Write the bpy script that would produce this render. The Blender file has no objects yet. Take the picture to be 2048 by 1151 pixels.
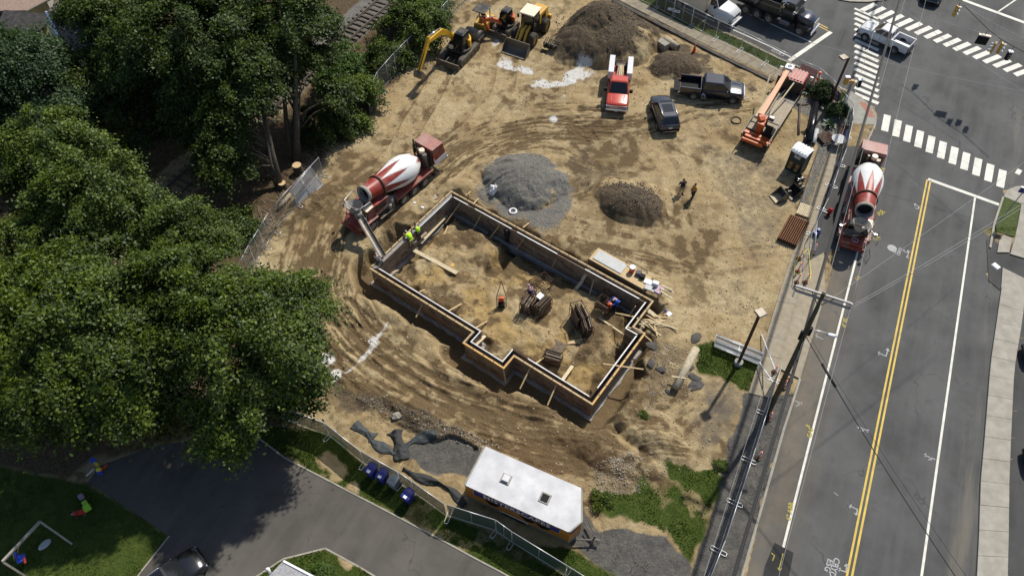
import bpy, bmesh, math, random
import numpy as np
from mathutils import Vector, Matrix, Quaternion
R = math.radians
random.seed(7)
rng = np.random.default_rng(11)
SC = bpy.context.scene
COL = SC.collection

# ------------------------------------------------------------------ camera
CAM_H, CAM_P, CAM_F = 47.0, 53.2, 1540.0        # height, degrees below the horizon, focal length in photo pixels
cam_d = bpy.data.cameras.new('camera')
cam_d.lens = 36 * CAM_F / 2048; cam_d.clip_start = 0.5; cam_d.clip_end = 6000
cam = bpy.data.objects.new('camera', cam_d); COL.objects.link(cam)
cam.location = (0, 0, CAM_H); cam.rotation_euler = (R(90 - CAM_P), 0, 0)
SC.camera = cam
_p = R(CAM_P)

def G(u, v, z=0.0):
    """point of the photograph -> the place in the world at height z"""
    x = (u - 1024) / CAM_F; y = -(v - 575.5) / CAM_F
    d = Vector((x, math.cos(_p) + math.sin(_p) * y, -math.sin(_p) + math.cos(_p) * y))
    t = (z - CAM_H) / d.z
    return Vector((d.x * t, d.y * t, z))

# ------------------------------------------------------------------ light
SUN_AZ, SUN_EL = 35.0, 50.0                       # clockwise from +Y, above the horizon
w = bpy.data.worlds.new('World'); SC.world = w; w.use_nodes = True
nt = w.node_tree; bg = nt.nodes['Background']
sky = nt.nodes.new('ShaderNodeTexSky'); sky.sky_type = 'NISHITA'; sky.sun_disc = False
sky.sun_elevation = R(SUN_EL); sky.sun_rotation = R(SUN_AZ)
nt.links.new(sky.outputs[0], bg.inputs[0]); bg.inputs[1].default_value = 0.10
sl = bpy.data.lights.new('sun', 'SUN'); sl.energy = 4.5; sl.angle = R(1.2); sl.color = (1, 0.95, 0.86)
sun = bpy.data.objects.new('sun', sl); COL.objects.link(sun)
sd = Vector((math.sin(R(SUN_AZ)) * math.cos(R(SUN_EL)), math.cos(R(SUN_AZ)) * math.cos(R(SUN_EL)), math.sin(R(SUN_EL))))
sun.rotation_euler = (-sd).to_track_quat('-Z', 'Y').to_euler(); sun.location = sd * 200
SC.view_settings.view_transform = 'Standard'; SC.view_settings.look = 'None'
SC.view_settings.exposure = 0.1; SC.view_settings.gamma = 1.0

# ------------------------------------------------------------------ materials
MATS = {}
def nd(t, k, **kw):
    n = t.nodes.new('ShaderNode' + k)
    for a, b in kw.items(): setattr(n, a, b)
    return n
def mat(name, col, rough=0.6, metal=0.0, var=0.12, scale=6.0, bump=0.0, bscale=40.0, dirt=0.0, dirtcol=(0.25, 0.19, 0.12), alpha=None, trans=0.0, coat=0.0, spec=0.5):
    if name in MATS: return MATS[name]
    m = bpy.data.materials.new(name); m.use_nodes = True; t = m.node_tree; L = t.links.new
    b = t.nodes['Principled BSDF']
    b.inputs['Roughness'].default_value = rough; b.inputs['Metallic'].default_value = metal
    b.inputs['Specular IOR Level'].default_value = spec
    b.inputs['Coat Weight'].default_value = coat; b.inputs['Coat Roughness'].default_value = 0.08
    tc = nd(t, 'TexCoord'); n1 = nd(t, 'TexNoise'); n1.inputs['Scale'].default_value = scale; n1.inputs['Detail'].default_value = 5
    L(tc.outputs['Object'], n1.inputs['Vector'])
    mr = nd(t, 'MapRange'); mr.inputs['From Min'].default_value = 0.3; mr.inputs['From Max'].default_value = 0.7
    mr.inputs['To Min'].default_value = 1 - var; mr.inputs['To Max'].default_value = 1 + var
    L(n1.outputs['Fac'], mr.inputs['Value'])
    mx = nd(t, 'MixRGB', blend_type='MULTIPLY'); mx.inputs[0].default_value = 1; mx.inputs[1].default_value = (*col, 1)
    L(mr.outputs['Result'], mx.inputs[2]); out = mx.outputs[0]
    if dirt > 0:
        n2 = nd(t, 'TexNoise'); n2.inputs['Scale'].default_value = scale * 0.35; n2.inputs['Detail'].default_value = 7; n2.inputs['Roughness'].default_value = 0.65
        L(tc.outputs['Object'], n2.inputs['Vector'])
        r2 = nd(t, 'MapRange'); r2.inputs['From Min'].default_value = 0.42; r2.inputs['From Max'].default_value = 0.68; r2.inputs['To Max'].default_value = dirt
        L(n2.outputs['Fac'], r2.inputs['Value'])
        m2 = nd(t, 'MixRGB'); L(r2.outputs['Result'], m2.inputs[0]); L(out, m2.inputs[1]); m2.inputs[2].default_value = (*dirtcol, 1); out = m2.outputs[0]
    L(out, b.inputs['Base Color'])
    if bump > 0:
        n3 = nd(t, 'TexNoise'); n3.inputs['Scale'].default_value = bscale; n3.inputs['Detail'].default_value = 6
        L(tc.outputs['Object'], n3.inputs['Vector'])
        bp = nd(t, 'Bump'); bp.inputs['Strength'].default_value = bump; bp.inputs['Distance'].default_value = 0.05
        L(n3.outputs['Fac'], bp.inputs['Height']); L(bp.outputs['Normal'], b.inputs['Normal'])
    if alpha is not None: b.inputs['Alpha'].default_value = alpha
    if trans: b.inputs['Transmission Weight'].default_value = trans
    MATS[name] = m
    return m
def M(n): return MATS[n]

def zi(z): return z * 0.72 if z < -0.4 else z      # depth inside the excavation
mat('tyre', (0.022, 0.021, 0.02), 0.85, dirt=0.5, scale=4)
mat('rim_steel', (0.32, 0.31, 0.29), 0.45, 0.4, dirt=0.3)
mat('alloy', (0.6, 0.6, 0.6), 0.28, 0.8)
mat('chrome', (0.75, 0.75, 0.75), 0.18, 0.95)
mat('black_plastic', (0.014, 0.014, 0.015), 0.7, spec=0.2)
mat('black_steel', (0.03, 0.029, 0.028), 0.5, 0.3, dirt=0.4)
mat('grey_steel', (0.24, 0.24, 0.24), 0.45, 0.6, dirt=0.3)
mat('worn_steel', (0.13, 0.12, 0.105), 0.5, 0.5, dirt=0.6)
mat('galvanised', (0.62, 0.63, 0.64), 0.38, 0.5, var=0.08)
mat('glass_dark', (0.015, 0.018, 0.02), 0.06, spec=0.7, var=0.02)
mat('lamp_clear', (0.35, 0.36, 0.37), 0.15)
mat('lamp_red', (0.4, 0.012, 0.01), 0.2)
mat('lamp_amber', (0.7, 0.25, 0.02), 0.25)
mat('paint_white', (0.66, 0.66, 0.66), 0.35, coat=0.4, var=0.04, dirt=0.12)
mat('paint_red', (0.52, 0.055, 0.03), 0.32, coat=0.6, var=0.05, dirt=0.08)
mat('paint_navy', (0.009, 0.011, 0.02), 0.25, 0.0, coat=1.0, var=0.05)
mat('paint_grey', (0.06, 0.062, 0.07), 0.28, 0.7, coat=0.8, var=0.05)
mat('paint_silver', (0.42, 0.43, 0.45), 0.3, 0.7, coat=0.5, var=0.05)
mat('paint_black', (0.008, 0.008, 0.009), 0.2, coat=1.0, var=0.05)
mat('mixer_red', (0.24, 0.028, 0.016), 0.55, var=0.2, dirt=0.55, dirtcol=(0.3, 0.25, 0.2), scale=3)
mat('mixer_pink', (0.34, 0.15, 0.12), 0.55, var=0.12, dirt=0.4, dirtcol=(0.4, 0.34, 0.3), scale=3)
mat('concrete_crust', (0.33, 0.31, 0.27), 0.9, var=0.25, scale=5, bump=0.5)
mat('orange_paint', (0.55, 0.10, 0.012), 0.42, var=0.12, dirt=0.25)
mat('orange_light', (0.45, 0.18, 0.042), 0.45, var=0.06)
mat('yellow_paint', (0.72, 0.40, 0.015), 0.4, var=0.1, dirt=0.2)
mat('loader_yellow', (0.60, 0.33, 0.035), 0.45, var=0.12, dirt=0.3)
mat('cream_paint', (0.78, 0.66, 0.50), 0.5, var=0.06)
mat('lumber', (0.50, 0.36, 0.18), 0.7, var=0.2, scale=9)
mat('lumber_pale', (0.52, 0.43, 0.27), 0.7, var=0.18, scale=8)
mat('lumber_orange', (0.62, 0.36, 0.10), 0.65, var=0.2, scale=9)
mat('lumber_weathered', (0.34, 0.28, 0.20), 0.8, var=0.25, scale=8)
mat('white_plastic', (0.80, 0.80, 0.80), 0.45, var=0.05)
mat('orange_plastic', (0.75, 0.09, 0.015), 0.45, var=0.08, dirt=0.15)
mat('rusty', (0.22, 0.085, 0.025), 0.8, var=0.35, scale=10)
mat('rust_dark', (0.06, 0.026, 0.012), 0.85, var=0.3, scale=10)
mat('wire_black', (0.02, 0.02, 0.02), 0.6)
mat('wire_grey', (0.28, 0.28, 0.28), 0.5)
mat('bark', (0.085, 0.07, 0.052), 0.9, var=0.35, scale=5, bump=0.6, bscale=14)
mat('pole_wood', (0.075, 0.062, 0.035), 0.85, var=0.3, scale=4, bump=0.3)
mat('skin', (0.50, 0.30, 0.21), 0.55, var=0.05)
mat('stone', (0.30, 0.27, 0.22), 0.85, var=0.25, scale=6, bump=0.4)

# ------------------------------------------------------------------ mesh builder
def rotz(a): return Matrix.Rotation(a, 4, 'Z')
class MB:
    def __init__(s): s.v = []; s.f = []; s.mi = []; s.sm = []; s.M = Matrix.Identity(4)
    def add(s, vs, fs, mi=0, smooth=False):
        o = len(s.v); s.v += [s.M @ Vector(p) for p in vs]
        for f in fs: s.f.append([i + o for i in f]); s.mi.append(mi); s.sm.append(smooth)
        return s
    def box(s, c, d, rz=0.0, mi=0, rot=None, taper=(1, 1)):
        x, y, z = d[0] / 2, d[1] / 2, d[2] / 2; tx, ty = taper
        vs = [(-x, -y, -z), (x, -y, -z), (x, y, -z), (-x, y, -z), (-x * tx, -y * ty, z), (x * tx, -y * ty, z), (x * tx, y * ty, z), (-x * tx, y * ty, z)]
        m = Matrix.Translation(c) @ (rot if rot is not None else rotz(rz))
        return s.add([m @ Vector(p) for p in vs], [(3, 2, 1, 0), (4, 5, 6, 7), (0, 1, 5, 4), (1, 2, 6, 5), (2, 3, 7, 6), (3, 0, 4, 7)], mi)
    def bar(s, p, q, w, h, mi=0, up=(0, 0, 1)):
        p, q = Vector(p), Vector(q); d = q - p; L = d.length
        if L < 1e-6: return s
        x = d / L; u = Vector(up)
        y = u.cross(x)
        if y.length < 1e-4: y = Vector((0, 1, 0)).cross(x)
        y.normalize(); z = x.cross(y)
        m = Matrix((x, y, z)).transposed().to_4x4(); m.translation = (p + q) / 2
        return s.box((0, 0, 0), (L, w, h), mi=mi, rot=m)
    def cyl(s, p, q, r1, r2=None, n=12, mi=0, cap=True, smooth=True):
        r2 = r1 if r2 is None else r2
        p, q = Vector(p), Vector(q); d = (q - p)
        if d.length < 1e-6: return s
        d.normalize(); a = d.orthogonal().normalized(); b = d.cross(a)
        vs = []
        for c, r in ((p, r1), (q, r2)):
            for i in range(n):
                t = 2 * math.pi * i / n; vs.append(c + a * (r * math.cos(t)) + b * (r * math.sin(t)))
        s.add(vs, [(i, (i + 1) % n, n + (i + 1) % n, n + i) for i in range(n)], mi, smooth)
        if cap:
            o = len(s.v) - 2 * n
            s.f.append([o + i for i in range(n)][::-1]); s.mi.append(mi); s.sm.append(False)
            s.f.append([o + n + i for i in range(n)]); s.mi.append(mi); s.sm.append(False)
        return s
    def tube(s, pts, r, n=6, mi=0, closed=False):
        pts = [Vector(p) for p in pts]; N = len(pts); rr = r if isinstance(r, (list, tuple)) else [r] * N
        vs = []; pa = None
        for i, p in enumerate(pts):
            if closed: t = pts[(i + 1) % N] - pts[i - 1]
            else: t = pts[min(i + 1, N - 1)] - pts[max(i - 1, 0)]
            if t.length < 1e-9: t = Vector((0, 0, 1))
            t.normalize()
            if pa is None: pa = t.orthogonal().normalized()
            a = (pa - t * pa.dot(t))
            a = a.normalized() if a.length > 1e-6 else t.orthogonal().normalized()
            pa = a; b = t.cross(a)
            for k in range(n):
                th = 2 * math.pi * k / n; vs.append(p + a * (rr[i] * math.cos(th)) + b * (rr[i] * math.sin(th)))
        fs = []
        for i in range(N if closed else N - 1):
            j = (i + 1) % N
            for k in range(n): fs.append((i * n + k, i * n + (k + 1) % n, j * n + (k + 1) % n, j * n + k))
        if not closed: fs.append(tuple(range(n))[::-1]); fs.append(tuple((N - 1) * n + k for k in range(n)))
        return s.add(vs, fs, mi, True)
    def lathe(s, prof, p, axis, n=20, mi=0, smooth=True):
        """prof: list of (distance along the axis, radius)"""
        p = Vector(p); d = Vector(axis).normalized(); a = d.orthogonal().normalized(); b = d.cross(a); vs = []
        for (t, r) in prof:
            for k in range(n):
                th = 2 * math.pi * k / n; vs.append(p + d * t + a * (r * math.cos(th)) + b * (r * math.sin(th)))
        fs = [(i * n + k, i * n + (k + 1) % n, (i + 1) * n + (k + 1) % n, (i + 1) * n + k) for i in range(len(prof) - 1) for k in range(n)]
        return s.add(vs, fs, mi, smooth)
    def prism(s, poly, z0, z1, mi=0):
        n = len(poly); a = sum(poly[i][0] * poly[(i + 1) % n][1] - poly[(i + 1) % n][0] * poly[i][1] for i in range(n))
        if a < 0: poly = poly[::-1]
        vs = [(p[0], p[1], z0) for p in poly] + [(p[0], p[1], z1) for p in poly]
        fs = [tuple(range(n))[::-1], tuple(range(n, 2 * n))] + [(i, (i + 1) % n, n + (i + 1) % n, n + i) for i in range(n)]
        return s.add(vs, fs, mi)
    def side(s, prof, y0, y1, mi=0):
        """profile in the x-z plane swept across y"""
        n = len(prof); a = sum(prof[i][0] * prof[(i + 1) % n][1] - prof[(i + 1) % n][0] * prof[i][1] for i in range(n))
        if a > 0: prof = prof[::-1]
        vs = [(p[0], y0, p[1]) for p in prof] + [(p[0], y1, p[1]) for p in prof]
        fs = [tuple(range(n))[::-1], tuple(range(n, 2 * n))] + [(i, (i + 1) % n, n + (i + 1) % n, n + i) for i in range(n)]
        return s.add(vs, fs, mi)
    def loft(s, secs, mi=0, smooth=False, cap=True):
        n = len(secs[0]); vs = [p for q in secs for p in q]
        fs = [(i * n + k, i * n + (k + 1) % n, (i + 1) * n + (k + 1) % n, (i + 1) * n + k) for i in range(len(secs) - 1) for k in range(n)]
        if cap: fs += [tuple(range(n))[::-1], tuple((len(secs) - 1) * n + k for k in range(n))]
        return s.add(vs, fs, mi, smooth)
    def ell(s, c, r, n=10, m=6, mi=0, rz=0.0):
        vs = []; fs = []; q = rotz(rz); c = Vector(c)
        for i in range(m + 1):
            ph = math.pi * i / m
            for k in range(n):
                th = 2 * math.pi * k / n
                vs.append(c + (q @ Vector((r[0] * math.sin(ph) * math.cos(th), r[1] * math.sin(ph) * math.sin(th), -r[2] * math.cos(ph)))))
        for i in range(m):
            for k in range(n): fs.append((i * n + k, i * n + (k + 1) % n, (i + 1) * n + (k + 1) % n, (i + 1) * n + k))
        return s.add(vs, fs, mi, True)
    def build(s, name, mats, parent=None, loc=None, rz=0.0, bevel=0.0, fix=True):
        me = bpy.data.meshes.new(name)
        me.from_pydata([tuple(p) for p in s.v], [], s.f)
        for m in (mats if isinstance(mats, (list, tuple)) else [mats]): me.materials.append(MATS[m] if isinstance(m, str) else m)
        me.polygons.foreach_set('material_index', s.mi); me.polygons.foreach_set('use_smooth', s.sm)
        if fix:
            bm = bmesh.new(); bm.from_mesh(me); bmesh.ops.recalc_face_normals(bm, faces=bm.faces)
            bm.to_mesh(me); bm.free()
        me.update()
        o = bpy.data.objects.new(name, me); COL.objects.link(o)
        if parent is not None: o.parent = parent
        if loc is not None: o.location = loc
        o.rotation_euler.z = rz
        if bevel > 0:
            bv = o.modifiers.new('edge_bevel', 'BEVEL'); bv.width = bevel; bv.segments = 2; bv.limit_method = 'ANGLE'; bv.angle_limit = R(40)
        return o

def tag(o, label=None, cat=None, group=None, kind=None):
    if label: o['label'] = label
    if cat: o['category'] = cat
    if group: o['group'] = group
    if kind: o['kind'] = kind
    return o
def thing(name, label, cat, loc=(0, 0, 0), rz=0.0, group=None):
    o = bpy.data.objects.new(name, None); o.empty_display_size = 0.3; COL.objects.link(o)
    o.location = loc; o.rotation_euler = (0, 0, rz)
    return tag(o, label, cat, group)
def dup(root, loc, rz=None, label=None):
    r = root.copy(); COL.objects.link(r); r.location = loc
    if rz is not None: r.rotation_euler.z = rz
    if label: r['label'] = label
    for ch in list(root.children):
        c = ch.copy(); COL.objects.link(c); c.parent = r
        for g in ch.children:
            d = g.copy(); COL.objects.link(d); d.parent = c
    return r
def heading(a, b):
    """angle about z that turns local +x from a to b"""
    return math.atan2(b[1] - a[1], b[0] - a[0])

# ------------------------------------------------------------------ numpy noise and masks
_T = rng.random((256, 256))
def vnoise(x, y, sc, seed=0):
    x = x / sc + seed * 17.31; y = y / sc + seed * 9.77
    xi = np.floor(x).astype(int); yi = np.floor(y).astype(int); fx = x - xi; fy = y - yi
    fx = fx * fx * (3 - 2 * fx); fy = fy * fy * (3 - 2 * fy)
    a = _T[xi % 256, yi % 256]; b = _T[(xi + 1) % 256, yi % 256]; c = _T[xi % 256, (yi + 1) % 256]; d = _T[(xi + 1) % 256, (yi + 1) % 256]
    return (a + (b - a) * fx) * (1 - fy) + (c + (d - c) * fx) * fy
def fbm(x, y, sc, oct=4, seed=0, g=0.5):
    s = 0; a = 1; t = 0
    for i in range(oct): s = s + a * vnoise(x, y, sc / 2 ** i, seed + i * 3); t += a; a *= g
    return s / t
def sstep(a, b, x):
    t = np.clip((x - a) / (b - a), 0, 1); return t * t * (3 - 2 * t)
def W(pts, z=0.0): return [(G(u, v, z).x, G(u, v, z).y) for (u, v) in pts]
def inpoly(x, y, poly):
    r = np.zeros(x.shape, bool); n = len(poly)
    for i in range(n):
        x1, y1 = poly[i]; x2, y2 = poly[(i + 1) % n]
        if y1 == y2: continue
        c = ((y1 > y) != (y2 > y)) & (x < (x2 - x1) * (y - y1) / (y2 - y1) + x1); r ^= c
    return r
def dline(x, y, pts, closed=False):
    """distance to a polyline, signed side distance and run along it"""
    best = np.full(x.shape, 1e9); sg = np.zeros(x.shape); run = np.zeros(x.shape); acc = 0.0
    pp = list(pts) + ([pts[0]] if closed else [])
    for (x1, y1), (x2, y2) in zip(pp[:-1], pp[1:]):
        dx, dy = x2 - x1, y2 - y1; L = math.hypot(dx, dy)
        if L < 1e-9: continue
        t = np.clip(((x - x1) * dx + (y - y1) * dy) / (L * L), 0, 1)
        ex = x - (x1 + t * dx); ey = y - (y1 + t * dy); d = np.hypot(ex, ey)
        m = d < best; best = np.where(m, d, best)
        sg = np.where(m, (dx * ey - dy * ex) / L, sg); run = np.where(m, acc + t * L, run); acc += L
    return best, sg, run
def smooth_path(pts, n=8):
    """Catmull-Rom through 2-D points"""
    P = [Vector((p[0], p[1])) for p in pts]; P = [P[0] * 2 - P[1]] + P + [P[-1] * 2 - P[-2]]; out = []
    for i in range(1, len(P) - 2):
        for k in range(n):
            t = k / n; a, b, c, d = P[i - 1], P[i], P[i + 1], P[i + 2]
            q = 0.5 * ((2 * b) + (c - a) * t + (2 * a - 5 * b + 4 * c - d) * t * t + (3 * b - a - 3 * c + d) * t ** 3); out.append((q.x, q.y))
    out.append((P[-2].x, P[-2].y)); return out
# ------------------------------------------------------------------ outline of the formwork (needed by the pit)
ZT = 0.75                                          # top of the forms
_fp = [G(u, v, ZT) for u, v in [(905, 391), (1302, 603), (1255, 654), (1282, 667), (1184, 799), (1025, 705), (1007, 729), (935, 684), (955, 662), (744, 534)]]
_th = 0.0; _wt = 0.0
for i in range(10):
    d = _fp[(i + 1) % 10] - _fp[i]; a = math.atan2(d.y, d.x)
    if i % 2: a += math.pi / 2
    a = (a + math.pi / 4) % (math.pi / 2) - math.pi / 4 if False else a
    L = d.length
    a0 = math.atan2((_fp[1] - _fp[0]).y, (_fp[1] - _fp[0]).x)
    k = round((a - a0) / (math.pi / 2)); _th += (a - k * math.pi / 2) * L; _wt += L
FTH = _th / _wt
_c, _s = math.cos(FTH), math.sin(FTH)
def f2w(a, b): return (a * _c - b * _s, a * _s + b * _c)
def w2f(x, y): return (x * _c + y * _s, -x * _s + y * _c)
_q = [w2f(p.x, p.y) for p in _fp]; _cc = []
for i in range(10):
    a, b = _q[i], _q[(i + 1) % 10]
    _cc.append((a[1] + b[1]) / 2 if i % 2 == 0 else (a[0] + b[0]) / 2)
FWL = []                                           # corners in the building's own axes
for i in range(10):
    pa, pb = _cc[i - 1], _cc[i]
    FWL.append((pa, pb) if i % 2 == 0 else (pb, pa))
FW = [f2w(*p) for p in FWL]

# ------------------------------------------------------------------ ground: one sheet out to the horizon
def _axis(lo, hi, st):
    f = list(np.arange(lo, hi + 1e-6, st)); a = []; s = st; x = lo
    while x > -3000: s *= 1.35; x -= s; a.append(x)
    b = []; s = st; x = hi
    while x < 3000: s *= 1.35; x += s; b.append(x)
    return np.array(a[::-1] + f + b)
STEP = 0.08
gx = _axis(-31, 31, STEP); gy = _axis(12.5, 77, STEP)
X, Y = np.meshgrid(gx, gy, indexing='ij')
i0 = int(np.searchsorted(gx, -31 - 1e-6)); j0 = int(np.searchsorted(gy, 12.5 - 1e-6))

ROAD = W([(1470, 1250), (1536, 969), (1566, 863), (1622, 683), (1650, 590), (1676, 500), (1700, 400), (1722, 320), (1738, 275), (1750, 250), (1752, 233), (1740, 212), (1720, 195), (1700, 183), (1690, 179), (1640, 156), (1592, 130), (1556, 115), (1487, 81), (1441, 61), (1397, 37), (1337, 0), (1260, -40), (1150, -100), (2400, -140), (2400, 520), (2100, 372), (2048, 371), (2015, 380), (2006, 394), (1988, 448), (1980, 495), (1985, 560), (2003, 576), (1996, 623), (1981, 726), (1970, 863), (1958, 1064), (1945, 1250)], -0.1)
WALK = W([(1660, 290), (1687, 290), (1672, 335), (1655, 395), (1640, 450), (1648, 510), (1650, 590), (1622, 683), (1604, 742), (1590, 790), (1497, 786), (1524, 700), (1551, 610), (1580, 520), (1612, 430), (1640, 345)])
TWALK = W([(1232, 2), (1300, 33), (1364, 66), (1447, 108), (1520, 142), (1560, 162), (1620, 192), (1648, 207), (1662, 196), (1618, 172), (1568, 146), (1520, 119), (1440, 82), (1363, 48), (1300, 14), (1262, -6), (1200, -40), (1170, -30)])
DRIVE = W([(569, 915), (662, 963), (702, 984), (777, 1023), (802, 1036), (887, 1081), (947, 1114), (1002, 1143), (1100, 1200), (1180, 1260), (900, 1260), (752, 1153), (719, 1133), (651, 1096), (567, 1117), (470, 1180), (420, 1260), (190, 1260), (282, 1143), (339, 1071), (210, 985), (175, 965), (200, 930), (300, 895), (430, 870), (520, 880)])
LAWN_L = W([(-60, 920), (120, 955), (175, 965), (210, 985), (339, 1071), (282, 1143), (190, 1260), (-120, 1260)])
STRIP = W([(500, 860), (560, 850), (660, 868), (729, 926), (830, 985), (897, 1032), (1000, 1068), (1131, 1150), (1200, 1200), (1180, 1260), (1002, 1143), (887, 1081), (777, 1023), (662, 963), (569, 915)])
ISLE = W([(567, 1117), (651, 1096), (719, 1133), (752, 1153), (900, 1260), (420, 1260), (470, 1180)])
GR_R = W([(1190, 992), (1215, 1022), (1250, 1045), (1300, 1062), (1345, 1090), (1382, 1122), (1395, 1090), (1420, 1020), (1442, 965), (1436, 935), (1400, 945), (1370, 925), (1335, 925), (1310, 960), (1260, 975)])
GR_B = W([(1040, 1090), (1120, 1085), (1150, 1100), (1200, 1130), (1235, 1153), (1260, 1200), (1140, 1200), (1131, 1150)])
GR_P = W([(1392, 688), (1424, 676), (1450, 690), (1512, 715), (1527, 722), (1500, 784), (1480, 778), (1440, 755), (1400, 745), (1385, 715)])
GR_T = W([(1262, -6), (1300, 14), (1363, 48), (1440, 82), (1520, 119), (1568, 146), (1618, 172), (1650, 190), (1690, 215), (1707, 200), (1690, 181), (1640, 157), (1592, 131), (1556, 116), (1487, 82), (1441, 62), (1397, 38), (1337, 1), (1260, -39)])
CORNER = W([(1648, 207), (1662, 196), (1681, 205), (1690, 192), (1700, 184), (1720, 196), (1740, 213), (1751, 233), (1749, 250), (1707, 247), (1700, 262), (1687, 290), (1660, 290), (1668, 250)])
VERGE = W([(2006, 394), (2042, 407), (2036, 440), (2029, 474), (1990, 463), (1988, 448)])
CHIPS = W([(1575, 190), (1640, 200), (1650, 215), (1690, 245), (1685, 285), (1662, 290), (1640, 345), (1612, 430), (1596, 420), (1618, 350), (1636, 300), (1630, 262), (1610, 230), (1590, 222)])
WOODS = W([(-400, -200), (905, -60), (880, 40), (795, 138), (757, 190), (735, 240), (640, 330), (560, 430), (505, 540), (470, 640), (560, 740), (600, 860), (540, 880), (420, 870), (300, 895), (200, 930), (120, 955), (-400, 930)])

inroad = inpoly(X, Y, ROAD); indrive = inpoly(X, Y, DRIVE)
def pmask(poly, feather=0.5, nz=0.8, sc=1.6, seed=1):
    """1 inside a polygon, with a ragged edge"""
    x0, x1 = min(p[0] for p in poly) - 3, max(p[0] for p in poly) + 3; y0, y1 = min(p[1] for p in poly) - 3, max(p[1] for p in poly) + 3
    ia, ib = np.searchsorted(gx, [x0, x1]); ja, jb = np.searchsorted(gy, [y0, y1]); r = np.zeros(X.shape)
    xs, ys = X[ia:ib, ja:jb], Y[ia:ib, ja:jb]
    if xs.size == 0: return r
    d, _, _ = dline(xs, ys, poly, True); d = np.where(inpoly(xs, ys, poly), d, -d)
    r[ia:ib, ja:jb] = sstep(-feather, feather, d + (fbm(xs, ys, sc, 4, seed) - 0.5) * 2 * nz); return r
def around(pts, pad=4):
    x0, x1 = min(p[0] for p in pts) - pad, max(p[0] for p in pts) + pad; y0, y1 = min(p[1] for p in pts) - pad, max(p[1] for p in pts) + pad
    ia, ib = np.searchsorted(gx, [x0, x1]); ja, jb = np.searchsorted(gy, [y0, y1]); return (slice(ia, ib), slice(ja, jb))

Z = (fbm(X, Y, 9, 3, 5) - 0.5) * 0.25 + (fbm(X, Y, 1.7, 4, 9) - 0.5) * 0.12
near = (np.abs(X) < 60) & (Y < 110)
wet = 0.30 * sstep(0.48, 0.66, fbm(X, Y, 6, 4, 21)) + 0.45 * sstep(0.52, 0.68, fbm(X, Y, 1.6, 4, 23)); grav = np.zeros(X.shape); lime = np.zeros(X.shape)
grass = np.zeros(X.shape); litter = np.zeros(X.shape); asph = np.zeros(X.shape); dark = np.zeros(X.shape)

# wheel and track ruts: ridges that run along a path
def rut(px, width, amp, damp, seed, fine=0.35, world=False):
    global Z, wet, dark
    pts = smooth_path(px if world else W(px), 6); sl = around(pts, width + 1)
    d, s, run = dline(X[sl], Y[sl], pts)
    m = sstep(width, width * 0.55, d) * sstep(0.28, 0.52, fbm(X[sl], Y[sl], 3.2, 3, seed + 11)); n = fbm(s, run * 0.06, fine, 3, seed) - 0.5
    n2 = fbm(s, run * 0.25, fine * 0.5, 2, seed + 7) - 0.5
    Z[sl] += m * amp * (n * 1.6 + n2 * 0.5); wet[sl] += 1.35 * m * damp * sstep(0.0, -0.17, n + 0.5 * n2) * (0.5 + fbm(X[sl], Y[sl], 2.5, 3, seed + 2))
def twin(px, gauge, w, depth, damp, seed):
    """two pressed wheel tracks with thrown-up edges and tread marks"""
    global Z, wet
    pts = smooth_path(W(px), 8); sl = around(pts, gauge)
    d, s, run = dline(X[sl], Y[sl], pts)
    for c in (-gauge / 2, gauge / 2):
        q = np.abs(s - c); on = sstep(w * 0.62, w * 0.42, q); ed = np.exp(-((q - w * 0.62) / 0.13) ** 2)
        tr = 0.5 + 0.5 * np.sin(run * 2 * math.pi / 0.34 + np.sign(s - c) * 1.2); k = sstep(0.15, 0.45, fbm(X[sl], Y[sl], 3.0, 3, seed))
        Z[sl] += k * (-depth * on + depth * 0.9 * ed * (fbm(run, s, 0.7, 2, seed + 1)) + 0.02 * on * tr); wet[sl] += k * damp * (on * (0.35 + 0.55 * tr) + 0.5 * ed * fbm(run, s, 0.5, 2, seed))
rut([(640, 470), (618, 540), (625, 620), (680, 700), (780, 775), (900, 840), (1030, 880), (1150, 900), (1290, 905)], 3.4, 0.30, 0.95, 31)
rut([(650, 470), (632, 560), (650, 640), (720, 725), (840, 805), (980, 855), (1120, 885)], 2.6, 0.20, 1.0, 131, 0.22); rut([(870, 345), (930, 300), (1010, 270), (1100, 255), (1180, 262)], 2.2, 0.18, 1.0, 133, 0.22); rut([(560, 590), (600, 660), (660, 720), (740, 770)], 1.4, 0.2, 0.8, 135, 0.25); rut([(700, 540), (690, 620), (760, 690), (880, 770), (1000, 810)], 1.2, 0.2, 0.9, 136, 0.22); rut([(1000, 900), (1120, 925), (1250, 945)], 1.5, 0.16, 0.8, 137, 0.25)
rut([(690, 560), (740, 650), (830, 720), (930, 790), (1060, 845), (1200, 870)], 1.5, 0.22, 0.8, 34)
rut([(800, 420), (850, 365), (920, 305), (1010, 262), (1090, 247), (1190, 245)], 3.2, 0.26, 0.95, 37)
rut([(880, 345), (950, 300), (1050, 285), (1130, 290), (1210, 330), (1290, 350)], 1.6, 0.16, 0.8, 39)
rut([(1090, 240), (1150, 245), (1195, 275), (1215, 320)], 1.6, 0.16, 0.7, 40)
rut([(760, 360), (690, 440), (650, 520)], 1.6, 0.22, 0.7, 41)
rut([(1100, 480), (1250, 500), (1400, 540)], 2.2, 0.10, 0.5, 43)
rut([(1150, 330), (1190, 350), (1160, 380), (1110, 400)], 1.3, 0.12, 0.8, 44)
rut([(1200, 270), (1290, 250), (1380, 225), (1470, 215)], 2.0, 0.12, 0.6, 45)
rut([(1300, 880), (1380, 830), (1420, 790)], 1.6, 0.14, 0.5, 47)
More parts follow.
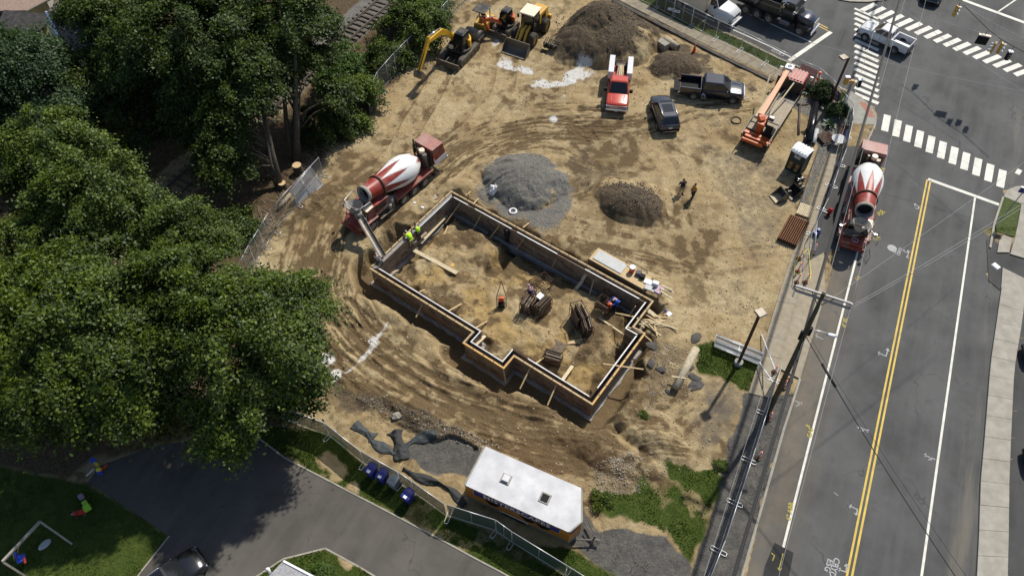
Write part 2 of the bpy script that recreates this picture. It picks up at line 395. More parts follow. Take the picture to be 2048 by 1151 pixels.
twin([(880, 140), (855, 190), (825, 240), (790, 300), (745, 350)], 2.1, 0.55, 0.10, 0.8, 51)
twin([(1010, 130), (1000, 180), (960, 230), (900, 290)], 2.0, 0.5, 0.05, 0.45, 52)
twin([(660, 465), (622, 545), (632, 625), (700, 706), (800, 775)], 2.2, 0.55, 0.09, 0.8, 53)
twin([(700, 640), (800, 735), (900, 795), (1010, 840), (1130, 868)], 2.1, 0.5, 0.10, 0.7, 54)
twin([(1180, 470), (1280, 500), (1390, 530), (1480, 520)], 2.0, 0.45, 0.04, 0.5, 55)
twin([(1230, 240), (1280, 280), (1330, 330), (1350, 420)], 1.9, 0.4, 0.03, 0.35, 56)
twin([(1330, 270), (1380, 300), (1450, 330), (1490, 400)], 1.9, 0.4, 0.03, 0.3, 57)
twin([(820, 880), (960, 880), (1100, 905), (1230, 925)], 2.0, 0.45, 0.06, 0.6, 58)

# soil, gravel and spoil heaps
def heap(u, v, rx, ry, h, rot=0.0, k=1.6, seed=0, lump=0.25):
    c = G(u, v); sl = around([(c.x, c.y)], max(rx, ry) * 1.6 + 1); x, y = X[sl] - c.x, Y[sl] - c.y
    a, b = x * math.cos(rot) + y * math.sin(rot), -x * math.sin(rot) + y * math.cos(rot)
    r = np.hypot(a / rx, b / ry); r = r * (1 + lump * (fbm(X[sl], Y[sl], max(rx, ry) * 0.6, 4, seed) - 0.5) * 2)
    prof = np.clip(1 - r, 0, 1) ** (1 / k) if False else np.clip(1.08 - r, 0, None); prof = h * (1 - np.exp(-prof * 1.7)) / (1 - math.exp(-1.83))
    th = np.arctan2(b, a) + 1.1 * (fbm(X[sl], Y[sl], 1.6, 3, seed + 8) - 0.5); rill = (fbm(np.cos(th) * 2.2 + r * 0.2, np.sin(th) * 2.2, 0.5, 3, seed + 3) - 0.5) * sstep(0.1, 0.5, r) * sstep(1.15, 0.8, r)
    add = np.maximum(prof * (1 + 0.10 * (fbm(X[sl], Y[sl], 1.1, 3, seed + 5) - 0.5)) + rill * h * 0.16, 0)
    Z[sl] = np.maximum(Z[sl], Z[sl] * 0.4 + add); return sl, r
def spoil(sl, r, a, seed, lo=0.9, hi=1.05):
    q = sstep(hi, lo, r + (fbm(X[sl], Y[sl], 1.2, 4, seed) - 0.5) * 0.5); return q * a
sl, r = heap(1226, 86, 4.6, 4.2, 2.7, 0.2, seed=61); dark[sl] += spoil(sl, r, 1, 62, 0.8, 1.0) * sstep(0.30, 0.5, fbm(X[sl], Y[sl], 3.0, 4, 63) + 0.07)
sl, r = heap(1196, 66, 3.8, 3.4, 2.6, 0.4, seed=64); dark[sl] = np.maximum(dark[sl], spoil(sl, r, 0.8, 65))
sl, r = heap(1160, 98, 3.0, 2.8, 1.5, 0.0, seed=66); dark[sl] = np.maximum(dark[sl], spoil(sl, r, 1.0, 67))
sl, r = heap(1347, 134, 2.4, 2.0, 1.3, 0.2, seed=68); dark[sl] = np.maximum(dark[sl], spoil(sl, r, 0.9, 69))
sl, r = heap(1046, 362, 3.3, 3.1, 1.8, 0.3, seed=70, lump=0.3); grav[sl] = spoil(sl, r, 1.0, 71, 0.95, 1.05)
sl, r = heap(1263, 413, 3.1, 1.9, 1.45, -0.45, seed=72, lump=0.16); dark[sl] = np.maximum(dark[sl], spoil(sl, r, 1.0, 73, 0.92, 1.0))
heap(1262, 385, 3.6, 1.5, 0.6, -0.3, seed=74)
grav = np.maximum(grav, 0.95 * pmask(W([(985, 345), (958, 385), (975, 410), (1000, 425), (1050, 440), (1085, 470), (1120, 455), (1140, 420), (1138, 385), (1110, 372), (1080, 420), (1000, 405)]), 0.8, 1.1, 1.2, 75))
dark = np.maximum(dark, 0.75 * pmask(W([(660, 770), (730, 775), (790, 800), (830, 820), (900, 850), (980, 885), (960, 900), (880, 880), (790, 850), (690, 815)]), 0.5, 1.2, 1.3, 76))
dark = np.maximum(dark, 0.55 * pmask(W([(1120, 325), (1180, 300), (1210, 330), (1230, 350), (1190, 380), (1150, 385)]), 0.6, 1.5, 1.0, 77))
dark = np.maximum(dark, 0.75 * pmask(W([(1225, 5), (1300, 42), (1375, 82), (1450, 118), (1540, 165), (1530, 190), (1440, 165), (1330, 100), (1270, 45)]), 0.4, 1.0, 1.0, 78) * sstep(0.5, 0.62, fbm(X, Y, 1.5, 4, 79)))
dark = np.maximum(dark, 0.85 * pmask(W([(1600, 200), (1640, 225), (1660, 262), (1640, 275), (1618, 240)]), 0.4, 0.9, 0.8, 80))
wet += 0.6 * pmask(W([(980, 430), (1010, 470), (1200, 560), (1300, 590), (1330, 600), (1300, 570), (1100, 465)]), 0.5, 0.9, 1.0, 81)
wet += 0.5 * pmask(W([(1300, 680), (1390, 690), (1390, 800), (1300, 850), (1230, 830), (1230, 760)]), 0.7, 1.6, 1.2, 82)
wet += 0.6 * pmask(W([(620, 700), (700, 740), (800, 790), (900, 850), (820, 850), (680, 790)]), 0.7, 1.6, 1.3, 86); wet += 0.6 * pmask(W([(1180, 300), (1260, 280), (1300, 330), (1210, 360)]), 0.7, 1.6, 1.3, 87); wet += 0.5 * pmask(W([(700, 300), (760, 330), (690, 430), (560, 520), (600, 420)]), 0.7, 1.8, 1.3, 89)
wet += 0.55 * pmask(W([(1070, 880), (1200, 880), (1320, 900), (1330, 960), (1230, 975), (1100, 930)]), 0.7, 1.6, 1.3, 83)
sl, r = heap(1300, 868, 3.0, 1.6, 0.9, -0.7, seed=84); sl, r = heap(1215, 905, 4.0, 1.2, 0.6, -0.4, seed=85); sl, r = heap(880, 858, 4.5, 1.0, 0.5, -0.6, seed=86)
sl, r = heap(620, 410, 5.0, 1.0, 0.7, 0.8, seed=87); wet[sl] += spoil(sl, r, 0.6, 88)
# lime spilled on the soil
lp = [[(1066, 172), (1075, 158), (1120, 160), (1150, 130), (1165, 120), (1190, 130), (1185, 150), (1160, 165), (1110, 172), (1090, 185)], [(988, 120), (1010, 113), (1060, 140), (1078, 160), (1070, 166), (1040, 148), (1000, 132)], [(984, 90), (995, 82), (1003, 95), (992, 104)], [(1100, 235), (1125, 220), (1128, 224), (1108, 240)], [(1118, 195), (1128, 190), (1128, 205)]]
for i, q in enumerate(lp): lime = np.maximum(lime, pmask(W(q), 0.35, 0.7, 0.9, 90 + i) * sstep(0.34, 0.6, fbm(X, Y, 1.1, 4, 95)))
_d, _s2, _r = dline(X, Y, smooth_path(W([(790, 628), (765, 660), (745, 690), (725, 715), (702, 738), (672, 748)]), 5))
lime = np.maximum(lime, 0.7 * sstep(0.32, 0.05, _d + 0.5 * (fbm(X, Y, 0.6, 3, 97) - 0.35)) * sstep(0.40, 0.55, fbm(X, Y, 1.3, 2, 98)))
for (u, v) in ((748, 681), (672, 748), (658, 722), (650, 716)):
    c = G(u, v); lime = np.maximum(lime, 0.9 * sstep(0.55, 0.2, np.hypot((X - c.x), (Y - c.y) * 0.8) + 0.5 * (fbm(X, Y, 0.5, 3, 99) - 0.5)))
# dusty old asphalt showing through
for q, a, s in (([(1400, 290), (1560, 330), (1590, 330), (1570, 470), (1545, 560), (1490, 640), (1400, 620), (1440, 540), (1470, 470), (1440, 400)], 0.42, 101), ([(1290, 180), (1420, 195), (1490, 215), (1470, 270), (1360, 280), (1290, 240)], 0.28, 102), ([(1395, 750), (1440, 760), (1490, 790), (1470, 850), (1420, 880), (1400, 820)], 0.7, 103), ([(1490, 330), (1540, 300), (1560, 340), (1520, 370)], 0.5, 104)):
    asph = np.maximum(asph, a * pmask(W(q), 1.2, 2.0, 3.0, s) * (0.4 + 0.8 * fbm(X, Y, 2.5, 3, s + 10)))
for q, s in (([(800, 900), (850, 885), (900, 872), (945, 885), (990, 905), (985, 925), (940, 960), (900, 955), (850, 935)], 111), ([(1140, 1085), (1165, 1010), (1200, 1060), (1290, 1062), (1345, 1092), (1380, 1118), (1375, 1160), (1360, 1220), (1250, 1200), (1230, 1150)], 112), ([(1494, 790), (1590, 790), (1566, 863), (1536, 969), (1495, 1100), (1475, 1200), (1370, 1200), (1400, 1090), (1440, 960), (1470, 860)], 113)):
    asph = np.maximum(asph, 0.97 * pmask(W(q), 0.12, 0.45, 1.5, s))
# grass, leaf litter and stone chips
grass = np.maximum.reduce([pmask(q, 0.3, n, 1.4, 120 + i) for i, (q, n) in enumerate(((LAWN_L, 0.2), (STRIP, 0.25), (ISLE, 0.05), (GR_R, 0.9), (GR_B, 0.6), (GR_P, 0.5), (GR_T, 0.15), (VERGE, 0.05)))])
bare = sstep(0.60, 0.68, fbm(X, Y, 2.2, 4, 131)); grass *= 1 - 0.6 * bare * pmask(GR_R, 0.3, 0.2) - 0.45 * bare * pmask(STRIP, 0.3, 0.1)
for (u, v, r0) in ((656, 925, 0.9), (675, 948, 0.8), (668, 930, 0.6), (702, 975, 0.6), (690, 1125, 0.6)):
    c = G(u, v); grass *= 1 - 0.9 * sstep(r0, r0 * 0.4, np.hypot(X - c.x, Y - c.y) + 0.8 * (fbm(X, Y, 0.8, 3, 133) - 0.5))
c = G(1655, 172); grass *= 1 - 0.85 * sstep(2.2, 0.8, np.hypot(X - c.x, (Y - c.y) * 1.3) + 1.0 * (fbm(X, Y, 1.0, 3, 134) - 0.5))
litter = pmask(WOODS, 0.8, 1.4, 2.5, 135); far = ~near; litter = np.where(far & (X < 0), 1.0, litter); grass = np.where(far & (X > 0), 0.8, grass)
litter *= 1 - grass
chips = pmask(CHIPS, 0.15, 0.35, 1.0, 136); grav = np.maximum(grav, 0.8 * chips)
# railway bed
RA, RB = W([(764, 0), (312, 403)]); _rd = Vector((RB[0] - RA[0], RB[1] - RA[1])).normalized(); _rn = Vector((-_rd.y, _rd.x))
if _rn.dot(Vector((1, 0))) < 0: _rn = -_rn
_rs = (X - RA[0]) * _rn.x + (Y - RA[1]) * _rn.y - 0.72
bed = sstep(2.6, 1.6, np.abs(_rs + 0.6) + 0.8 * (fbm(X, Y, 1.2, 3, 137) - 0.5)) * (X < 0); litter *= 1 - 0.75 * bed; grav = np.maximum(grav, bed * 0.8 * sstep(52, 62, Y) + bed * 0.25)
Z = np.where(X < -8, Z + bed * 0.25, Z)
rough = pmask(W([(1090, 860), (1200, 850), (1240, 800), (1300, 760), (1390, 790), (1350, 880), (1340, 960), (1230, 985), (1120, 940)]), 1.0, 1.5, 1.5, 161) + 0.8 * pmask(W([(640, 690), (760, 770), (900, 850), (860, 880), (700, 830)]), 1.0, 1.5, 1.5, 162)
Z += (fbm(X, Y, 0.75, 4, 163) - 0.5) * (0.14 * sstep(0.35, 0.6, fbm(X, Y, 4.5, 3, 164)) + 0.50 * rough) * (1 - grass) * (1 - chips)
Z *= 1 - 0.85 * np.clip(asph, 0, 1); Z = np.where(inpoly(X, Y, W([(915, 960), (965, 885), (1185, 970), (1215, 1090), (1130, 1100)])), -0.04 + 0.1 * Z, Z)
flat = np.clip(grass * 0.8 + 0 * Z, 0, 1); Z *= 1 - 0.6 * flat
# spoil thrown up beside the trench, and the trench itself
a, b = w2f(X, Y)
dw, _, _ = dline(a, b, FWL, True); inb = inpoly(a, b, FWL)
out = np.where(inb, 0, dw); nz = (fbm(X, Y, 1.3, 4, 141) - 0.5)
Z += np.where(inb, 0, 0.35 * np.exp(-((out - 2.1 - nz * 1.2) / 0.8) ** 2) * sstep(0.35, 0.6, fbm(X, Y, 4, 3, 142)))
south = sstep(-2, 2, 40 - (Y + 0.5 * X)) * 0 + sstep(0.0, 1.0, _cc[0] - b - 4.0)       # wider trench on the near sides
wid = 0.42 + 0.95 * south
pit_o = sstep(wid + 0.75, wid - 0.15, out + nz * 0.9)
floor_in = -0.93 + (fbm(X, Y, 3.2, 4, 143) - 0.5) * 0.85 + (fbm(X, Y, 0.9, 4, 144) - 0.5) * 0.5
floor_in = floor_in - 0.42 * sstep(1.25, 0.55, dw + nz * 0.9)
sl, r = around([tuple(G(1190, 720, -1.0))[:2]], 5), None
def hump(u, v, rx, h, s):
    c = G(u, v, -1); global floor_in
    floor_in = floor_in + h * np.exp(-(((X - c.x) / rx) ** 2 + ((Y - c.y) / rx) ** 2)) * (0.7 + 0.6 * fbm(X, Y, 1.0, 3, s)) * sstep(0.5, 1.4, dw)
hump(1200, 705, 2.0, 0.9, 145); hump(960, 490, 2.6, 0.55, 146); hump(1060, 690, 1.6, 0.45, 147); hump(860, 520, 2.4, 0.35, 148)
_dh, _, _ = dline(X, Y, W([(985, 545), (1012, 515), (1030, 500)], -1.2)); floor_in -= 0.7 * sstep(0.75, 0.35, _dh + 0.3 * nz)
Zout = Z * (1 - pit_o) + (-1.28 + 0.2 * nz) * pit_o
Z = np.where(inb, floor_in, Zout)
wet = wet * (0.45 + 1.1 * sstep(0.36, 0.62, fbm(X, Y, 0.55, 4, 153))); wet = np.where(inb, 0.10 + 0.8 * sstep(0.47, 0.60, fbm(X, Y, 1.3, 5, 149, 0.6)) + 0.5 * sstep(1.3, 0.6, dw + nz), np.maximum(wet, 0.85 * pit_o * (dw < 3))); dark = np.where(inb, 0, dark); lime = np.where(inb, 0, lime); grav = np.where(inb, 0, grav)
ochre = np.where(inb, 0.75 * sstep(0.40, 0.62, fbm(X, Y, 1.8, 3, 150)), 0.0)
Z = np.where(far, -0.3 + (fbm(X, Y, 60, 3, 151) - 0.5) * 0.4, Z)
Z = np.where(inroad, -0.26, Z); Z = np.where(indrive, -0.07, Z)
VSIDE = W([(1687, 292), (1733, 292), (1718, 335), (1697, 412), (1674, 498), (1650, 505), (1618, 521), (1639, 430), (1667, 345)]); RSIDE = W([(1974, 478), (1998, 470), (2004, 500), (2062, 515), (2066, 566), (2003, 580), (1978, 560)]); APRON = W([(1617, 522), (1648, 505), (1650, 590), (1622, 683), (1600, 757), (1575, 745), (1562, 738), (1552, 760), (1541, 792), (1566, 690), (1592, 601)])
for q in (WALK, TWALK, CORNER, VSIDE, APRON, RSIDE): Z = np.where(inpoly(X, Y, q), -0.08, Z)
Z = np.where(inpoly(X, Y, VERGE), 0.02, Z)
# the right side beyond the road (car park)
LOT = W([(2045, 636), (2028, 738), (2025, 808), (2022, 863), (2018, 964), (2017, 1064), (2014, 1250), (2500, 1250), (2500, 600), (2120, 560), (2048, 500), (1985, 500), (1980, 495), (1985, 560), (2003, 576)], -0.05)
Z = np.where(inpoly(X, Y, LOT), -0.25, Z)
RWALK = W([(2003, 576), (2010, 538), (2055, 555), (2045, 636), (2028, 738), (2025, 808), (2022, 863), (2018, 964), (2017, 1064), (2014, 1250), (1945, 1250), (1958, 1064), (1970, 863), (1981, 726), (1996, 623)])
Z = np.where(inpoly(X, Y, RWALK), -0.2, Z)

nx, ny = X.shape
me = bpy.data.meshes.new('ground'); me.vertices.add(nx * ny)
me.vertices.foreach_set('co', np.stack([X, Y, Z], -1).reshape(-1).astype(np.float32))
I = np.arange(nx * ny).reshape(nx, ny); q = np.stack([I[:-1, :-1], I[1:, :-1], I[1:, 1:], I[:-1, 1:]], -1).reshape(-1, 4)
me.loops.add(q.size); me.loops.foreach_set('vertex_index', q.reshape(-1).astype(np.int32))
me.polygons.add(len(q)); me.polygons.foreach_set('loop_start', (np.arange(len(q)) * 4).astype(np.int32))
me.update(calc_edges=True); me.polygons.foreach_set('use_smooth', np.ones(len(q), bool))
def vattr(n, a, b, c, d):
    at = me.color_attributes.new(n, 'FLOAT_COLOR', 'POINT'); at.data.foreach_set('color', np.clip(np.stack([a, b, c, d], -1), 0, 1).reshape(-1).astype(np.float32))
vattr('soil', wet, grav, lime, dark); vattr('cover', grass, litter, asph, ochre)
ground = bpy.data.objects.new('ground', me); COL.objects.link(ground); tag(ground, kind='structure')

def zat(x, y):
    i = int(np.clip(np.searchsorted(gx, x) - 1, 0, nx - 2)); j = int(np.clip(np.searchsorted(gy, y) - 1, 0, ny - 2))
    fx = (x - gx[i]) / (gx[i + 1] - gx[i]); fy = (y - gy[j]) / (gy[j + 1] - gy[j])
    return float((Z[i, j] * (1 - fx) + Z[i + 1, j] * fx) * (1 - fy) + (Z[i, j + 1] * (1 - fx) + Z[i + 1, j + 1] * fx) * fy)
def on(u, v):
    """point of the photograph -> where that sight line meets the ground"""
    z = 0.0
    for _ in range(6): p = G(u, v, z); z = zat(p.x, p.y)
    p = G(u, v, z); return p

def ground_material():
    m = bpy.data.materials.new('soil'); m.use_nodes = True; t = m.node_tree; L = t.links.new; b = t.nodes['Principled BSDF']; b.inputs['Roughness'].default_value = 0.95; b.inputs['Specular IOR Level'].default_value = 0.2
    A = nd(t, 'VertexColor', layer_name='soil'); B = nd(t, 'VertexColor', layer_name='cover'); tc = nd(t, 'TexCoord'); P = tc.outputs['Object']
    sa = nd(t, 'SeparateColor'); sb = nd(t, 'SeparateColor'); L(A.outputs[0], sa.inputs[0]); L(B.outputs[0], sb.inputs[0])
    def noise(sc, det=6, ro=0.6):
        n = nd(t, 'TexNoise'); n.inputs['Scale'].default_value = sc; n.inputs['Detail'].default_value = det; n.inputs['Roughness'].default_value = ro; L(P, n.inputs['Vector']); return n.outputs['Fac']
    def rng_(x, a, b, c, d):
        n = nd(t, 'MapRange'); L(x, n.inputs['Value'])
        for k, v in zip(('From Min', 'From Max', 'To Min', 'To Max'), (a, b, c, d)): n.inputs[k].default_value = v
        return n.outputs['Result']
    def math_(op, x, y):
        n = nd(t, 'Math', operation=op)
        for i, q in enumerate((x, y)):
            if isinstance(q, (int, float)): n.inputs[i].default_value = q
            else: L(q, n.inputs[i])
        return n.outputs[0]
    def mix(f, x, y, bl='MIX'):
        n = nd(t, 'MixRGB', blend_type=bl)
        for i, q in enumerate((f, x, y)):
            if isinstance(q, (int, float)): n.inputs[i].default_value = q
            elif isinstance(q, tuple): n.inputs[i].default_value = (*q, 1)
            else: L(q, n.inputs[i])
        return n.outputs[0]
    n_big, n_mid, n_fine, n_grit = noise(0.22, 5), noise(1.5, 7, 0.65), noise(7, 6, 0.7), noise(30, 4, 0.7)
    base = mix(rng_(n_big, 0.35, 0.65, 0, 1), (0.365, 0.266, 0.138), (0.475, 0.380, 0.222))
    base = mix(rng_(n_mid, 0.40, 0.66, 0, 0.6), base, (0.225, 0.158, 0.072))
    base = mix(B.outputs['Alpha'], base, (0.37, 0.25, 0.095))
    def edge(mask, nz, soft=0.35):            # ragged mask: mask against noise
        return rng_(math_('ADD', mask, math_('MULTIPLY', math_('SUBTRACT', nz, 0.5), 0.9)), 0.5 - soft, 0.5 + soft, 0, 1)
    col = mix(edge(sa.outputs[0], n_fine, 0.45), base, (0.135, 0.092, 0.046))
    dk = mix(rng_(n_fine, 0.35, 0.65, 0, 1), (0.070, 0.052, 0.034), (0.125, 0.095, 0.060)); dk = mix(rng_(n_grit, 0.62, 0.70, 0, 0.25), dk, (0.21, 0.17, 0.115))
    col = mix(edge(A.outputs['Alpha'], n_mid, 0.3), col, dk)
    gv = mix(rng_(n_grit, 0.3, 0.7, 0, 1), (0.088, 0.089, 0.085), (0.20, 0.197, 0.184)); gv = mix(rng_(n_mid, 0.4, 0.7, 0, 0.4), gv, (0.30, 0.27, 0.20))
    col = mix(edge(sa.outputs[1], n_fine, 0.3), col, gv)
    vo = nd(t, 'TexVoronoi', feature='DISTANCE_TO_EDGE'); vo.inputs['Scale'].default_value = 0.8; wp = nd(t, 'TexNoise'); wp.inputs['Scale'].default_value = 1.3; wp.inputs['Detail'].default_value = 5; L(P, wp.inputs['Vector']); wm = nd(t, 'VectorMath', operation='MULTIPLY_ADD'); L(wp.outputs['Color'], wm.inputs[0]); wm.inputs[1].default_value = (1.6, 1.6, 0); L(P, wm.inputs[2]); L(wm.outputs[0], vo.inputs['Vector'])
    ap = mix(rng_(n_mid, 0.35, 0.7, 0, 1), (0.075, 0.073, 0.069), (0.145, 0.135, 0.117)); ap = mix(rng_(n_grit, 0.5, 0.75, 0, 0.4), ap, (0.17, 0.155, 0.13)); ap = mix(math_('MULTIPLY', rng_(vo.outputs['Distance'], 0.010, 0.022, 0.7, 0), rng_(n_big, 0.48, 0.56, 0, 1)), ap, (0.025, 0.022, 0.02))
    col = mix(edge(sb.outputs[2], n_mid, 0.3), col, ap)
    lt = mix(rng_(n_fine, 0.35, 0.68, 0, 1), (0.055, 0.036, 0.02), (0.15, 0.10, 0.058)); lt = mix(rng_(n_grit, 0.58, 0.70, 0, 0.6), lt, (0.26, 0.19, 0.12)); lt = mix(rng_(n_mid, 0.5, 0.66, 0, 0.55), lt, (0.045, 0.055, 0.02))
    col = mix(edge(sb.outputs[1], n_fine, 0.3), col, lt)
    gs = mix(rng_(n_mid, 0.35, 0.65, 0, 1), (0.042, 0.068, 0.010), (0.080, 0.105, 0.019)); gs = mix(rng_(n_grit, 0.4, 0.72, 0, 0.6), gs, (0.03, 0.05, 0.009))
    col = mix(edge(sb.outputs[0], n_fine, 0.3), col, gs)
    lm = mix(rng_(n_fine, 0.3, 0.7, 0, 0.4), (0.62, 0.61, 0.58), (0.45, 0.42, 0.36))
    col = mix(edge(sa.outputs[2], n_fine, 0.3), col, lm)
    peb = nd(t, 'TexVoronoi'); peb.inputs['Scale'].default_value = 5.5; L(P, peb.inputs['Vector'])
    col = mix(math_('MULTIPLY', rng_(peb.outputs['Distance'], 0.10, 0.16, 0.8, 0), rng_(n_mid, 0.55, 0.7, 0, 1)), col, (0.42, 0.38, 0.30))
    col = mix(1.0, col, rng_(n_grit, 0.25, 0.75, 0.80, 1.2), 'MULTIPLY'); col = mix(1.0, col, rng_(n_fine, 0.28, 0.72, 0.70, 1.28), 'MULTIPLY'); L(col, b.inputs['Base Color'])
    h = math_('ADD', math_('MULTIPLY', n_mid, 0.5), math_('ADD', math_('MULTIPLY', n_fine, 0.35), math_('MULTIPLY', n_grit, 0.16)))
    bp = nd(t, 'Bump'); bp.inputs['Strength'].default_value = 0.75; bp.inputs['Distance'].default_value = 0.30; L(h, bp.inputs['Height']); L(bp.outputs['Normal'], b.inputs['Normal'])
    return m
me.materials.append(ground_material())
# ------------------------------------------------------------------ roads, pavements, markings
ZR = -0.10
YA, YB = G(1703, 1130, ZR), G(1858, 358, ZR)
RD = Vector((YB.x - YA.x, YB.y - YA.y)).normalized(); RN = Vector((RD.y, -RD.x))   # along the main road, and to its right
def across(p): return (p[0] - YA.x) * RN.x + (p[1] - YA.y) * RN.y
def along(p): return (p[0] - YA.x) * RD.x + (p[1] - YA.y) * RD.y
def r2w(s, d): return (YA.x + RD.x * s + RN.x * d, YA.y + RD.y * s + RN.y * d)
def asphalt_mat(name, base, dusty=False, warm=0.0):
    m = bpy.data.materials.new(name); m.use_nodes = True; t = m.node_tree; L = t.links.new; b = t.nodes['Principled BSDF']
    b.inputs['Roughness'].default_value = 0.85; b.inputs['Specular IOR Level'].default_value = 0.3
    tc = nd(t, 'TexCoord'); P = tc.outputs['Object']
    def noise(sc, det=5, ro=0.6, vec=None):
        n = nd(t, 'TexNoise'); n.inputs['Scale'].default_value = sc; n.inputs['Detail'].default_value = det; n.inputs['Roughness'].default_value = ro; L(vec or P, n.inputs['Vector']); return n.outputs['Fac']
    def mr(x, a, bb, c, d):
        n = nd(t, 'MapRange'); L(x, n.inputs['Value'])
        for k, v in zip(('From Min', 'From Max', 'To Min', 'To Max'), (a, bb, c, d)): n.inputs[k].default_value = v
        return n.outputs['Result']
    def mix(f, x, y, bl='MIX'):
        n = nd(t, 'MixRGB', blend_type=bl)
        for i, q in enumerate((f, x, y)):
            if isinstance(q, (int, float)): n.inputs[i].default_value = q
            elif isinstance(q, tuple): n.inputs[i].default_value = (*q, 1)
            else: L(q, n.inputs[i])
        return n.outputs[0]
    def mul(x, y, op='MULTIPLY'):
        n = nd(t, 'Math', operation=op); L(x, n.inputs[0])
        if isinstance(y, (int, float)): n.inputs[1].default_value = y
        else: L(y, n.inputs[1])
        return n.outputs[0]
    c0 = tuple(base * k for k in (1.0 + warm, 1.0, 0.97 - warm)); lo = tuple(x * 0.78 for x in c0); hi = tuple(x * 1.35 for x in c0)
    m0 = nd(t, 'Mapping'); m0.inputs['Rotation'].default_value = (0, 0, math.atan2(RD.x, RD.y)); L(P, m0.inputs['Vector']); mp = nd(t, 'Mapping'); mp.inputs['Scale'].default_value = (1, 0.08, 1); L(m0.outputs[0], mp.inputs['Vector'])
    lane = noise(0.9, 4, 0.6, mp.outputs['Vector']); nb = noise(0.25, 4); nf = noise(28, 3, 0.7); nm = noise(1.2, 6, 0.7)
    col = mix(mr(nb, 0.35, 0.65, 0, 1), lo, hi); col = mix(mr(lane, 0.42, 0.68, 0, 0.55), col, tuple(x * 1.5 for x in c0)); col = mix(mr(nm, 0.58, 0.72, 0, 0.5), col, lo)
    col = mix(mr(nf, 0.60, 0.78, 0, 0.35), col, tuple(x * 2.2 for x in c0)); col = mix(mr(nf, 0.22, 0.38, 0.4, 0), col, tuple(x * 0.4 for x in c0))
    if dusty:
        dn = nd(t, 'VectorMath', operation='DOT_PRODUCT'); L(P, dn.inputs[0]); dn.inputs[1].default_value = (RN.x, RN.y, 0); off = RN.x * YA.x + RN.y * YA.y
        s = mul(dn.outputs['Value'], -off, 'ADD')
        al = nd(t, 'VectorMath', operation='DOT_PRODUCT'); L(P, al.inputs[0]); al.inputs[1].default_value = (RD.x, RD.y, 0); so = RD.x * YA.x + RD.y * YA.y
        a = mul(al.outputs['Value'], -so, 'ADD')
        ndust = noise(0.7, 7, 0.7, mp.outputs['Vector']); nd2 = noise(0.9, 6, 0.7)
        strip = mul(mul(mr(s, -7.5, -2.6, 1, 0), mr(s, -16, -14, 0, 1)), mr(a, 30, 22, 0, 1))
        f = mul(mul(strip, mr(ndust, 0.30, 0.58, 0.15, 0.95)), mr(nd2, 0.3, 0.6, 0.4, 1)); col = mix(f, col, (0.24, 0.185, 0.115))
        rd = mul(mul(mr(s, 5.0, 5.5, 0, 1), mr(s, 7.5, 6.2, 0, 1)), mr(ndust, 0.5, 0.66, 0, 0.5)); col = mix(rd, col, (0.2, 0.175, 0.13))
    wv = nd(t, 'TexVoronoi', feature='DISTANCE_TO_EDGE'); wv.inputs['Scale'].default_value = 0.13
    wn = nd(t, 'TexNoise'); wn.inputs['Scale'].default_value = 0.8; L(P, wn.inputs['Vector']); va = nd(t, 'MixRGB'); va.inputs[0].default_value = 0.06; L(P, va.inputs[1]); L(wn.outputs['Color'], va.inputs[2]); va2 = nd(t, 'VectorMath', operation='MULTIPLY_ADD'); L(wn.outputs['Color'], va2.inputs[0]); va2.inputs[1].default_value = (2.5, 2.5, 0); L(P, va2.inputs[2]); L(va2.outputs[0], wv.inputs['Vector'])
    col = mix(mul(mr(wv.outputs['Distance'], 0.002, 0.005, 0.4, 0), mr(nb, 0.5, 0.56, 0, 1)), col, tuple(x * 0.35 for x in c0))
    L(col, b.inputs['Base Color'])
    bp = nd(t, 'Bump'); bp.inputs['Strength'].default_value = 0.25; bp.inputs['Distance'].default_value = 0.02; L(nf, bp.inputs['Height']); L(bp.outputs['Normal'], b.inputs['Normal'])
    MATS[name] = m; return m
asphalt_mat('asphalt_road', 0.074, True); asphalt_mat('asphalt_drive', 0.076, False, 0.10); asphalt_mat('asphalt_patch', 0.026); asphalt_mat('asphalt_lot', 0.055)
mat('concrete_tan', (0.31, 0.265, 0.19), 0.9, var=0.16, scale=2.2, bump=0.15, dirt=0.35, dirtcol=(0.29, 0.22, 0.13))
mat('concrete_grey', (0.30, 0.29, 0.25), 0.9, var=0.14, scale=2.0, bump=0.15, dirt=0.3, dirtcol=(0.22, 0.2, 0.16))
mat('concrete_pale', (0.34, 0.315, 0.265), 0.9, var=0.16, scale=1.6, bump=0.15, dirt=0.4, dirtcol=(0.24, 0.21, 0.16))
mat('kerb_stone', (0.33, 0.31, 0.26), 0.9, var=0.2, scale=4, dirt=0.4)
mat('kerb_dark', (0.05, 0.046, 0.042), 0.9, var=0.3, scale=4, dirt=0.3)
mat('tactile_red', (0.36, 0.15, 0.10), 0.85, var=0.12, scale=4, dirt=0.2)
mat('marking_white', (0.68, 0.66, 0.58), 0.7, var=0.14, scale=2.5, dirt=0.28, dirtcol=(0.26, 0.25, 0.22))
mat('marking_yellow', (0.60, 0.42, 0.06), 0.7, var=0.14, scale=2.5, dirt=0.25, dirtcol=(0.22, 0.16, 0.07))
mat('spray_white', (0.36, 0.36, 0.36), 0.8, var=0.2); mat('spray_yellow', (0.38, 0.31, 0.06), 0.8, var=0.25)

